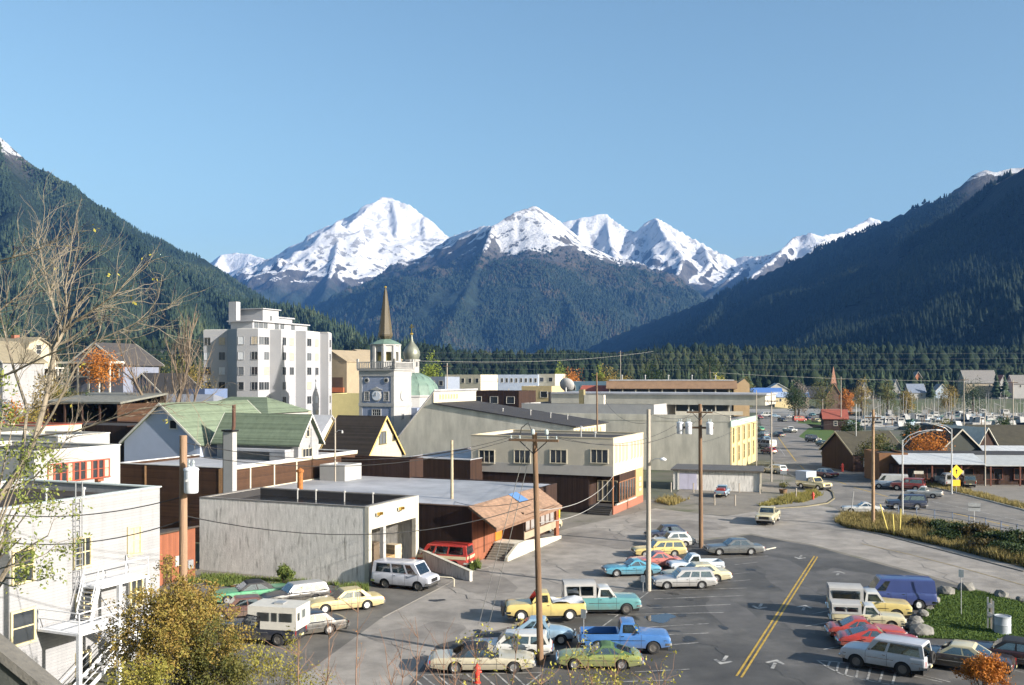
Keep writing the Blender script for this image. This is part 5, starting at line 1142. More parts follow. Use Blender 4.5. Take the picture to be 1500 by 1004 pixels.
# shingled church beyond the road
P = cornerP(1222, 500); z = gz1(P.x, P.y); r = thing('small_church', 'small dark church with slim pointed steeple at the shore', 'church', (P.x, P.y, z), R(-10))
gable(r, -4, 4, 0, 14, -1, zat(500, 582)-z, zat(500, 563)-z, 'y', M('dark_shingle_wall', (.12, .075, .05), .8, .2, 1), M('black_house_roof', (.03, .03, .034)), .4, .2, M('orange_barge', (.45, .22, .1), .7, .1, 1))
MB().box(-1.6, 1.6, 1, 4.2, 0, zat(500, 562)-z).build('steeple_base', M('dark_shingle_wall', (.12, .075, .05)), r); MB().lathe([(1.9, 0), (0.05, zat(500, 537)-zat(500, 562))], 4, (0, 2.6, zat(500, 562)-z), rot=R(45)).build('steeple', M('rust_steeple', (.4, .2, .13), .7, .2, 1), r)
window(r, (0, 0, 2.0), 0, 1.6, 2.6, 2, 2, trim_w, glass_sky)
# ------------------------------------------------------------------ vehicles
def carpaint(name, col, metal=0.0, rough=0.3, dirt=0.14):
    """car enamel, faded in patches, road dust on the lower flanks"""
    key = 'paint_'+name
    if key in MATS: return MATS[key]
    m = M(key, col, rough, dirt, 1.3, spec=0.5, coat=0.6, metal=metal); nt = m.node_tree; N = nt.nodes; L = nt.links; bs = N['Principled BSDF']
    src = bs.inputs['Base Color'].links[0].from_socket; tc = N.new('ShaderNodeTexCoord'); sp = N.new('ShaderNodeSeparateXYZ'); L.new(tc.outputs['Object'], sp.inputs[0])
    nz = N.new('ShaderNodeTexNoise'); nz.inputs['Scale'].default_value = 2.2; nz.inputs['Detail'].default_value = 6; L.new(tc.outputs['Object'], nz.inputs[0])
    ad = N.new('ShaderNodeMath'); ad.operation = 'MULTIPLY_ADD'; L.new(nz.outputs[0], ad.inputs[0]); ad.inputs[1].default_value = -.9; L.new(sp.outputs[2], ad.inputs[2])
    mr = N.new('ShaderNodeMapRange'); mr.inputs[1].default_value = -.15; mr.inputs[2].default_value = .35; mr.inputs[3].default_value = .5; mr.inputs[4].default_value = .02; L.new(ad.outputs[0], mr.inputs[0])
    mx = N.new('ShaderNodeMix'); mx.data_type = 'RGBA'; L.new(mr.outputs[0], mx.inputs[0]); L.new(src, mx.inputs[6]); mx.inputs[7].default_value = (.13, .115, .09, 1); L.new(mx.outputs[2], bs.inputs['Base Color'])
    r2 = N.new('ShaderNodeMapRange'); r2.inputs[3].default_value = rough; r2.inputs[4].default_value = .75; L.new(mr.outputs[0], r2.inputs[0]); L.new(r2.outputs[0], bs.inputs['Roughness'])
    return m
def carglass():
    m, nt, N, L, bs = _nt('car_glass'); N.remove(bs)
    tr = N.new('ShaderNodeBsdfTransparent'); tr.inputs[0].default_value = (.62, .68, .68, 1); gl = N.new('ShaderNodeBsdfGlossy'); gl.inputs['Roughness'].default_value = .03; gl.inputs[0].default_value = (1, 1, 1, 1)
    fr = N.new('ShaderNodeFresnel'); fr.inputs[0].default_value = 1.7; mp = N.new('ShaderNodeMapRange'); mp.inputs[3].default_value = .10; mp.inputs[4].default_value = 1; L.new(fr.outputs[0], mp.inputs[0])
    mx = N.new('ShaderNodeMixShader'); L.new(mp.outputs[0], mx.inputs[0]); L.new(tr.outputs[0], mx.inputs[1]); L.new(gl.outputs[0], mx.inputs[2]); L.new(mx.outputs[0], N['Material Output'].inputs[0]); MATS['car_glass'] = m; return m
tyre_m = M('tyre_rubber', (.022, .022, .023), .85, .2, 6); rim_m = M('steel_rim', (.5, .5, .5), .35, .2, 5, metal=.8); rimw_m = M('white_rim', (.6, .6, .57), .5, .15, 5); rimd_m = M('dull_rim', (.14, .13, .12), .5, .3, 5, metal=.5)
under_m = M('underbody', (.012, .012, .012), .9, .2, 4); cglass = carglass(); seat_m = M('car_seat_vinyl', (.045, .04, .036), .7, .3, 4); seam_m = M('door_gap', (.02, .02, .02), .8, .1, 4)
red_l = M('tail_light_red', (.35, .015, .01), .25, .1, 5); amb_l = M('amber_light', (.6, .22, .02), .3, .1, 5); head_l = M('headlight_glass', (.6, .62, .64), .12, .1, 5, spec=.8); plate_m = M('number_plate', (.6, .55, .3), .5, .1, 5)
_wheels = {}
def wheel_meshes(r, w):
    k = (round(r, 3), round(w, 3))
    if k not in _wheels:
        t = MB().lathe([(r*.60, -w/2), (r*.86, -w/2), (r*.97, -w*.38), (r, -w*.15), (r, w*.15), (r*.97, w*.38), (r*.86, w/2), (r*.60, w/2), (r*.55, w*.3), (r*.55, -w*.3), (r*.60, -w/2)], 20, (0, 0, 0), 'Y', cap=False)
        d = MB().lathe([(r*.61, -w*.40), (r*.61, -w*.47), (r*.54, -w*.46), (r*.45, -w*.30), (r*.24, -w*.28), (r*.2, -w*.42), (0.02, -w*.46)], 16, (0, 0, 0), 'Y')
        _wheels[k] = (t.mesh('tyre', 35), d.mesh('rim', 35))
    return _wheels[k]
def interp(pts, x): return float(np.interp(x, [p[0] for p in pts], [p[1] for p in pts]))
_specs = {}
_vm = {}
def vehicle_meshes(key):
    """the meshes of one kind of car; x forward, origin at the middle on the ground"""
    if key in _vm: return _vm[key]
    s = SPEC[key]; L, W = s['L'], s['W']; h = L/2; r = s['r']; xf, xr = s['xf'], s['xr']; zs = s.get('sill', .24); top = s['top']; bed = s.get('bed')
    Rr = r+.07
    X = set(np.linspace(-h+.1, h-.1, 30).round(4)) | {-h, h, -h+.04, h-.04}
    for xw in (xf, xr):
        for a in np.linspace(0, 180, 13): X.add(round(xw+Rr*math.cos(R(a)), 4))
    if bed: X |= {bed[0]-.001, bed[0]+.05, bed[1]-.05, bed[1]+.001}
    X = sorted(X); X = [x for i, x in enumerate(X) if i == 0 or x-X[i-1] > .0008]
    def bot(x):
        z = zs + .10*smooth(.72, 1.0, abs(x)/h)
        for xw in (xf, xr):
            d = abs(x-xw)
            if d < Rr-1e-4: z = max(z, r+math.sqrt(Rr*Rr-d*d)-.02)
        return float(z)
    def half(x): return W/2*(1-s.get('tap', .07)*float(smooth(.55, 1.0, abs(x)/h))**1.0)
    rings = []
    for x in X:
        e = abs(x) > h-.02; e2 = abs(x) > h-.06; w = half(x)*(.94 if e else .985 if e2 else 1); t = interp(top, x)-(.06 if e else .02 if e2 else 0); b = bot(x)+(.08 if e else .02 if e2 else 0)
        b = min(b, t-.12)
        ring = []
        for f in (0, .22, .48, .74, .93):
            z = b+(t-b)*f; q = (z-zs)/max(t-zs, .1); ring.append((w*(.955+.05*math.sin(math.pi*min(max(q, 0), 1))-.02*q), z))
        inb = bed and bed[0] <= x <= bed[1]
        if inb: ring += [(w*.945, t), (w*.87, t), (w*.87, s['floor']), (w*.4, s['floor'])]
        else: ring += [(w*.90, t), (w*.72, t+.012), (w*.4, t+.03), (w*.2, t+.035)]
        rings.append([(x, y, z) for y, z in ring]+[(x, -y, z) for y, z in ring[::-1]])
    n = len(rings[0]); mb = MB(); mb.v = [p for rg in rings for p in rg]
    for k in range(len(rings)-1):
        for j in range(n-1): mb.f.append((k*n+j, k*n+j+1, (k+1)*n+j+1, (k+1)*n+j))
    mb.f.append(tuple(range(n))); e0 = (len(rings)-1)*n; mb.f.append(tuple(range(e0+n-1, e0-1, -1)))
    out = {'body': mb.mesh('body', 32)}
    out['underbody'] = MB().box(-h+.12, h-.12, -W/2*.80, W/2*.80, .20, min(p[1] for p in top)-.12 if not bed else s['floor']-.04).mesh('underbody')
    # cabin
    c = s['cab']; xw0, xw1, xr1, xr0, zr = c; wb = W/2*s.get('wb', .90); wr = W/2*s.get('wr', .74); zb0 = interp(top, xw0)-.02; zb1 = interp(top, xr0)-.02
    zbm = max(interp(top, x) for x in np.linspace(min(xr0, xw0), max(xr0, xw0), 9))-.01
    base = [(xw0, wb*.96, zb0), (xr0, wb*.95, zb1)]
    up = [(xw1, wr, zr-.07), (xr1, wr*.98, zr-.07)]; ed = [(xw1-.06, wr-.06, zr-.012), (xr1+.06, wr-.07, zr-.012)]; tp = [(xw1-.2, wr-.2, zr+.012), (xr1+.2, wr-.2, zr+.012)]
    mid = [(xw0*.5+xr0*.5, wb*.955, zbm), (xw1*.5+xr1*.5, wr*.99, zr-.07), (xw1*.5+xr1*.5, wr-.05, zr), (xw1*.5+xr1*.5, wr-.2, zr+.028)]
    mb = MB(); R4 = []
    for i, (a, b) in enumerate((base, up, ed, tp)):
        m_ = mid[i]; R4.append([a, m_, b, (b[0], -b[1], b[2]), (m_[0], -m_[1], m_[2]), (a[0], -a[1], a[2])][0:1]+[(m_[0], m_[1], m_[2]), (b[0], b[1], b[2]), (b[0], -b[1], b[2]), (m_[0], -m_[1], m_[2]), (a[0], -a[1], a[2])])
    for rg in R4: mb.v += rg
    for k in range(1, 3):
        for j in range(6): mb.f.append((k*6+j, k*6+(j+1) % 6, (k+1)*6+(j+1) % 6, (k+1)*6+j))
    mb.f.append((18, 19, 22, 23)); mb.f.append((19, 20, 21, 22))
    def M2(p): return (p[0], -p[1], p[2])
    def side_pt(u, v, sg):
        if u < .5: a, b = Vector(base[0]).lerp(Vector(mid[0]), u*2), Vector(up[0]).lerp(Vector(mid[1]), u*2)
        else: a, b = Vector(mid[0]).lerp(Vector(base[1]), u*2-1), Vector(mid[1]).lerp(Vector(up[1]), u*2-1)
        p = a.lerp(b, v); return (p.x, p.y*sg, p.z)
    T2 = lambda q: q if isinstance(q, tuple) else (q, q)
    spans = [(T2(a), T2(b)) for a, b in s['side']]
    for sg in (1, -1):
        def strip_(ua, ub, v0, v1):      # between slanted edges ua=(bottom,top) and ub
            n_ = 6
            for k in range(n_):
                def P_(f, v): return side_pt((ua[0]+(ub[0]-ua[0])*f)*(1-v)+(ua[1]+(ub[1]-ua[1])*f)*v, v, sg)
                mb.poly([P_(k/n_, v0), P_((k+1)/n_, v0), P_((k+1)/n_, v1), P_(k/n_, v1)])
        strip_((0, 0), (1, 1), 0, .10); strip_((0, 0), (1, 1), .90, 1)
        edges = [((0, 0), None)]; prev = (0, 0)
        for a, b in spans: strip_(prev, a, .10, .90); prev = b
        strip_(prev, (1, 1), .10, .90)
    def border(q, u0, u1, v0, v1):
        a, b, c_, d = [Vector(p) for p in q]
        def P_(u, v): return tuple(a.lerp(b, u).lerp(d.lerp(c_, u), v))
        for (x0, x1, y0, y1) in ((0, 1, 0, v0), (0, 1, v1, 1), (0, u0, v0, v1), (u1, 1, v0, v1)): mb.poly([P_(x0, y0), P_(x1, y0), P_(x1, y1), P_(x0, y1)])
    border((base[0], M2(base[0]), M2(up[0]), up[0]), .06, .94, .10, .93)
    if s.get('rearglass', True): border((base[1], M2(base[1]), M2(up[1]), up[1]), *s.get('rg', (.08, .92, .12, .9)))
    out['cabin'] = mb.mesh('cabin', 24, fix=False)
    st = MB(); zf = zbm-.25
    def seat(x, y0, y1, ztop): st.prism([(x-.10, zf), (x+.10, zf), (x-.02, ztop), (x-.12, ztop)], 'y', y0, y1)
    xs0 = xw1-.55
    for sg in (1, -1): seat(xs0, sg*.42-.24, sg*.42+.24, zbm+.16)
    if xs0-.95 > min(xr0, xr1)+.1: seat(xs0-.9, -wr*.85, wr*.85, zbm+.12)
    st.cbox((xw0-.18, 0, zbm-.02), (.3, wb*1.7, .1)); st.tube([(xw0-.42, .38+.17*math.cos(a), zbm+.03+.16*math.sin(a)) for a in [k*math.pi/6 for k in range(13)]], .015, 4, False)
    out['seats'] = st.mesh('seats')
    def pane(q, u0, u1, v0, v1, off=.006):
        a, b, c_, d = [Vector(p) for p in q]    # a,b bottom; d,c top
        def P_(u, v): return a.lerp(b, u).lerp(d.lerp(c_, u), v)
        nn = (b-a).cross(d-a).normalized(); cc = (a+b+c_+d)/4
        if nn.dot(cc-Vector((cc.x*.98, 0, zr*.5))) < 0: nn = -nn
        g = [P_(u0, v0), P_(u1, v0), P_(u1, v1), P_(u0, v1)]; mb2 = MB()
        o_ = [p+nn*off for p in g]; i_ = [p-nn*.01 for p in g]
        mb2.v = [tuple(p) for p in o_+i_]; mb2.f = [(0, 1, 2, 3), (4, 7, 6, 5), (0, 4, 5, 1), (1, 5, 6, 2), (2, 6, 7, 3), (3, 7, 4, 0)]; return mb2
    out['windshield'] = pane((base[0], M2(base[0]), M2(up[0]), up[0]), .06, .94, .10, .93).mesh('windshield')
    if s.get('rearglass', True): out['rear_window'] = pane((base[1], M2(base[1]), M2(up[1]), up[1]), *s.get('rg', (.08, .92, .12, .9))).mesh('rear_window')
    sw = []
    for u0, u1 in s['side']:
        for sg in (1, -1):
            # side face from front (u=0) to rear (u=1), through the mid points
            def sp_(u, v):
                if u < .5: a, b = Vector(base[0]).lerp(Vector(mid[0]), u*2), Vector(up[0]).lerp(Vector(mid[1]), u*2)
                else: a, b = Vector(mid[0]).lerp(Vector(base[1]), u*2-1), Vector(mid[1]).lerp(Vector(up[1]), u*2-1)
                p = a.lerp(b, v); return (p.x, p.y*sg, p.z)
            q = (sp_(u0[0] if isinstance(u0, tuple) else u0, .10), sp_(u1[0] if isinstance(u1, tuple) else u1, .10), sp_(u1[1] if isinstance(u1, tuple) else u1, .9), sp_(u0[1] if isinstance(u0, tuple) else u0, .9))
            sw.append(pane(q, 0, 1, 0, 1, .002).mesh('side_window'))
    out['side_window'] = sw
    # trim
    tf, tr_ = interp(top, h-.1), interp(top, -h+.1); bz = s.get('bz', .47)
    def bumper(x, sg):
        wv = half(x)*.99; mb2 = MB(); d = .09*sg
        mb2.prism([(x-.02*sg, -wv), (x+d, -wv*.92), (x+d*1.15, 0), (x+d, wv*.92), (x-.02*sg, wv), (x-.3*sg, wv*1.01), (x-.3*sg, wv*.97), (x-.06*sg, wv*.96), (x-.06*sg, -wv*.96), (x-.3*sg, -wv*.97), (x-.3*sg, -wv*1.01)], 'z', bz-.07, bz+.07); return mb2.mesh('bumper', 40)
    out['bumper'] = [bumper(h, 1), bumper(-h, -1)]
    gz0, gz1_ = bz+.09, max(min(tf-.07, bz+.36), bz+.16)
    out['grille'] = MB().box(h-.03, h+.012, -W*.26, W*.26, gz0, gz1_).mesh('grille')
    hl = []
    for sg in (1, -1):
        if s.get('round', True): hl.append(MB().tube([(h-.02, sg*W*.36, (gz0+gz1_)/2), (h+.025, sg*W*.36, (gz0+gz1_)/2)], .095, 12).mesh('headlight'))
        else: hl.append(MB().box(h-.02, h+.02, sg*W*.35-.14, sg*W*.35+.14, gz0+.02, gz1_-.02).mesh('headlight'))
    out['headlight'] = hl
    z0 = bz+.10; z1 = max(z0+.10, min(tr_-.08, z0+s.get('tl', .16)))
    out['tail_light'] = [MB().box(-h-.014, -h+.03, sg*W*.38-s.get('tlw', .16), sg*W*.38+s.get('tlw', .16)*.6, z0, z1).mesh('tail_light') for sg in (1, -1)]
    out['number_plate'] = MB().box(-h-.12, -h-.105, -.16, .16, bz-.05, bz+.06).mesh('number_plate')
    # door seams and side trim follow the flank
    def flank(x, z):
        b = bot(x); t = interp(top, x); q = min(max((z-zs)/max(t-zs, .1), 0), 1); return half(x)*(.955+.05*math.sin(math.pi*q)-.02*q)+.004
    sm = MB()
    for x in s['doors']:
        for sg in (1, -1):
            b, t = bot(x)+.03, interp(top, x)-.03; zz = np.linspace(b, t, 5)
            for a, c2 in zip(zz, zz[1:]): sm.poly([(x-.009, sg*flank(x, a), a), (x+.009, sg*flank(x, a), a), (x+.009, sg*flank(x, c2), c2), (x-.009, sg*flank(x, c2), c2)])
    out['door_gap'] = sm.mesh('door_gap')
    tr = MB(); zt_ = s.get('trimz', .58); xs_ = np.linspace(-h*.93, h*.93, 24)
    for a, b in zip(xs_, xs_[1:]):
        if any(abs((a+b)/2-xw) < Rr+.06 and zt_ < r+Rr for xw in (xf, xr)): continue
        for sg in (1, -1): tr.poly([(a, sg*(flank(a, zt_)+.004), zt_-.018), (b, sg*(flank(b, zt_)+.004), zt_-.018), (b, sg*(flank(b, zt_)+.004), zt_+.018), (a, sg*(flank(a, zt_)+.004), zt_+.018)])
    out['side_trim'] = tr.mesh('side_trim')
    out['door_handle'] = []
    for x in s['doors'][1:]:
        for sg in (1, -1):
            z = interp(top, x)-.13; out['door_handle'].append(MB().cbox((x+.16, sg*(flank(x, z)+.01), z), (.16, .03, .035)).mesh('door_handle'))
    xm = xw0-.22; zm_ = interp(top, xm)+.10
    out['mirror'] = [MB().cbox((xm, sg*(W/2*.97+.07), zm_), (.05, .17, .11)).bar((xm, sg*W/2*.9, zm_-.08), (xm, sg*(W/2*.97+.02), zm_), .025).mesh('mirror') for sg in (1, -1)]
    out['wiper'] = MB().bar((xw0-.02, .1, zb0+.05), (xw0-.16, .55, zb0+.12), .02).bar((xw0-.02, -.55, zb0+.05), (xw0-.16, -.1, zb0+.12), .02).mesh('wiper')
    if s.get('rim_band'): pass
    _vm[key] = out; return out
# L W r xf xr; top = upper edge of the lower body (x, z); cab = windscreen foot, windscreen top, rear glass top, rear glass foot, roof height
def sedan(L, W, H, belt=.88, hood=.84, deck=.86, r=.33, wbase=.56, cowl=.17, wt=.05, rt=-.22, rf=-.33, **k):
    d = dict(L=L, W=W, r=r, xf=L*.5-L*.195, xr=L*.5-L*.195-L*wbase, top=[(-L/2, deck-.12), (-L/2+.2, deck), (L*rf-.05, deck+.02), (L*rf+.15, belt), (L*cowl-.1, belt), (L*cowl+.1, hood+.02), (L*.42, hood-.04), (L/2, hood-.14)],
             cab=(L*cowl, L*wt, L*rt, L*rf, H), side=[((.10, .22), (.47, .46)), ((.52, .51), (.86, .80))], doors=[L*.14, -.06*L+.1, -.235*L], trimz=.55); d.update(k); return d
SPEC = {
 'sedan': sedan(5.2, 1.92, 1.40), 'long_sedan': sedan(5.65, 2.02, 1.36, .86, .82, .84, side=[((.10, .2), (.50, .47)), ((.54, .52), (.84, .74))], rt=-.16, rf=-.30),
 'coupe': sedan(4.5, 1.75, 1.30, .84, .80, .82, r=.31, cowl=.13, wt=.0, rt=-.18, rf=-.36, side=[((.10, .24), (.56, .55)), ((.60, .60), (.80, .72))]),
 'fastback': sedan(4.6, 1.76, 1.29, .84, .80, .80, r=.31, cowl=.12, wt=-.01, rt=-.15, rf=-.42, side=[((.09, .24), (.46, .55)), ((.50, .6), (.68, .74))]),
 'compact': sedan(4.05, 1.62, 1.38, .86, .82, .86, r=.29, cowl=.19, wt=.09, rt=-.30, rf=-.44, side=[((.10, .22), (.46, .45)), ((.50, .49), (.86, .84))], rg=(.08, .92, .2, .9)),
 'wagon': sedan(4.75, 1.78, 1.42, .88, .83, .90, r=.31, cowl=.17, wt=.07, rt=-.43, rf=-.48, side=[((.08, .17), (.34, .33)), ((.38, .37), (.60, .60)), ((.64, .64), (.95, .92))], doors=[.7, -.25, -1.1], rg=(.08, .92, .2, .9)),
 'beetle': sedan(4.1, 1.56, 1.48, .92, .80, .72, r=.32, cowl=.14, wt=.07, rt=-.17, rf=-.40, side=[((.10, .2), (.46, .45)), ((.50, .49), (.76, .72))], top=[(-2.05, .5), (-1.9, .66), (-1.5, .86), (-.9, .94), (.6, .92), (1.2, .88), (1.8, .74), (2.05, .5)], tap=.32),
 'pickup': dict(L=5.2, W=1.98, r=.38, xf=1.62, xr=-1.55, sill=.36, floor=.72, bed=(-2.52, -.42), top=[(-2.6, 1.12), (-.42, 1.14), (-.35, 1.16), (.9, 1.16), (1.05, 1.14), (2.4, 1.08), (2.6, .98)], cab=(.98, .58, -.22, -.34, 1.78), side=[((.14, .22), (.86, .86))], doors=[.92, -.30], trimz=.80, bz=.58, tl=.26, tlw=.06, wb=.91, wr=.78, tap=.03),
 'small_pickup': dict(L=4.5, W=1.62, r=.31, xf=1.38, xr=-1.15, sill=.28, floor=.56, bed=(-2.2, -.42), top=[(-2.25, .90), (-.42, .91), (-.35, .92), (.75, .92), (.9, .90), (2.1, .84), (2.25, .76)], cab=(.85, .42, -.24, -.36, 1.48), side=[((.14, .24), (.86, .86))], doors=[.8, -.30], trimz=.62, bz=.48, tl=.18, tlw=.06, tap=.03, wr=.78),
 'van': dict(L=4.9, W=1.98, r=.36, xf=1.50, xr=-1.30, sill=.34, top=[(-2.45, 1.16), (1.62, 1.16), (1.75, 1.12), (2.3, 1.02), (2.45, .92)], cab=(1.72, 1.18, -2.30, -2.42, 2.02), side=[((.06, .12), (.24, .24)), ((.28, .28), (.56, .56)), ((.60, .60), (.92, .92))], doors=[1.55, .45, -.6], trimz=.86, bz=.55, tl=.3, tlw=.07, wb=.965, wr=.86, tap=.03),
 'panel_van': dict(L=5.0, W=2.0, r=.36, xf=1.55, xr=-1.35, sill=.34, top=[(-2.5, 1.18), (1.62, 1.18), (1.75, 1.14), (2.35, 1.04), (2.5, .92)], cab=(1.72, 1.18, -2.38, -2.47, 2.05), side=[((.05, .11), (.20, .20))], doors=[1.55, .5, -.5], trimz=.86, bz=.55, tl=.3, tlw=.07, wb=.965, wr=.86, tap=.03, rg=(.1, .9, .35, .85)),
 'suv': dict(L=4.5, W=1.86, r=.38, xf=1.35, xr=-1.10, sill=.40, top=[(-2.25, 1.10), (.6, 1.12), (.8, 1.12), (.95, 1.10), (2.1, 1.04), (2.25, .95)], cab=(.85, .48, -2.08, -2.20, 1.78), side=[((.07, .14), (.32, .32)), ((.37, .37), (.93, .92))], doors=[.85, -.28], trimz=.78, bz=.56, tl=.26, tlw=.06, wb=.94, wr=.82, tap=.04),
}
def vehicle(kind, name, label, cat, x, y, heading, col, roof=None, group='parked vehicles', z=0.03, rim=None, extra=(), bump=None, skip=(), trimcol=None, lab_parts=True):
    s = SPEC[kind]; ms = vehicle_meshes(kind); t = thing(name, label, cat, (x, y, z), R(heading), group)
    link('body', ms['body'], col, t); link('underbody', ms['underbody'], under_m, t); link('cabin', ms['cabin'], roof or col, t); link('seats', ms['seats'], seat_m, t)
    link('windshield', ms['windshield'], cglass, t)
    if 'rear_window' in ms: link('rear_window', ms['rear_window'], cglass, t)
    for m_ in ms['side_window']: link('side_window', m_, cglass, t)
    for m_ in ms['bumper']: link('bumper', m_, bump or chrome, t)
    link('grille', ms['grille'], dark_metal, t)
    for m_ in ms['headlight']: link('headlight', m_, head_l, t)
    for m_ in ms['tail_light']: link('tail_light', m_, red_l, t)
    link('number_plate', ms['number_plate'], plate_m, t); link('door_gap', ms['door_gap'], seam_m, t)
    if 'trim' not in skip: link('side_trim', ms['side_trim'], trimcol or chrome, t)
    for m_ in ms['door_handle']: link('door_handle', m_, chrome, t)
    for m_ in ms['mirror']: link('mirror', m_, chrome, t)
    link('wiper', ms['wiper'], dark_metal, t)
    tm, rm = wheel_meshes(s['r'], .22 if s['r'] > .35 else .19)
    for xw in (s['xf'], s['xr']):
        for sg in (1, -1):
            wv = link('wheel', tm, tyre_m, t, (xw, sg*(s['W']/2-.16), s['r'])); wv.rotation_euler = (0, random.uniform(0, 6), math.pi if sg > 0 else 0)
            link('rim', rm, rim or rim_m, wv)
    return t
def Gm(px, py): p = G(px, py); return p.x, p.y
def two(px0, py0, px1, py1):
    """middle and heading of a car from the ground under its tail (px0,py0) and under its nose (px1,py1)"""
    a, b = G(px0, py0), G(px1, py1); c = (a+b)/2; return c.x, c.y, math.degrees(math.atan2(b.y-a.y, b.x-a.x))
yel = carpaint('pale_yellow', (.52, .41, .15)); wht = carpaint('white', (.50, .50, .48)); sil = carpaint('silver', (.40, .40, .40), .3, .35); red = carpaint('red', (.33, .03, .022)); drk = carpaint('black', (.018, .018, .02)); blu = carpaint('blue', (.055, .14, .42)); lblu = carpaint('light_blue', (.22, .33, .43)); cyan = carpaint('cyan_blue', (.06, .25, .36)); teal = carpaint('teal', (.09, .24, .25)); grn = carpaint('olive_green', (.20, .235, .07)); dgrn = M('green_vinyl', (.06, .12, .05), .7, .2, 3); mint = carpaint('mint_green', (.06, .26, .13)); beige_c = carpaint('beige', (.42, .385, .29)); gry = carpaint('gunmetal', (.11, .12, .13), .4, .3); navy = carpaint('navy', (.012, .02, .05)); tanc = carpaint('tan_yellow', (.58, .47, .22)); crm = carpaint('cream', (.50, .45, .29)); brn = carpaint('brown', (.028, .016, .012)); org = carpaint('orange_red', (.34, .04, .025)); vblue = carpaint('van_blue', (.035, .055, .17)); dteal = M('vinyl_black', (.02, .02, .022), .6, .2, 3); prim = carpaint('dull_red', (.30, .07, .06), 0, .5)

# near row at the bottom
vehicle('long_sedan', 'parked_car', 'long cream coupe with black vinyl roof beside the red hydrant', 'car', *Gm(706, 981), 1, beige_c, dteal)
vehicle('fastback', 'parked_car', 'lime green car with dark green roof behind the thin twigs', 'car', *Gm(878, 977), 178, grn, dgrn)
vehicle('wagon', 'parked_car', 'white station wagon parked behind the cream coupe', 'car', *Gm(748, 962), 176, wht)
vehicle('beetle', 'parked_car', 'light blue rounded car parked beyond the white wagon', 'car', *Gm(792, 941), -5, lblu, skip=('trim',))
t = vehicle('pickup', 'pickup_truck', 'bright blue pickup truck with empty black bed', 'truck', *Gm(914, 953), -2, carpaint('truck_blue', (.05, .15, .38)), bump=chrome, rim=rimd_m)
MB().box(-2.46, -.5, -.80, .80, .735, .75).build('bed_liner', dark_in, t)
t = vehicle('pickup', 'pickup_truck', 'high pale yellow pickup truck with tarp covered bed', 'truck', *Gm(798, 910), 184, yel, z=.2, rim=rimw_m, skip=('trim',))
mb = MB(); mb.v = [(-2.5+.23*i, -.92+.2*j, 1.16+random.uniform(.0, .08)+(.13*math.sin(i*.7)*math.sin(j*.55+.4))) for j in range(10) for i in range(10)]; mb.f = [(j*10+i, j*10+i+1, (j+1)*10+i+1, (j+1)*10+i) for j in range(9) for i in range(9)]
mb.build('bed_cover', M('silver_tarp', (.52, .53, .55), .35, .2, 3), t, 50)
mb = MB(); mb.box(2.7, 2.85, -.8, .8, .35, 1.0); mb.build('winch_bumper', dark_metal, t)
t = vehicle('pickup', 'pickup_truck', 'teal pickup truck with white cab roof and white camper shell', 'truck', *Gm(880, 897), 3, teal, wht, z=.03, rim=rimd_m)
def camper_shell(t, x0, x1, w, z0, z1, wins=2):
    sh = MB().prism([(-w, z0), (w, z0), (w*.9, z1-.08), (w*.75, z1), (-w*.75, z1), (-w*.9, z1-.08)], 'x', x0, x1).build('camper_shell', white, t, 30)
    L_ = (x1-x0-.3)/wins
    for sg in (1, -1):
        for k in range(wins): xa = x0+.15+k*L_; MB().prism([(xa+.06, z0+.16), (xa+L_-.06, z0+.16), (xa+L_-.06, z1-.2), (xa+.06, z1-.2)], 'y', sg*w*.965-.02, sg*w*.965+.02).build('camper_window', cglass, t)
    MB().box(x0-.012, x0+.01, -w*.7, w*.7, z0+.12, z1-.18).build('rear_hatch', cglass, t)
camper_shell(t, -2.58, -.42, .95, 1.15, 2.12)
# centre rows
vehicle('wagon', 'parked_car', 'silver wagon parked beside the pale lamp pole', 'car', *Gm(1001, 861), 184, sil)
vehicle('sedan', 'parked_car', 'pale yellow sedan behind the silver wagon', 'car', *Gm(1020, 852), 186, crm)
t = vehicle('small_pickup', 'pickup_truck', 'small pale blue pickup with dented tan bed', 'truck', *Gm(1018, 838), 186, carpaint('pale_blue', (.50, .56, .62)))
vehicle('fastback', 'parked_car', 'bright turquoise coupe in the middle of the lot', 'car', *Gm(925, 843), 187, cyan)
vehicle('coupe', 'parked_car', 'faded red coupe behind the turquoise coupe', 'car', *Gm(958, 831), 188, carpaint('faded_red', (.42, .12, .10)))
vehicle('wagon', 'parked_car', 'pale yellow station wagon near the tall brown pole', 'car', *Gm(965, 815), 187, yel)
vehicle('compact', 'parked_car', 'white hatchback parked beyond the yellow wagon', 'car', *Gm(985, 801), 188, wht)
vehicle('compact', 'parked_car', 'dark blue small car behind the white hatchback', 'car', *Gm(975, 790), 188, navy)
vehicle('sedan', 'parked_car', 'dark grey sedan parked alone beside the transformer pole', 'car', *Gm(1075, 812), 184, gry)
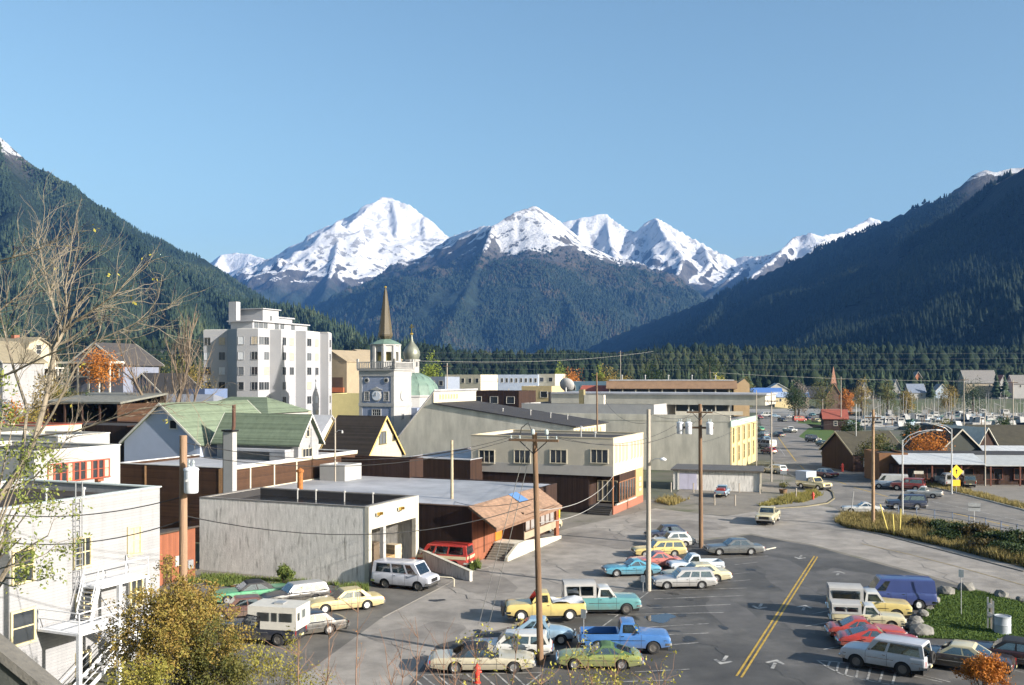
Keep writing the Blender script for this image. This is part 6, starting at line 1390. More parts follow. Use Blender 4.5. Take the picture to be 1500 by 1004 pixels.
# right row
t = vehicle('panel_van', 'parked_van', 'dark blue windowless van beside the grass', 'van', *Gm(1312, 889), 170, vblue, rim=rimw_m, skip=('trim',))
t = vehicle('pickup', 'pickup_truck', 'yellow pickup truck with white camper shell', 'truck', *Gm(1272, 904), -12, yel, wht); camper_shell(t, -2.58, -.42, .95, 1.15, 2.05, 1)
t = vehicle('small_pickup', 'pickup_truck', 'small white pickup with ribbed white camper shell', 'truck', *Gm(1270, 919), -12, crm, wht); camper_shell(t, -2.22, -.42, .78, .92, 1.55, 2)
vehicle('coupe', 'parked_car', 'red coupe next to the white camper pickup', 'car', *Gm(1268, 937), -10, org)
vehicle('fastback', 'parked_car', 'deep red fastback next to the white jeep', 'car', *Gm(1286, 951), -10, red)
def spare(t, x, z, r=.34):
    tm, rm = wheel_meshes(r, .22); o = link('spare_wheel', tm, tyre_m, t, (x, 0, z)); o.rotation_euler = (0, 0, R(90)); link('rim', rm, rimw_m, o)
t = vehicle('suv', 'parked_jeep', 'white jeep with spare wheel on its back door', 'jeep', *Gm(1298, 981), 143, carpaint('jeep_white', (.42, .43, .46)), rim=rimd_m); spare(t, -2.38, 1.05)
vehicle('long_sedan', 'parked_car', 'dark brown coupe with cream half roof beside the white jeep', 'car', *Gm(1402, 978), 148, brn, crm)
vehicle('sedan', 'parked_car', 'dark wine sedan at the end of the row by the grass', 'car', *Gm(1478, 972), 148, carpaint('wine', (.045, .02, .025)), dteal)
# yard under the concrete wall
vehicle('long_sedan', 'parked_car', 'mint green sedan with dark roof by the concrete wall', 'car', *Gm(366, 880), 205, mint, dteal)
vehicle('wagon', 'parked_car', 'black station wagon with pale side beside the mint car', 'car', *Gm(432, 884), 212, drk, carpaint('silver', (.5, .5, .5)))
vehicle('sedan', 'parked_car', 'tan yellow sedan with white wheels in the yard', 'car', *Gm(505, 893), 205, tanc, rim=rimw_m)
vehicle('sedan', 'parked_car', 'black sedan hidden behind the camper truck', 'car', *Gm(446, 930), 210, drk)
vehicle('compact', 'parked_car', 'rusty brown small car behind the autumn shrub', 'car', *Gm(352, 905), 200, carpaint('rust', (.10, .045, .035)))
t = vehicle('pickup', 'pickup_truck', 'dark pickup carrying a white box camper with dark windows', 'truck', *Gm(382, 940), 168, carpaint('near_black_blue', (.015, .018, .03)), rim=rimd_m)
cw = M('camper_white', (.48, .465, .42), .6, .12, 2)
cs = MB().prism([(-2.75, 1.0), (-.45, 1.0), (-.45, 1.75), (.35, 1.85), (.35, 2.35), (-2.75, 2.35)], 'y', -1.02, 1.02).build('camper_box', cw, t)
for x0, x1 in ((-2.5, -1.7), (-1.55, -1.2), (-1.05, -.3)):
    for sg in (1, -1): o = MB().box(x0, x1, sg*1.03-.015, sg*1.03+.015, 1.5, 2.0).build('camper_window', cglass, cs)
MB().box(-2.77, -2.74, -.35, .35, 1.05, 2.2).build('camper_door', white, cs); MB().box(-2.785, -2.765, -.2, .2, 1.6, 2.05).build('camper_window', cglass, cs); MB().box(-2.785, -2.765, .55, .85, 1.55, 2.0).build('camper_window', cglass, cs); MB().box(-1.6, -1.0, -.3, .3, 2.36, 2.45).build('roof_vent', galv, cs)
vehicle('van', 'parked_van', 'white passenger van in front of the open garage', 'van', *Gm(594, 861), -22, carpaint('van_white', (.46, .47, .52)), rim=rimd_m, skip=('trim',))
t = vehicle('van', 'parked_van', 'red van with cream side band beside the brown shop', 'van', *Gm(650, 831), 162, red, bump=chrome, skip=('trim',))
s = SPEC['van']; ms = MB()
for sg in (1, -1): MB().box(-2.36, 2.0, sg*1.0-.008, sg*1.0+.008, .86, 1.12).build('side_band', crm, t)
MB().box(-2.46, -2.452, -.9, .9, .86, 1.12).build('side_band', crm, t)
vehicle('compact', 'parked_car', 'small cream car at the far end of the brown shop', 'car', *Gm(804, 778), 245, crm)
vehicle('pickup', 'pickup_truck', 'cream pickup driving along the side street', 'truck', *Gm(1125, 766), 246, crm, group='vehicles on the roads', z=.05)
vehicle('small_pickup', 'pickup_truck', 'blue pickup with red load by the concrete shed', 'truck', *Gm(1058, 727), 70, lblu)
MB().box(-1.9, -.6, -.5, .5, .6, 1.2).build('red_load', red, bpy.data.objects[-1] if False else [o for o in bpy.data.objects if o.get('label') == 'blue pickup with red load by the concrete shed'][0])
# road
vehicle('fastback', 'car', 'white fastback waiting at the road mouth', 'car', *Gm(1263, 752), 170, wht, group='vehicles on the roads')
t = vehicle('suv', 'jeep', 'near black jeep with spare wheel driving on the road', 'jeep', *Gm(1327, 746), 172, navy, group='vehicles on the roads'); spare(t, -2.38, 1.05)
vehicle('small_pickup', 'pickup_truck', 'white small pickup driving behind the dark jeep', 'truck', *Gm(1354, 729), 150, wht, group='vehicles on the roads')
t = vehicle('pickup', 'pickup_truck', 'yellow truck with grey box body on the road', 'truck', *Gm(1192, 717), -60, tanc, group='vehicles on the roads'); MB().box(-2.5, -.45, -1.0, 1.0, 1.16, 2.5).build('box_body', M('grey_blue_box', (.33, .37, .43), .6, .1, 1), t)
vehicle('sedan', 'car', 'maroon and white car driving up the harbour road', 'car', *Gm(1205, 699), 118, carpaint('maroon', (.2, .03, .03)), wht, group='vehicles on the roads')
vehicle('van', 'van', 'yellow van crossing the junction', 'van', *Gm(1219, 670), 110, tanc, group='vehicles on the roads')
vehicle('panel_van', 'parked_van', 'grey blue van with white back outside the roadside shop', 'van', *Gm(1304, 716), 160, carpaint('grey_blue', (.22, .29, .38)), wht)
vehicle('suv', 'parked_jeep', 'dark red jeep outside the roadside shop', 'jeep', *Gm(1330, 719), 150, carpaint('dark_red', (.25, .03, .02)))
t = vehicle('pickup', 'pickup_truck', 'white pickup with blue camper windows outside the shop', 'truck', *Gm(1388, 713), 80, wht); camper_shell(t, -2.58, -.42, .95, 1.15, 2.05, 1)
vehicle('suv', 'parked_jeep', 'dark olive jeep outside the dark shop', 'jeep', *Gm(1417, 713), 75, carpaint('dark_olive', (.07, .065, .05)))
# cars further up the road
fc = [(1134, 693, 'wagon', wht, 'white wagon parked below the harbour road kerb', 118), (1126, 665, 'compact', red, 'red small car parked along the harbour road', 110), (1124, 657, 'van', wht, 'white van parked along the harbour road', 108), (1120, 648, 'sedan', lblu, 'pale blue sedan parked along the harbour road', 105), (1117, 640, 'wagon', gry, 'grey wagon parked along the harbour road', 104), (1113, 632, 'compact', mint, 'green small car parked along the harbour road', 103), (1157, 634, 'pickup', wht, 'white pickup coming down the harbour road', -75), (1191, 648, 'suv', drk, 'black jeep on the verge of the harbour road', -70), (1206, 654, 'compact', carpaint('dull_green', (.08, .12, .08)), 'dull green car beside the grass verge', -70), (1139, 640, 'sedan', drk, 'black sedan driving up the harbour road', 105)]
for px, py, k, c, lab, hd in fc: vehicle(k, 'car' if k not in ('van', 'pickup') else k if k == 'van' else 'pickup_truck', lab, 'car' if k in ('wagon', 'compact', 'sedan', 'suv') else 'van' if k == 'van' else 'truck', *Gm(px, py), hd, c, group='vehicles on the roads')
rr = random.Random(9); cols = [red, wht, lblu, drk, sil, org, navy, tanc, teal]
cn = {id(red): 'red', id(wht): 'white', id(lblu): 'light blue', id(drk): 'black', id(sil): 'silver', id(org): 'orange red', id(navy): 'navy', id(tanc): 'tan', id(teal): 'teal'}
k = 0
for px, py in ((1112, 614), (1122, 611), (1135, 612), (1146, 618), (1160, 613), (1171, 618), (1183, 616), (1196, 619), (1190, 610), (1205, 612), (1233, 619), (1245, 623)):
    c = cols[k % 9]; kd = ('sedan', 'wagon', 'compact', 'van')[(k*7) % 4]; nth = '' if k < 9 else ' near the red kiosk'
    vehicle(kd, 'parked_car', '%s %s in the distant beach car park%s' % (cn[id(c)], {'sedan': 'sedan', 'wagon': 'station wagon', 'compact': 'small car', 'van': 'van'}[kd], nth), 'car' if kd != 'van' else 'van', *Gm(px, py), rr.choice((5, 95, 185, -85))+rr.uniform(-8, 8), c, group='cars in the beach car park'); k += 1
# ------------------------------------------------------------------ poles, lamps, signs
def wire(a, b, sag, r=.014, n=14):
    a, b = Vector(a), Vector(b); return [a.lerp(b, k/n)-Vector((0, 0, sag*4*(k/n)*(1-k/n))) for k in range(n+1)]
wire_m = M('black_cable', (.03, .03, .03), .6, .1, 3)
def cable(a, b, sag, label, r=.016, mat=None, group='overhead cables'):
    o = MB().tube(wire(a, b, sag), r, 4, False).build('overhead_cable', mat or wire_m, None, fix=False); return tag(o, label, 'cable', group)
def pole(px, py, tpy, r, mat, label, lean=0.0, arm=None, armw=2.6, group='utility poles', name='utility_pole', top_r=.72):
    p = G(px, py); h = zat(p.y, tpy); t = thing(name, label, 'pole', (p.x, p.y, 0), R(-20), group)
    MB().tube([(0, 0, -.3), (lean*.4, 0, h*.4), (lean, 0, h)], [r, r*.88, r*top_r], 10).build('shaft', mat, t, 50)
    if arm:
        for za in arm:
            MB().box(-armw/2+lean, armw/2+lean, -r-.06, -r+.05, za-.07, za+.07).build('crossarm', pole_wood, t)
            for sg in (-1, 1): MB().bar((lean+sg*armw*.28, -r, za-.05), (lean, -r, za-.75), .05).build('arm_brace', dark_metal, t)
            for q in (-.46, -.28, .28, .46): MB().lathe([(.03, 0), (.06, .04), (.04, .1), (.06, .16), (.0, .2)], 8, (lean+q*armw, -r, za+.07)).build('insulator', M('glass_insulator', (.35, .4, .4), .2, .1, 3), t)
    return t, Vector((p.x, p.y, 0)), h
def transformer(t, x, y, z, s=1.0, a=0):
    o = MB().lathe([(.0, 0), (.26*s, .0), (.30*s, .05), (.30*s, .95*s), (.33*s, .97*s), (.30*s, 1.05*s), (.12*s, 1.12*s), (0, 1.14*s)], 14, (x, y, z)).build('transformer', M('pale_transformer_paint', (.55, .58, .62), .45, .15, 2), t, 40)
    for dx in (-.1, .1): MB().lathe([(.05, 0), (.07, .05), (.04, .12), (.07, .18), (.03, .3)], 8, (x+dx*s, y, z+1.1*s)).build('bushing', M('glass_insulator', (.35, .4, .4)), o)
    MB().box(x-.05, x+.05, y-.42*s, y-.2*s, z+.5*s, z+.6*s).build('bracket', galv, o) if s > .9 else None
p1, q1, h1 = pole(792, 974, 634, .19, pole_wood, 'tall brown utility pole with crossarm beside the green car', -.36, [zat(55.2, 645)], 2.9)
MB().tube([(-.36, -.1, h1-.2), (-.7, -.1, h1+.55), (-1.1, -.1, h1+.25), (-1.2, -.1, h1-.2)], .03, 6).build('jumper_wire', wire_m, p1)
for dx in (-.05, .75): MB().lathe([(.09, 0), (.12, .06), (.12, .22), (.05, .3)], 8, (-.36+dx, -.15, h1-.1)).build('insulator', M('glass_insulator', (.35, .4, .4)), p1)
p2, q2, h2 = pole(950, 866, 600, .20, pole_pale, 'pale grey lamp pole beside the silver wagon', 0, None)
za = zat(74, 672); MB().tube([(0, 0, za-.3), (.5, -.1, za), (1.0, -.2, za+.02)], .03, 6).build('lamp_arm', galv, p2); MB().lathe([(0, 0), (.22, .03), (.26, .12), (.1, .22), (0, .25)], 12, (1.15, -.22, za-.12)).build('lamp_head', M('white_lamp_head', (.7, .72, .75), .3, .05, 3), p2, 40)
p3, q3, h3 = pole(1027, 803, 592, .22, pole_wood, 'dark utility pole hung with three grey transformers', -.1, [zat(93, 604)], 2.4)
for dx in (-1.9, -1.1, .85): transformer(p3, dx, -.42, zat(93, 636), 1.05)
MB().box(-2.3, 1.2, -.22, -.1, zat(93, 628), zat(93, 625)).build('transformer_rack', pole_wood, p3)
q4 = Vector((xat(42, 268), 42, 0)); h4 = zat(42, 638); p4 = thing('utility_pole', 'thick weathered utility pole with one white transformer', 'pole', (q4.x, q4.y, 0), R(-20), 'utility poles')
MB().tube([(0, 0, 0), (.02, 0, h4*.5), (.02, 0, h4)], [.2, .18, .155], 12).build('shaft', M('grey_brown_pole_wood', (.26, .17, .11), .9, .35, 3, .5, 20, streak=.08), p4, 50)
transformer(p4, .58, -.2, zat(42, 721), 1.0); MB().bar((.1, 0, zat(42, 700)), (.5, -.2, zat(42, 700)), .08).build('bracket', galv, p4); MB().bar((.1, 0, zat(42, 712)), (.5, -.2, zat(42, 712)), .08).build('bracket', galv, p4)
p5, q5, h5 = pole(662, 806, 645, .17, M('flecked_pole', (.42, .35, .24), .9, .5, 5, .4, 20, streak=.3), 'pale flecked pole in front of the dark shop wall', 0, None)
p6, q6, h6 = pole(491, 770, 612, .10, pole_pale, 'slim pale pole with small lamp before the black roof', 0, None)
za = zat(107, 630); MB().tube([(0, 0, za-.3), (.6, -.3, za), (1.1, -.5, za-.02)], .025, 6).build('lamp_arm', galv, p6); MB().lathe([(.12, -.25), (.1, 0), (.03, .08)], 10, (1.15, -.52, za-.05)).build('lamp_head', white, p6)
p7, q7, h7 = pole(876, 724, 546, .14, pole_wood, 'dark bare pole behind the corner shop', -.2, None)
p8, q8, h8 = pole(1279, 772, 600, .2, M('banded_pole', (.30, .2, .12), .9, .45, 5, .4, 20, streak=.25), 'banded brown pole standing in the dry grass strip', 0, [zat(106, 612)], 1.6)
p9, q9, h9 = pole(1130, 706, 574, .13, pole_pale, 'pale pole at the corner of the concrete shed', 0, [zat(151, 588)], 2.0)
p10, q10, h10 = pole(1108, 690, 572, .10, pole_pale, 'slim pale pole beside the yellow end wall', 0, None)
p11, q11, h11 = pole(1254, 688, 592, .10, galv, 'slim grey steel pole before the brown lodge', 0, None)
p12, q12, h12 = pole(1443, 712, 604, .11, pole_pale, 'pale pole in front of the steep white roof', 0, None)
for k, (px, Y, tpy, lab) in enumerate([(909, 420, 514, 'thin distant pole above the mansard roof'), (1232, 300, 552, 'distant pole with crossarm near the red kiosk'), (1412, 250, 552, 'distant brown pole above the dark gable shop'), (1267, 340, 574, 'distant pole in front of the white steep gable'), (655, 260, 532, 'distant pole behind the church dome'), (745, 240, 570, 'lamp post on the dark store roof line'), (1279, 330, 580, 'distant thin pole beside the white gable house'), (1205, 330, 585, 'distant lamp post on the beach road'), (1484, 260, 556, 'distant pole among the boat masts')]):
    q = Vector((xat(Y, px), Y, 0)); hh = zat(Y, tpy); t = thing('utility_pole', lab, 'pole', (q.x, q.y, 0), R(-20), 'utility poles'); MB().tube([(0, 0, -3), (0, 0, hh)], [.17, .12], 6).build('shaft', pole_pale, t); MB().box(-1.1, 1.1, -.1, .1, hh-.9, hh-.75).build('crossarm', pole_wood, t)
# curved street lamps
def street_lamp(px, py, tpy, ex, ey, label):
    p = G(px, py); h = zat(p.y, tpy); dx = xat(p.y, ex)-p.x; dz = zat(p.y, ey)-h
    t = thing('street_lamp', label, 'street lamp', (p.x, p.y, 0), 0, 'curved steel street lamps')
    MB().tube([(0, 0, 0), (0, 0, .5), (0, 0, h)], [.14, .11, .075], 10).build('column', galv, t, 50); MB().lathe([(.2, 0), (.2, .06), (.13, .1)], 10).build('base_plate', galv, t)
    MB().tube([(0, 0, h-.1), (dx*.18, 0, h+dz*.45), (dx*.45, 0, h+dz*.8), (dx*.75, 0, h+dz*.98), (dx, 0, h+dz)], .05, 7).build('arm', galv, t, 50); MB().tube([(0, 0, h-.8), (dx*.2, 0, h+dz*.1), (dx*.5, 0, h+dz*.62), (dx*.8, 0, h+dz*.92)], .035, 6).build('lower_arm', galv, t, 50)
    sg = 1 if dx > 0 else -1; MB().prism([(dx-.1*sg, h+dz-.06), (dx+.6*sg, h+dz-.12), (dx+.65*sg, h+dz-.03), (dx+.3*sg, h+dz+.08), (dx-.1*sg, h+dz+.06)], 'y', -.14, .14).build('lamp_head', M('lamp_housing', (.5, .52, .53), .4, .1, 3), t)
    return t, p
street_lamp(1322, 760, 645, 1372, 630, 'steel street lamp in the grass strip, arm curving towards the gravel yard')
tl, pl = street_lamp(1394, 724, 628, 1347, 619, 'steel street lamp by the gravel yard, arm curving towards the grass strip')
# road signs
p = G(1401, 723); t = thing('warning_sign', 'yellow diamond warning sign with small plate below by the gravel yard', 'sign', (p.x, p.y, 0), R(4))
ysg = M('yellow_sign_face', (.8, .5, .02), .45, .05, 3); zc = zat(p.y, 691); s_ = .95
MB().tube([(0, .05, 0), (0, .05, zc)], .04, 6).build('post', galv, t); o = MB().prism([(-s_, zc), (0, zc-s_), (s_, zc), (0, zc+s_)], 'y', -.02, .0).build('sign_face', ysg, t)
MB().prism([(-.06, zc-.3), (.06, zc-.3), (.06, zc+.05), (.2, zc+.05), (0, zc+.35), (-.2, zc+.05), (-.06, zc+.05)], 'y', -.027, -.021).build('arrow_symbol', dark_in, o)
MB().box(-.55, .55, -.02, 0, zc-2.0, zc-1.15).build('sign_plate', M('orange_yellow_plate', (.75, .38, .02), .45, .05, 3), t)
p = G(1427, 768); t = thing('road_sign', 'grey back of a square road sign beside the fence', 'sign', (p.x, p.y, 0), R(-12)); zc = zat(p.y, 743)
MB().tube([(0, 0, 0), (0, 0, zc+.4)], .035, 6).build('post', galv, t); MB().box(-.62, .62, -.05, -.03, zc-.45, zc+.45).build('sign_face', galv, t); MB().box(-.62, .62, -.09, -.05, zc-.03, zc+.03).build('brace', dark_metal, t)
for px, py, tpy, lab in ((855, 955, 893, 'thin sign post beside the yellow pickup'), (942, 868, 843, 'thin sign post beside the lamp pole'), (1148, 712, 690, 'small blue white sign at the road corner'), (1408, 902, 835, 'slim white post on the grass triangle')):
    p = G(px, py); zt_ = zat(p.y, tpy); t = thing('sign_post', lab, 'sign', (p.x, p.y, 0), R(-30)); MB().tube([(0, 0, 0), (0, 0, zt_)], .03, 6).build('post', galv, t); MB().box(-.16 if px != 1148 else -.5, .16 if px != 1148 else .5, -.04, -.032, zt_-.5, zt_+.02).build('sign_face', M('pale_sign', (.55, .56, .56), .5, .1, 3), t)
p = G(1246, 757); t = thing('marker_post', 'slender white leaning marker post at the road mouth', 'post', (p.x, p.y, 0), 0); MB().tube([(0, 0, 0), (.35, 0, zat(p.y, 720))], .05, 6).build('shaft', white, t); MB().lathe([(.09, 0), (.09, .04)], 8).build('base', galv, t)
def bollard(px, py, h, mat, lab, r=.09, grp='short posts along the yard'):
    p = G(px, py); t = thing('bollard', lab, 'bollard', (p.x, p.y, 0), 0, grp); MB().tube([(0, 0, -.1), (random.uniform(-.05, .05), 0, h)], r, 8).build('shaft', mat, t); MB().lathe([(r*1.05, 0), (r*.8, .05), (0, .07)], 8, (0, 0, h)).build('cap', mat, t)
for px, py in ((983, 721), (1016, 722), (1083, 722), (1047, 740), (1077, 741), (1113, 724), (1166, 730)): bollard(px, py, 1.3, pole_pale, 'weathered short wooden post edging the yard by the concrete shed')
for px, py, h, lx in ((1302, 782, 3.0, -.9), (1310, 785, 2.2, -.15), (1318, 783, 2.6, .1)):
    p = G(px, py); t = thing('guy_guard', 'leaning yellow guy wire guard in the dry grass', 'post', (p.x, p.y, 0), 0, 'yellow guy guards'); MB().tube([(0, 0, -.1), (lx, 0, h)], .07, 7).build('sleeve', M('yellow_guard', (.55, .45, .12), .6, .2, 3), t); MB().tube([(lx, 0, h-.1), (lx*1.05, 0, h+.1)], .02, 5).build('wire_end', galv, t)
def hydrant(px, py, s, lab):
    p = G(px, py); t = thing('fire_hydrant', lab, 'hydrant', (p.x, p.y, 0), 0.4); hm = M('hydrant_red', (.52, .05, .03), .5, .15, 4)
    MB().lathe([(.17*s, 0), (.17*s, .05*s), (.11*s, .06*s), (.11*s, .62*s), (.15*s, .64*s), (.15*s, .70*s), (.11*s, .78*s), (.03*s, .86*s), (.03*s, .92*s)], 12).build('barrel', hm, t, 40)
    for a in (0, 2.1, 4.2): MB().tube([(0, 0, .5*s), (.2*s*math.cos(a), .2*s*math.sin(a), .5*s)], .055*s, 8).build('outlet_cap', hm, t)
hydrant(699, 1001, 1.15, 'red fire hydrant beside the striped no parking bay'); hydrant(1191, 733, 1.2, 'red fire hydrant on the grassy road corner'); hydrant(1234, 691, 1.6, 'red hydrant on the pavement across the junction')
# pipe fence along the road
fp = [(1262, 748), (1300, 752), (1340, 757), (1390, 764), (1440, 773), (1500, 786), (1560, 801)]
fm_ = M('blue_grey_fence_paint', (.13, .16, .22), .5, .15, 3); W_ = [G(*q) for q in fp]; t = thing('pipe_fence', 'low blue grey pipe fence along the road above the dry grass', 'fence', (W_[0].x, W_[0].y, 0), 0)
cum = [0.0]
for a, b in zip(W_, W_[1:]): cum.append(cum[-1]+(b-a).length)
def fpt(d):
    i = max(k for k in range(len(cum)-1) if cum[k] <= d+1e-9); return W_[i].lerp(W_[i+1], (d-cum[i])/(cum[i+1]-cum[i]))-W_[0]
n = int(cum[-1]/2.3); L_ = [fpt(cum[-1]*k/n) for k in range(n+1)]
for q in L_: MB().box(q.x-.05, q.x+.05, q.y-.05, q.y+.05, 0, 1.12).build('post', fm_, t)
for a, b in zip(L_, L_[1:]):
    for z in (.45, 1.05): MB().bar((a.x, a.y, z), (b.x, b.y, z), .05).build('rail', fm_, t)
# kerbs
def kerb(pts, w=.18, h=.14, mat=None, lab=None):
    Q = [G(*q) for q in pts]; mb = MB()
    for a, b in zip(Q, Q[1:]):
        d = (b-a).normalized(); a = a-d*.02; nn = Vector((-d.y, d.x, 0))*w/2; v = [a-nn, b-nn, b+nn, a+nn]; i = len(mb.v); mb.v += [(p.x, p.y, 0) for p in v]+[(p.x, p.y, h) for p in v]
        mb.f += [tuple(i+k for k in f) for f in ((4, 5, 6, 7), (0, 1, 5, 4), (1, 2, 6, 5), (2, 3, 7, 6), (3, 0, 4, 7))]
    tag(mb.build('kerb', mat or concrete_lt), kind='structure')
kerb([(1130, 746), (1180, 743), (1212, 738), (1222, 731), (1220, 722), (1205, 712), (1188, 706)], w=.16, h=.12, mat=M('yellowed_kerb', (.20, .175, .11), .8, .2, 2)); kerb([(1356, 712), (1420, 727), (1500, 748), (1600, 775)]); kerb([(1236, 772), (1300, 786), (1400, 812), (1500, 838)], .12, .08, M('dirty_kerb', (.16, .15, .13), .9, .2, 2))
kerb([(560, 905), (690, 838), (720, 830)], .1, .04, M('low_kerb', (.2, .185, .165), .9, .2, 2)); kerb([(1010, 793), (1045, 803), (1100, 800), (1122, 806), (1136, 803)], .12, .1, concrete_lt)
sheet('pavement', [(1128, 745.5), (1180, 742), (1210, 737), (1219, 730), (1215, 722), (1195, 714), (1190, 727), (1150, 737)], .1, M('worn_pavement', (.22, .205, .18), .9, .25, .8, .3, 10))
grassm = leafm('lawn_grass', (.045, .085, .015), (.085, .13, .025), .8, 0.0)
sheet('lawn', [(1345, 935), (1352, 905), (1366, 880), (1392, 862), (1440, 868), (1500, 885), (1640, 930), (1640, 990), (1500, 942)], .05, grassm)
sheet('lawn', [(1170, 640), (1185, 627), (1215, 628), (1236, 640), (1228, 651), (1200, 650)], .03, grassm); sheet('lawn', [(1168, 620), (1175, 612), (1235, 612), (1262, 620), (1240, 626)], .03, grassm); sheet('lawn', [(1245, 682), (1260, 668), (1300, 668), (1310, 684), (1280, 692)], .03, grassm)
sheet('beach', [(1085, 604), (1090, 595), (1180, 594), (1262, 595), (1262, 603), (1180, 608)], .03, M('grey_shingle_beach', (.26, .25, .23), .9, .3, .5, .5, 4))
sheet('beach_road', [(1095, 610), (1110, 607), (1262, 610), (1262, 615), (1180, 613)], .034, road_m)

# ------------------------------------------------------------------ boulders, drum, yard clutter
rockm = M('grey_boulder', (.17, .165, .15), .9, .35, 2.5, .6, 6)
def boulder(px, py, s, k, lab, grp='boulders round the grass triangle'):
    rr = random.Random(k); p = G(px, py); bm = bmesh.new(); bmesh.ops.create_icosphere(bm, subdivisions=2, radius=1.0)
    off = Vector((rr.uniform(0, 50), rr.uniform(0, 50), 0)); sx, sy, sz = s*rr.uniform(.85, 1.2), s*rr.uniform(.8, 1.1), s*rr.uniform(.65, .95)
    for v in bm.verts:
        n_ = mnoise.noise(v.co*1.1+off)*.5+mnoise.noise(v.co*2.7+off)*.34; c = v.co*(1+n_*.6); v.co = Vector((c.x*sx, c.y*sy, max(c.z*sz, -.25*s)+.25*s))
    me = bpy.data.meshes.new('boulder'); bm.to_mesh(me); bm.free(); tag(link('boulder', me, rockm, None, (p.x, p.y, 0)), lab, 'boulder', grp)
bl = [(1386, 871, .62), (1366, 883, .5), (1360, 893, .48), (1352, 903, .42), (1342, 913, .55), (1338, 922, .5), (1349, 930, .75), (1415, 866, .6), (1466, 875, .55), (1496, 881, .4)]
for k, (px, py, s_) in enumerate(bl): boulder(px, py, s_, k, 'rounded grey boulder edging the grass triangle')
p = G(1488, 942); t = thing('oil_drum', 'pale grey steel drum on the grass triangle', 'drum', (p.x+.3, p.y+2.2, .05), 0)
MB().lathe([(.5, 0), (.5, .04), (.48, .05), (.48, .5), (.5, .52), (.48, .55), (.48, 1.0), (.5, 1.02), (.5, 1.06), (.44, 1.06), (.44, 1.0)], 20).build('shell', M('drum_paint', (.33, .36, .39), .5, .2, 2), t, 40); MB().lathe([(.44, 1.0), (.44, 1.02)], 20).build('lid', galv, t)
for k, (px, py, h_, lab) in enumerate(((1447, 922, 2.0, 'pair of weathered posts with meters on the grass triangle'), (1455, 926, 1.9, 'galvanised pipe post beside the meter posts on the grass'))):
    p = G(px, py); t = thing('meter_post', lab, 'post', (p.x, p.y, .04), R(-20)); MB().box(-.05, .05, -.05, .05, 0, h_).build('post', galv, t)
    if k == 0: MB().box(.15, .25, -.05, .05, 0, h_*.95).build('post', pole_pale, t); MB().lathe([(.15, -.12), (.15, .1), (.1, .14)], 12, (.1, -.1, h_*.75), 'Y').build('meter', galv, t); MB().lathe([(.15, -.12), (.15, .1), (.1, .14)], 12, (.1, -.1, h_*.45), 'Y').build('meter', galv, t)
for px, py, lab in ((352, 862, 'discarded orange board lying by the concrete wall'), (400, 858, 'pale scrap plank lying in the weeds by the wall')):
    p = G(px, py); t = thing('scrap_board', lab, 'board', (p.x, p.y, .02), R(-35)); MB().box(-.9, .9, -.25, .25, 0, .12).build('plank', M('orange_scrap', (.42, .22, .08), .8, .3, 3), t); MB().box(-.7, .5, -.1, .35, .123, .2).build('plank', M('pale_scrap', (.5, .45, .36), .8, .3, 3), t)
p = G(1118, 722); t = thing('flower_tub', 'round tub of leafy plants at the shed corner', 'planter', (p.x+2.5, p.y-1, 0), 0); MB().lathe([(.45, 0), (.6, .6), (.55, .6), (.5, .5)], 14).build('tub', pole_wood, t)

# ------------------------------------------------------------------ cables
def topof(q, h, dx=0, dz=0): return (q.x+dx, q.y, h+dz)
A1 = zat(55.2, 645); ax = q1.x-.36
for dx, lab in ((-1.3, 'sagging cable from the crossarm pole to the transformer pole'), (-.8, 'inner cable from the crossarm pole to the transformer pole')): cable((ax+dx, q1.y-.2, A1+.2), topof(q4, h4, 0, -.3-(dx+1.3)), 1.0, lab)
cable((ax-.2, q1.y, A1-3.6), (q4.x, q4.y, h4-3.4), 1.2, 'low slack cable across the concrete wall', .022)
cable((q4.x, q4.y, h4-3.6), (-24.5, 44, 9.0), .7, 'slack cable passing in front of the white building', .022); cable((q4.x, q4.y, h4-2.6), (-24.8, 44, 10.2), .6, 'upper slack cable passing in front of the white building', .022)
cable((ax+.2, q1.y, A1-3.2), (q5.x, q5.y, h5-5.6), .5, 'short cable from the crossarm pole to the flecked pole', .02)
cable((ax+.9, q1.y, A1+.2), (q3.x-.6, q3.y, zat(93, 604)+.2), 1.5, 'cable from the crossarm pole to the transformer rack pole'); cable((ax+1.3, q1.y, A1+.2), (q3.x+.8, q3.y, zat(93, 604)+.2), 1.6, 'outer cable from the crossarm pole to the transformer rack pole')
cable((ax, q1.y, A1-3.9), (11.8, 115, 4.6), 1.0, 'festooned cable running to the corner shop', .025, M('pale_cable', (.35, .34, .32), .6, .1, 3)); cable((ax, q1.y, A1-4.6), (11.9, 115, 3.4), 1.0, 'lower festooned cable running to the corner shop', .022, M('pale_cable', (.35, .34, .32)))
cable(topof(q3, h3, 0, -3.6), topof(q9, h9, 0, -.8), 1.2, 'cable from the rack pole to the shed corner pole'); cable(topof(q3, h3, 0, -.3), topof(q8, h8, 0, -.2), 1.8, 'long cable from the rack pole to the banded pole'); cable(topof(q2, h2, 0, -.3), topof(q3, h3, 0, -.8), .5, 'cable between the pale lamp pole and the rack pole'); cable(topof(q7, h7, 0, -2), topof(q2, h2, 0, -1), 1.5, 'cable from the bare pole to the pale lamp pole')
cable(topof(q9, h9, 0, -.4), topof(q11, h11, 0, -.6), 1.3, 'cable crossing the harbour road'); cable(topof(q8, h8, 0, -1.5), topof(q12, h12, 0, -.5), 1.6, 'cable from the banded pole over the roadside shop')
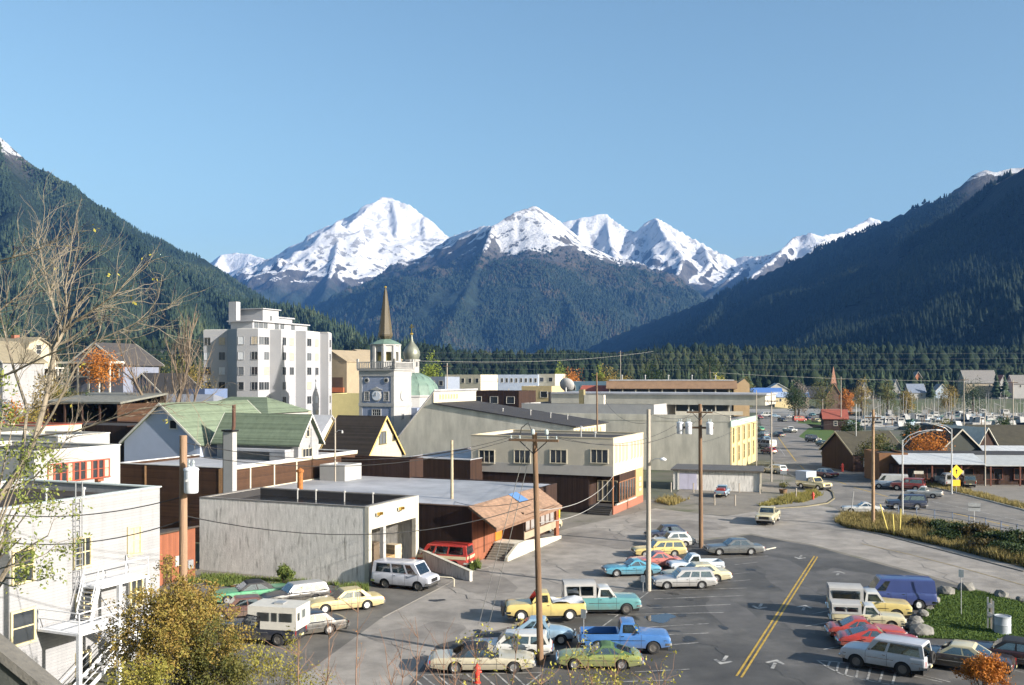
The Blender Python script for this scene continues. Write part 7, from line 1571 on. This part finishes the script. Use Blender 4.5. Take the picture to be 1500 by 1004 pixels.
for k in range(4): cable((-160, 430, 21+k*2.3), (330, 430, 20.5+k*2.3), 1.5, 'long high cable strung before the dark wood', .03, M('grey_cable', (.16, .16, .16), .6, .1, 3), 'high cables before the wood')
cable((60, 300, 17.5), (210, 300, 16.2), 2.0, 'high cable above the shore houses', .035, M('pale_cable', (.35, .34, .32))); cable((-30, 260, 20.5), (60, 420, 27), 2, 'high cable running from behind the church dome', .035, M('pale_cable', (.35, .34, .32)))
for dx in (0, .55): cable((q1.x-.45-dx*.6, q1.y-.3, A1-.1), (q1.x-3.2-dx, q1.y+6+dx*5, 0.02), .05, 'pale guy wire bracing the crossarm pole', .02, M('pale_cable', (.35, .34, .32)), 'guy wires')
cable((q4.x, q4.y, h4-1), (q4.x-1.5, q4.y+4, 1), .05, 'guy wire bracing the transformer pole', .02, galv)

# ------------------------------------------------------------------ plants
def grow(rr, segs, tips, p, d, length, r, depth, n_child, ang, wob=.16, up=.05, shrink=.68, rs=.62):
    pts = [p]; k = 4
    for i in range(k):
        d = (d+Vector((rr.gauss(0, wob), rr.gauss(0, wob), rr.gauss(0, wob)+up))).normalized(); p = p+d*length/k; pts.append(p)
    segs.append((pts, [r*(1-(1-rs)*i/k) for i in range(k+1)], depth))
    if depth == 0: tips.append((pts, d)); return
    for c in range(n_child if not isinstance(n_child, (list, tuple)) else n_child[depth]):
        f = rr.uniform(.35, 1.0) if c else 1.0; b = pts[min(k, int(f*k))]
        ax_ = d.orthogonal().normalized(); ax_.rotate(Matrix.Rotation(rr.uniform(0, 6.28), 3, d)); nd = d.copy(); nd.rotate(Matrix.Rotation(ang*rr.uniform(.5, 1.25) if c else ang*rr.uniform(.1, .5), 3, ax_))
        grow(rr, segs, tips, b, nd, length*shrink*rr.uniform(.75, 1.2), r*rs*(1 if not c else rr.uniform(.6, .9)), depth-1, n_child, ang, wob, up, shrink, rs)
def limb_mesh(name, segs, mat, parent, nmax=6):
    mb = MB()
    for pts, rad, dep in segs: mb.tube(pts, rad, 3 if dep == 0 else 4 if dep < 3 else nmax, False)
    return mb.build(name, mat, parent, 60, fix=False)
def leaves(name, centres, n_per, spread, size, mat, parent, seed=0, squash=1.0):
    r = np.random.default_rng(seed); C = np.repeat(np.array(centres), n_per, 0); n = len(C)
    C = C+r.normal(0, spread, (n, 3))*np.array([1, 1, squash])
    u = r.normal(0, 1, (n, 3)); u /= np.linalg.norm(u, axis=1, keepdims=True); w = r.normal(0, 1, (n, 3)); v = np.cross(u, w); v /= np.linalg.norm(v, axis=1, keepdims=True)
    s = size*r.uniform(.6, 1.3, (n, 1)); a = C-u*s; b = C+v*s*.5; c = C+u*s; d = C-v*s*.5
    V = np.stack([a, b, c, d], 1).reshape(-1, 3); F_ = np.arange(n*4).reshape(-1, 4)
    return link(name, mesh_np(name, V, F_), mat, parent)
bark_p = M('pale_bark', (.235, .20, .15), .9, .35, 3, .4, 12, streak=.4); bark_d = M('dark_bark', (.10, .075, .055), .9, .3, 3, .4, 12); bark_r = M('reddish_twig', (.22, .13, .085), .85, .3, 3)
lf_green = leafm('green_leaves', (.09, .14, .03), (.20, .22, .05)); lf_aut = leafm('autumn_shrub_leaves', (.21, .20, .045), (.28, .165, .045)); lf_yel = leafm('yellow_leaves', (.36, .33, .05), (.45, .40, .08)); lf_org = leafm('orange_leaves', (.38, .13, .02), (.45, .18, .03)); lf_dk = leafm('dark_leaves', (.02, .04, .015), (.05, .075, .02)); lf_mix = leafm('olive_leaves', (.07, .09, .025), (.14, .12, .03))
def tree(name, label, cat, loc, h, seed, depth=4, nch=3, ang=.6, r=None, leaf=None, n_per=6, spread=.35, size=.14, bark=None, d0=(0, 0, 1), wob=.14, up=.05, frac=1.0, length=None, shrink=.7, group=None):
    rr = random.Random(seed); t = thing(name, label, cat, loc, 0, group); segs, tips = [], []
    grow(rr, segs, tips, Vector((0, 0, -.2)), Vector(d0).normalized(), length or h*.36, r or h*.022, depth, nch, ang, wob, up, shrink)
    limb_mesh('trunk', segs, bark or bark_p, t)
    if leaf:
        cs = [tuple(q) for pts, d in tips for q in (pts[2], pts[4]) if rr.random() < frac]
        if cs: leaves('crown', cs, n_per, spread, size, leaf, t, seed)
    return t
# the big bare tree leaning in from the left
Y = 27.0
def PT(px, py, Y): return Vector((xat(Y, px), Y, zat(Y, py)))
base = PT(-60, 860, Y); base.z = gz1(base.x, base.y)-.3
t = thing('bare_tree', 'big pale bare tree spreading its branches in front of the white building', 'tree', tuple(base), 0); rr = random.Random(4); segs, tips = [], []
def limb(pts, r0, r1, sub=8, ln=1.6, dep=2, ang=.75, nch=3):
    W = [PT(*q)-base for q in pts]; n_ = len(W); r0 *= .74; r1 *= .74; segs.append((W, [r0+(r1-r0)*i/(n_-1) for i in range(n_)], 4))
    for k in range(sub):
        f = rr.uniform(.25, 1.0)*(n_-1); i = min(int(f), n_-2); p = W[i].lerp(W[i+1], f-i); d = (W[i+1]-W[i]).normalized(); ax_ = d.orthogonal().normalized(); ax_.rotate(Matrix.Rotation(rr.uniform(0, 6.28), 3, d)); nd = d.copy(); nd.rotate(Matrix.Rotation(ang*rr.uniform(.5, 1.3), 3, ax_)); nd = (nd+Vector((.25, 0, .12))).normalized()
        grow(rr, segs, tips, p, nd, ln*rr.uniform(.6, 1.2), max(r1*.6, .011), dep, nch, .62, .15, .03, .66)
    p = W[-1]; d = (W[-1]-W[-2]).normalized(); grow(rr, segs, tips, p, d, ln*.8, r1, dep, nch, .5, .14, .04, .66)
trunk_top = (30, 690, 27)
W0 = [Vector((0, 0, 0)), PT(-40, 790, 27)-base, PT(5, 720, 27)-base, PT(30, 685, 27)-base]; segs.append((W0, [.16, .12, .10, .09], 4))
limb([(30, 685, 27), (52, 640, 27), (66, 590, 27.2), (75, 545, 27.3), (80, 510, 27.4), (92, 488, 27.5)], .11, .07, 5, 1.0)
limb([(92, 488, 27.5), (80, 455, 27.8), (72, 425, 28), (66, 400, 28)], .05, .022, 11, 1.1)
limb([(92, 488, 27.5), (112, 470, 27.3), (150, 445, 27), (175, 425, 26.8)], .055, .022, 14, 1.2)
limb([(92, 488, 27.5), (98, 455, 27), (96, 420, 26.8), (102, 380, 26.6)], .04, .018, 11, 1.1)
limb([(40, 660, 27), (75, 610, 26.5), (110, 540, 26.2), (140, 500, 26), (190, 478, 25.8), (232, 456, 25.6)], .05, .016, 13, 1.0)
limb([(30, 685, 27), (40, 600, 28), (20, 540, 28.5), (5, 480, 29), (-10, 420, 29)], .07, .022, 13, 1.2)
limb([(50, 640, 27), (110, 632, 26.5), (160, 615, 26.2), (205, 600, 26), (260, 591, 25.8), (300, 590, 25.6)], .035, .014, 7, .7)
limb([(5, 720, 27), (50, 700, 26.5), (85, 662, 26), (100, 640, 26)], .035, .012, 8, .8); limb([(-20, 560, 28), (20, 545, 27.5), (70, 520, 27), (110, 505, 26.5)], .05, .02, 8, 1.2); limb([(-40, 420, 28), (0, 382, 27.5), (40, 372, 27), (80, 355, 27)], .04, .013, 10, 1.0)
limb([(-40, 500, 28), (0, 455, 28), (30, 430, 28), (55, 400, 28)], .045, .015, 11, 1.0); limb([(-40, 640, 27), (10, 620, 27), (45, 600, 27), (70, 575, 27)], .05, .02, 8, 1.0)
limb_mesh('trunk', segs, bark_p, t)
leaves('crown', [tuple(q[0][4]) for q in tips if rr.random() < .012], 3, .07, .06, lf_yel, t, 3)
t = thing('leafy_shrub', 'green leafy branches hanging over the white building corner', 'shrub', tuple(base+Vector((.6, -1.2, 0))), 0); segs, tips = [], []; b2 = base+Vector((.6, -1.2, 0))
for px, py in ((20, 700), (45, 745), (70, 785), (30, 790), (10, 830), (60, 815), (0, 760), (-10, 700), (35, 680), (15, 640), (5, 600), (45, 715), (20, 740), (50, 850), (20, 860)):
    e = PT(px, py, 25+rr.uniform(-1, 1))-b2; s0 = PT(-30, 900, 25.5)-b2; m1 = s0.lerp(e, .5)+Vector((0, 0, .5)); segs.append(([s0, m1, e], [.05, .03, .015], 2)); grow(rr, segs, tips, e, (e-m1).normalized(), .6, .012, 2, 3, .8, .2, .02)
segs.append(([Vector((0, 0, -.3)), PT(-30, 900, 25.5)-b2], [.08, .05], 2)); limb_mesh('trunk', segs, bark_p, t)
leaves('crown', [tuple(q) for pts, d in tips for q in (pts[1], pts[3], pts[4])], 6, .11, .05, leafm('hanging_leaves', (.12, .17, .04), (.24, .25, .06)), t, 5)
# autumn shrub before the white building
def shrub(px, py, Y, w, h, seed, leaf, label, n=40, n_per=14, size=.07, spread=.16, bark=None, name='autumn_shrub', frac=1.0, thick=.03, cat='shrub', zbase=None, group=None, dep=2):
    base = Vector((xat(Y, px), Y, 0)); base.z = gz1(base.x, Y) if zbase is None else zbase
    t = thing(name, label, cat, tuple(base), 0, group); rr = random.Random(seed); segs, tips = [], []
    for k in range(n):
        a = rr.uniform(0, 6.28); f = math.sqrt(rr.random()); e = Vector((w*f*math.cos(a), w*f*math.sin(a)*.8, h*(1-.45*f*f)*rr.uniform(.55, 1.0))); s0 = Vector((e.x*.12, e.y*.12, -.2)); m1 = s0.lerp(e, .55)+Vector((rr.gauss(0, .12)*w*.3, rr.gauss(0, .12)*w*.3, .08*h))
        segs.append(([s0, m1, e], [thick, thick*.6, thick*.25], 2)); grow(rr, segs, tips, m1.lerp(e, rr.uniform(.3, 1)), ((e-m1).normalized()+Vector((rr.gauss(0, .3), rr.gauss(0, .3), .2))).normalized(), h*.22, thick*.3, dep, 3, .7, .18, .04)
    limb_mesh('trunk', segs, bark or bark_d, t)
    if leaf: leaves('crown', [tuple(q) for pts, d in tips for q in (pts[1], pts[3], pts[4]) if rr.random() < frac], n_per, spread, size, leaf, t, seed)
    return t
shrub(262, 1004, 41, 1.9, 6.4, 21, lf_aut, 'tall autumn shrub with yellow green and rusty leaves before the parked cars', 70, 14, .062, .11, zbase=-.3+gz1(-14, 41)); shrub(205, 1004, 37, .8, 3.6, 22, leafm('yellow_green_leaves', (.20, .21, .04), (.30, .24, .05)), 'yellow green shrub in front of the fire escape', 26, 5, .06, .13, zbase=gz1(-14, 37)); shrub(318, 1004, 40, 1.0, 4.4, 23, lf_mix, 'olive shrub beside the tall autumn shrub', 34, 12, .055, .11, zbase=gz1(-12, 40))
shrub(400, 1010, 41, 1.8, 3.4, 24, leafm('yellow_green_leaves', (.20, .21, .04), (.30, .24, .05)), 'low yellow green bush below the camper truck', 30, 5, .06, .14, zbase=gz1(-9, 41))
# thin bare saplings along the bottom edge
sap = [(525, 858, 40, 'a'), (480, 905, 41, 'b'), (560, 920, 42, 'c'), (650, 925, 42, 'd'), (610, 905, 41.5, 'e'), (440, 930, 40, 'f'), (700, 940, 43, 'g'), (760, 935, 43, 'h'), (830, 950, 43, 'i'), (900, 945, 43, 'j'), (960, 970, 43, 'k'), (590, 940, 40, 'l'), (800, 960, 42, 'm'), (670, 960, 41, 'n'), (860, 965, 42.5, 'o')]
for k, (px, tpy, Y, c) in enumerate(sap):
    rr = random.Random(60+k); bx_ = xat(Y, px+rr.uniform(-25, 25)); zb = gz1(bx_, Y); h_ = zat(Y, tpy)-zb; t = thing('bare_sapling', 'thin leafless reddish sapling at the foot of the slope' if k not in (6, 7, 8, 9, 10, 12, 14) else 'thin sapling carrying a few yellow leaves at the foot of the slope', 'sapling', (bx_, Y, zb), 0, 'thin saplings below the viewpoint' if k not in (6, 7, 8, 9, 10, 12, 14) else 'saplings with yellow leaves'); segs, tips = [], []
    top_ = Vector((xat(Y, px)-bx_, rr.uniform(-.3, .3), h_)); n_ = 6; pts = [Vector((0, 0, -.2)).lerp(top_, i/n_)+Vector((rr.gauss(0, .05), rr.gauss(0, .05), 0)) for i in range(n_+1)]; segs.append((pts, [.035-.0045*i for i in range(n_+1)], 2))
    for j in range(11):
        i = rr.randint(2, n_-1); d = Vector((rr.gauss(0, .7), rr.gauss(0, .5), rr.uniform(.4, 1.1))).normalized(); grow(rr, segs, tips, pts[i], d, rr.uniform(.5, 1.1), .014, 1, 2, .6, .12, .06)
    limb_mesh('trunk', segs, bark_r, t)
    if k in (6, 7, 8, 9, 10, 12, 14): leaves('crown', [tuple(p_[4]) for p_, d in tips if rr.random() < .75], 6, .12, .075, leafm('yellow_sapling_leaves', (.30, .30, .05), (.42, .36, .08)), t, k)
    elif k % 3 == 0: leaves('crown', [tuple(p_[4]) for p_, d in tips if rr.random() < .4], 2, .06, .045, leafm('rust_buds', (.30, .12, .05), (.28, .2, .06)), t, k)
shrub(880, 1012, 43.5, 2.4, 2.0, 91, leafm('yellow_green_leaves', (.20, .21, .04), (.30, .24, .05)), 'low bush of sparse yellow leaves in front of the green car', 30, 4, .06, .12, bark_r, frac=.5, thick=.02); shrub(780, 1014, 43, 1.4, 1.7, 92, lf_mix, 'low olive bush below the crossarm pole', 24, 4, .06, .12, bark_r, frac=.5, thick=.02); shrub(540, 1010, 41.5, 1.6, 1.7, 93, lf_aut, 'low rusty bush at the foot of the slope', 20, 3, .06, .12, bark_r, frac=.4, thick=.02)
shrub(1440, 1006, 49.3, .8, 2.0, 31, lf_org, 'bright orange autumn bush beside the dark brown coupe', 30, 7, .06, .10, zbase=-.1)
# terrace wall corner at the viewpoint
t = thing('terrace_wall', 'dark sloping coping of the terrace wall below the viewpoint', 'wall', (-5.2, 6, 10), 0)
a = [PT(-60, 917, 6.2)-Vector((-5.2, 6, 10)), PT(86, 1036, 6.2)-Vector((-5.2, 6, 10)), PT(150, 1088, 6.2)-Vector((-5.2, 6, 10))]
MB().prism([(a[0].x, a[0].z), (a[2].x, a[2].z), (a[2].x, a[2].z-1.8), (a[0].x, a[0].z-1.8)], 'y', .2, .31).build('wall', M('dark_mossy_wall', (.05, .055, .05), .9, .3, 4, .3, 12), t); MB().prism([(a[0].x, a[0].z+.002), (a[2].x, a[2].z+.002), (a[2].x, a[2].z+.07), (a[0].x, a[0].z+.07)], 'y', .17, .34).build('coping', M('grey_coping', (.11, .105, .095), .9, .2, 6, .3, 20), t)
# trees in the town
t = tree('bare_tree', 'fan shaped bare tree standing beside the black roofed house', 'tree', (xat(138, 240), 138, gz1(xat(138, 240), 138)), 26, 8, 5, 4, .45, .55, None, bark=M('brown_grey_bark', (.17, .13, .095), .9, .3, 3), length=11.0, shrink=.68, wob=.07, up=.10)
def bushy(px, py, Y, w, h, leaf, label, seed, name='broadleaf_tree', cat='tree', group=None, n=60, size=None):
    x = xat(Y, px); z = gz1(x, Y); t = thing(name, label, cat, (x, Y, z), 0, group); rr = random.Random(seed); MB().tube([(0, 0, -.3), (0, 0, h*.4), (rr.uniform(-.3, .3), 0, h*.75)], [h*.03, h*.022, h*.008], 6).build('trunk', bark_d, t)
    cs = []
    for k in range(n):
        a = rr.uniform(0, 6.28); b = rr.uniform(-.9, 1); f = rr.random()**.4*rr.uniform(.7, 1.12); cs.append((w*f*math.cos(a)*math.sqrt(1-b*b), w*f*math.sin(a)*math.sqrt(1-b*b), h*.58+h*.42*b*f))
    return leaves('crown', cs, 34, w*.16, size or h*.035, leaf, t, seed)
def bz(px, py, Y): return zat(Y, py)
mk = [(1040, 508, 430, 7.5, lf_dk, 'big dark round tree above the mansard roof'), (1056, 545, 380, 3.6, lf_yel, 'bright yellow tree behind the mansard building'), (1090, 550, 400, 4, lf_mix, 'olive tree beside the bright yellow tree'), (840, 540, 360, 4.2, lf_org, 'orange tree behind the dull blue building'), (893, 536, 380, 4.5, lf_aut, 'rusty tree behind the red roof'), (878, 538, 385, 3.6, leafm('lime_leaves', (.14, .20, .03), (.24, .27, .04)), 'lime green tree beside the rusty tree'), (915, 548, 370, 3.6, lf_aut, 'low rusty tree above the mansard roof'), (820, 528, 400, 3.2, leafm('lime_leaves', (.14, .20, .03), (.24, .27, .04)), 'slim yellowish tree behind the cream annexe'), (955, 525, 410, 5.0, lf_dk, 'dark tree above the long mansard building'), (630, 520, 330, 4.0, leafm('lime_leaves', (.14, .20, .03), (.24, .27, .04)), 'yellow green tree beside the onion dome'), (1205, 548, 440, 5.5, lf_mix, 'olive tree behind the dark shore house'), (1300, 555, 500, 6, lf_mix, 'olive tree between the white shore houses'), (1262, 552, 500, 5, lf_aut, 'rusty tree behind the steep white gable'), (1390, 560, 490, 5.5, lf_aut, 'rusty tree beside the pale blue shore house'), (1425, 552, 470, 7, lf_dk, 'dark tree before the big grey roofed shore house'), (1330, 570, 470, 4, lf_aut, 'low rusty tree by the porch of the shore house'), (1240, 568, 460, 3.5, lf_org, 'small orange tree near the small church'), (1165, 560, 380, 4.5, lf_dk, 'dark tree behind the cream hall'), (1170, 555, 400, 4, M('bare_crown', (.2, .17, .14), .9, .2, 2), 'grey bare crowned tree behind the yellow house'), (1362, 630, 162, 4.2, lf_org, 'bright orange tree among the roadside roofs'), (1283, 636, 160, 2.6, lf_mix, 'mossy olive tree beside the brown lodge'), (1300, 650, 158, 2.2, lf_dk, 'dark bush tree before the brown lodge'), (150, 508, 165, 3.6, lf_org, 'orange leaved tree in front of the white columned porch'), (95, 560, 150, 2.6, lf_mix, 'olive bush below the porch house'), (165, 565, 152, 3.0, lf_dk, 'dark bush below the white columns'), (262, 520, 185, 4.5, lf_mix, 'olive tree behind the black roofed house'), (285, 525, 186, 4.2, lf_aut, 'rusty olive tree beside the apartment block'), (20, 585, 135, 3.2, lf_org, 'orange bush below the gambrel house'), (48, 590, 132, 2.6, lf_aut, 'rusty bush below the gambrel house'), (5, 470, 190, 6.5, lf_dk, 'dark tree behind the cream gambrel house'), (215, 545, 175, 4, lf_mix, 'olive tree behind the fan shaped bare tree'), (120, 575, 140, 3, lf_dk, 'dark bush above the mossy shed roof'), (205, 560, 158, 3, lf_dk, 'dark bush beside the black roofed house'), (70, 545, 152, 2.4, lf_aut, 'small rusty bush beside the porch rail')]
mk += [(1245, 614, 215, 2.4, lf_dk, 'dark tree beside the red kiosk'), (1335, 616, 215, 2.2, lf_dk, 'dark tree behind the orange roadside tree'), (1380, 613, 222, 2.6, lf_mix, 'olive tree between the harbour and the dark gable shop'), (1470, 610, 225, 2.6, lf_dk, 'dark tree behind the steep pale roof'), (1255, 642, 175, 1.8, lf_mix, 'small olive tree at the lodge corner')]
for k, (px, tpy, Y, w, lf, lab) in enumerate(mk):
    x = xat(Y, px); h = zat(Y, tpy)-gz1(x, Y); bushy(px, 0, Y, w, max(h, w*1.1), lf, lab, 200+k, size=.30 if Y > 300 else .17 if Y > 130 else .14, n=80)
# distinct conifers at the near edge of the wood
V_, T_ = conifer_template(9, 9, 77, True); V2_, T2_ = conifer_template(8, 9, 78, True); cmesh = [mesh_np('crown', V_, T_), mesh_np('crown', V2_, T2_)]; tmesh = MB().tube([(0, 0, -.03), (0, 0, .9)], [.02, .004], 5).mesh('trunk')
con_m = leafm('spruce_needles', (.02, .038, .02), (.045, .065, .03), .8, 0); rr = random.Random(77)
for k in range(70):
    px = rr.uniform(600, 1500); Y = rr.uniform(540, 610); x = xat(Y, px); z = gz1(x, Y); h = rr.uniform(9, 17); t = thing('conifer_tree', 'dark pointed conifer at the near edge of the town wood', 'tree', (x, Y, z), rr.uniform(0, 6), 'conifers edging the town wood')
    o = link('crown', cmesh[k % 2], con_m, t); o.scale = (h*.55, h*.55, h); o = link('trunk', tmesh, bark_d, t); o.scale = (h, h, h)
# dry grass strip and weeds: stuff
def grass(name, poly, n, h, mat, label, seed, z=0.0, wid=.03, lean=.35, gap=.38):
    r = np.random.default_rng(seed); Q = np.array([[G(*p).x, G(*p).y] for p in poly]); lo, hi = Q.min(0), Q.max(0); P_ = r.uniform(lo, hi, (n*5, 2)); ins = np.zeros(len(P_), bool); j = len(Q)-1
    for i in range(len(Q)):
        c = ((Q[i, 1] > P_[:, 1]) != (Q[j, 1] > P_[:, 1])) & (P_[:, 0] < (Q[j, 0]-Q[i, 0])*(P_[:, 1]-Q[i, 1])/(Q[j, 1]-Q[i, 1]+1e-12)+Q[i, 0]); ins ^= c; j = i
    P_ = P_[ins]; P_ = P_[(fbm(P_[:, 0]/1.5, P_[:, 1]/1.5, seed, 3)) > gap][:n]; n = len(P_); a = r.uniform(0, 6.28, n); hh = h*r.uniform(.5, 1.25, n)*(.6+.8*fbm(P_[:, 0]/2.5, P_[:, 1]/2.5, seed+4, 2)); u = np.stack([np.cos(a), np.sin(a)], -1)*wid; l = r.normal(0, lean, (n, 2))*hh[:, None]
    z0 = np.full((n, 1), z); A_ = np.concatenate([P_-u, z0], 1); B_ = np.concatenate([P_+u, z0], 1); C_ = np.concatenate([P_+l, (z+hh)[:, None]], 1)
    o = link(name, mesh_np(name, np.stack([A_, B_, C_], 1).reshape(-1, 3), np.arange(n*3).reshape(-1, 3)), mat); return tag(o, label, 'grass', kind='stuff')
dry = leafm('dry_grass', (.30, .235, .09), (.20, .17, .06), .8, .2); strip_px = [(1222, 765), (1235, 756), (1280, 757), (1330, 762), (1400, 772), (1500, 793), (1580, 815), (1580, 850), (1500, 832), (1400, 806), (1300, 783), (1240, 774)]
sheet('verge', strip_px, .05, M('verge_soil', (.11, .09, .045), .95, .3, .8, .5, 6)); grass('dry_grass', strip_px, 26000, .75, dry, 'tawny dry grass growing along the strip below the pipe fence', 1, .04, .035)
grass('weeds', strip_px, 12000, .6, leafm('rusty_weeds', (.10, .055, .02), (.06, .075, .02), .8, .2), 'rusty and green weeds mixed into the strip below the pipe fence', 21, .04, .05)
grass('dry_grass', [(1350, 712), (1420, 726), (1500, 747), (1600, 772), (1600, 764), (1500, 739), (1420, 719), (1352, 706)], 5000, .45, dry, 'dry grass verge along the gravel yard', 2, .02, .05); grass('dry_grass', [(1110, 742), (1150, 728), (1195, 720), (1205, 727), (1180, 737), (1130, 743)], 3500, .5, leafm('green_dry_grass', (.16, .17, .04), (.28, .22, .07), .8, .2), 'patchy grass on the road corner by the hydrant', 3, .05, .05)
grass('weeds', [(240, 850), (300, 843), (540, 860), (540, 868), (420, 868), (300, 858)], 5000, .35, leafm('weed_green', (.08, .13, .03), (.14, .16, .04), .8, .2), 'green weeds along the foot of the concrete wall', 4, .02, .04); grass('lawn_grass', [(1345, 935), (1352, 905), (1366, 880), (1392, 862), (1440, 868), (1500, 885), (1600, 918), (1600, 975), (1500, 942)], 38000, .10, grassm, 'short green grass on the boulder edged triangle', 5, .05, .03, gap=.1); grass('weeds', [(955, 735), (990, 728), (1010, 732), (985, 742)], 900, .6, dry, 'tuft of dry weeds beside the corner shop yard', 6, .02, .05); grass('weeds', [(683, 830), (700, 826), (705, 834), (690, 838)], 500, .6, leafm('weed_green', (.08, .13, .03), (.14, .16, .04)), 'green weeds at the shop steps', 7, .02, .04)
shrub(417, 857, 76, .5, 1.3, 41, leafm('weed_green', (.08, .13, .03), (.14, .16, .04)), 'small green bush against the concrete wall', 12, 8, .1, .12, zbase=0)
for k, (px, py, Y, w, h) in enumerate(((1345, 778, 103, 1.3, .8), (1372, 783, 102, 1.2, .8), (1402, 790, 98, 1.5, 1.25), (1432, 798, 96, 1.7, 1.3), (1458, 806, 93.5, 1.5, 1.0), (1492, 815, 91, 1.9, 1.3), (1522, 822, 90, 1.9, 1.3), (1385, 798, 96, 1.2, .7), (1472, 823, 89, 1.5, .8), (1440, 814, 91, 1.3, .7), (1500, 830, 87, 1.6, .8))):
    shrub(px, py, Y, w, h, 300+k, lf_dk if k % 3 else leafm('dark_rust_leaves', (.10, .06, .02), (.05, .06, .02)), 'dark green scrubby bush in the dry grass below the pipe fence' if k % 3 else 'dark rusty scrubby bush in the dry grass below the pipe fence', 22, 14, .13, .2, zbase=0, name='scrub_bush', group='scrub bushes below the pipe fence')
t = [o for o in bpy.data.objects if o.name == 'flower_tub'][0]; leaves('plant', [(random.gauss(0, .3), random.gauss(0, .3), .9+random.random()*.5) for _ in range(30)], 8, .12, .12, lf_mix, t, 9)

# ------------------------------------------------------------------ boats in the harbour
def boat(px, Y, L_, seed, lab, mast=True, col=None):
    rr = random.Random(seed); x = xat(Y, px); t = thing('fishing_boat', lab, 'boat', (x, Y, WATER), rr.choice((0, 3.14, 1.2, -1.4, .3))+rr.uniform(-.3, .3), 'boats moored in the harbour'); w = L_*.15
    st = [(-.5, .85, 1.0), (-.2, 1, .95), (.15, .95, 1.05), (.38, .55, 1.3), (.5, .05, 1.55)]; mb = MB(); n_ = len(st)
    for f, ww, zz in st: mb.v += [(f*L_, w*ww, zz), (f*L_*.96, w*ww*.6, -.3), (f*L_*.96, -w*ww*.6, -.3), (f*L_, -w*ww, zz)]
    for k in range(n_-1):
        for j in range(4): mb.f.append((k*4+j, k*4+(j+1) % 4, (k+1)*4+(j+1) % 4, (k+1)*4+j))
    mb.f += [(0, 1, 2, 3), (n_*4-1, n_*4-2, n_*4-3, n_*4-4)]; mb.build('hull', col or white, t)
    h = rr.uniform(1.6, 2.4); c = MB().prism([(-.12*L_, .95), (.16*L_, .95), (.12*L_, .95+h*.6), (.1*L_, .95+h), (-.1*L_, .95+h)], 'y', -w*.62, w*.62).build('wheelhouse', white, t)
    for sg in (1, -1): MB().box(-.08*L_, .08*L_, sg*w*.63-.02, sg*w*.63+.02, .95+h*.55, .95+h*.85).build('cabin_window', glass, c)
    if mast:
        hm = rr.uniform(7, 13); MB().tube([(-.02*L_, 0, .9), (-.02*L_, 0, hm)], [.11, .07], 6).build('mast', white, t); MB().tube([(-.02*L_, 0, hm*.35), (-.4*L_, 0, hm*.5)], .07, 5).build('boom', white, t)
        if seed % 2: 
            for sg in (1, -1): MB().tube([(0, sg*.2, 1.2), (-.3, sg*2.2, hm*.85)], .06, 5).build('trolling_pole', pole_pale, t)
rr = random.Random(31); hues = [white, white, white, M('pale_blue_hull', (.4, .5, .6), .5, .1, 2), M('grey_hull', (.4, .42, .44), .5, .1, 2), M('green_hull', (.12, .25, .2), .5, .1, 2), M('dark_hull', (.05, .06, .09), .5, .1, 2)]
for k in range(44):
    px = 1262+k*5.7+rr.uniform(-3, 3); Y = rr.choice((352, 378, 405, 435, 470))+rr.uniform(-6, 6); c = hues[k % 7]
    boat(px, Y, rr.uniform(9, 14), k, ('white hulled', 'white hulled', 'white hulled', 'pale blue hulled', 'grey hulled', 'green hulled', 'dark hulled')[k % 7]+(' fishing boat with raised trolling poles moored in the harbour' if k % 2 else ' boat with single mast moored in the harbour'), True, c)
# finger piers
for k, (Y) in enumerate((365, 392, 421, 452)):
    t = thing('floating_pier', 'long floating timber pier between the moored boats', 'pier', (xat(Y, 1400), Y, WATER), 0, 'floating piers'); MB().box(-35, 90, -1, 1, .15, .5).build('deck', pole_pale, t)
    for j in range(12): MB().tube([(-34+j*11, 1.2, -2.5), (-34+j*11, 1.2, 3.2)], .16, 6).build('pile', pole_wood, t)
# ------------------------------------------------------------------ haze
hz, nt, N, L, bs = _nt('haze_air'); N.remove(bs)
pv = N.new('ShaderNodeVolumePrincipled'); pv.inputs['Density'].default_value = 4.8e-5; pv.inputs['Color'].default_value = (0.14, 0.40, 1.0, 1); pv.inputs['Anisotropy'].default_value = 0.0
L.new(pv.outputs[0], N['Material Output'].inputs['Volume'])
hb = MB().box(-9000, 9000, -100, 10800, -50, 1600).build('haze', hz); tag(hb, kind='stuff')
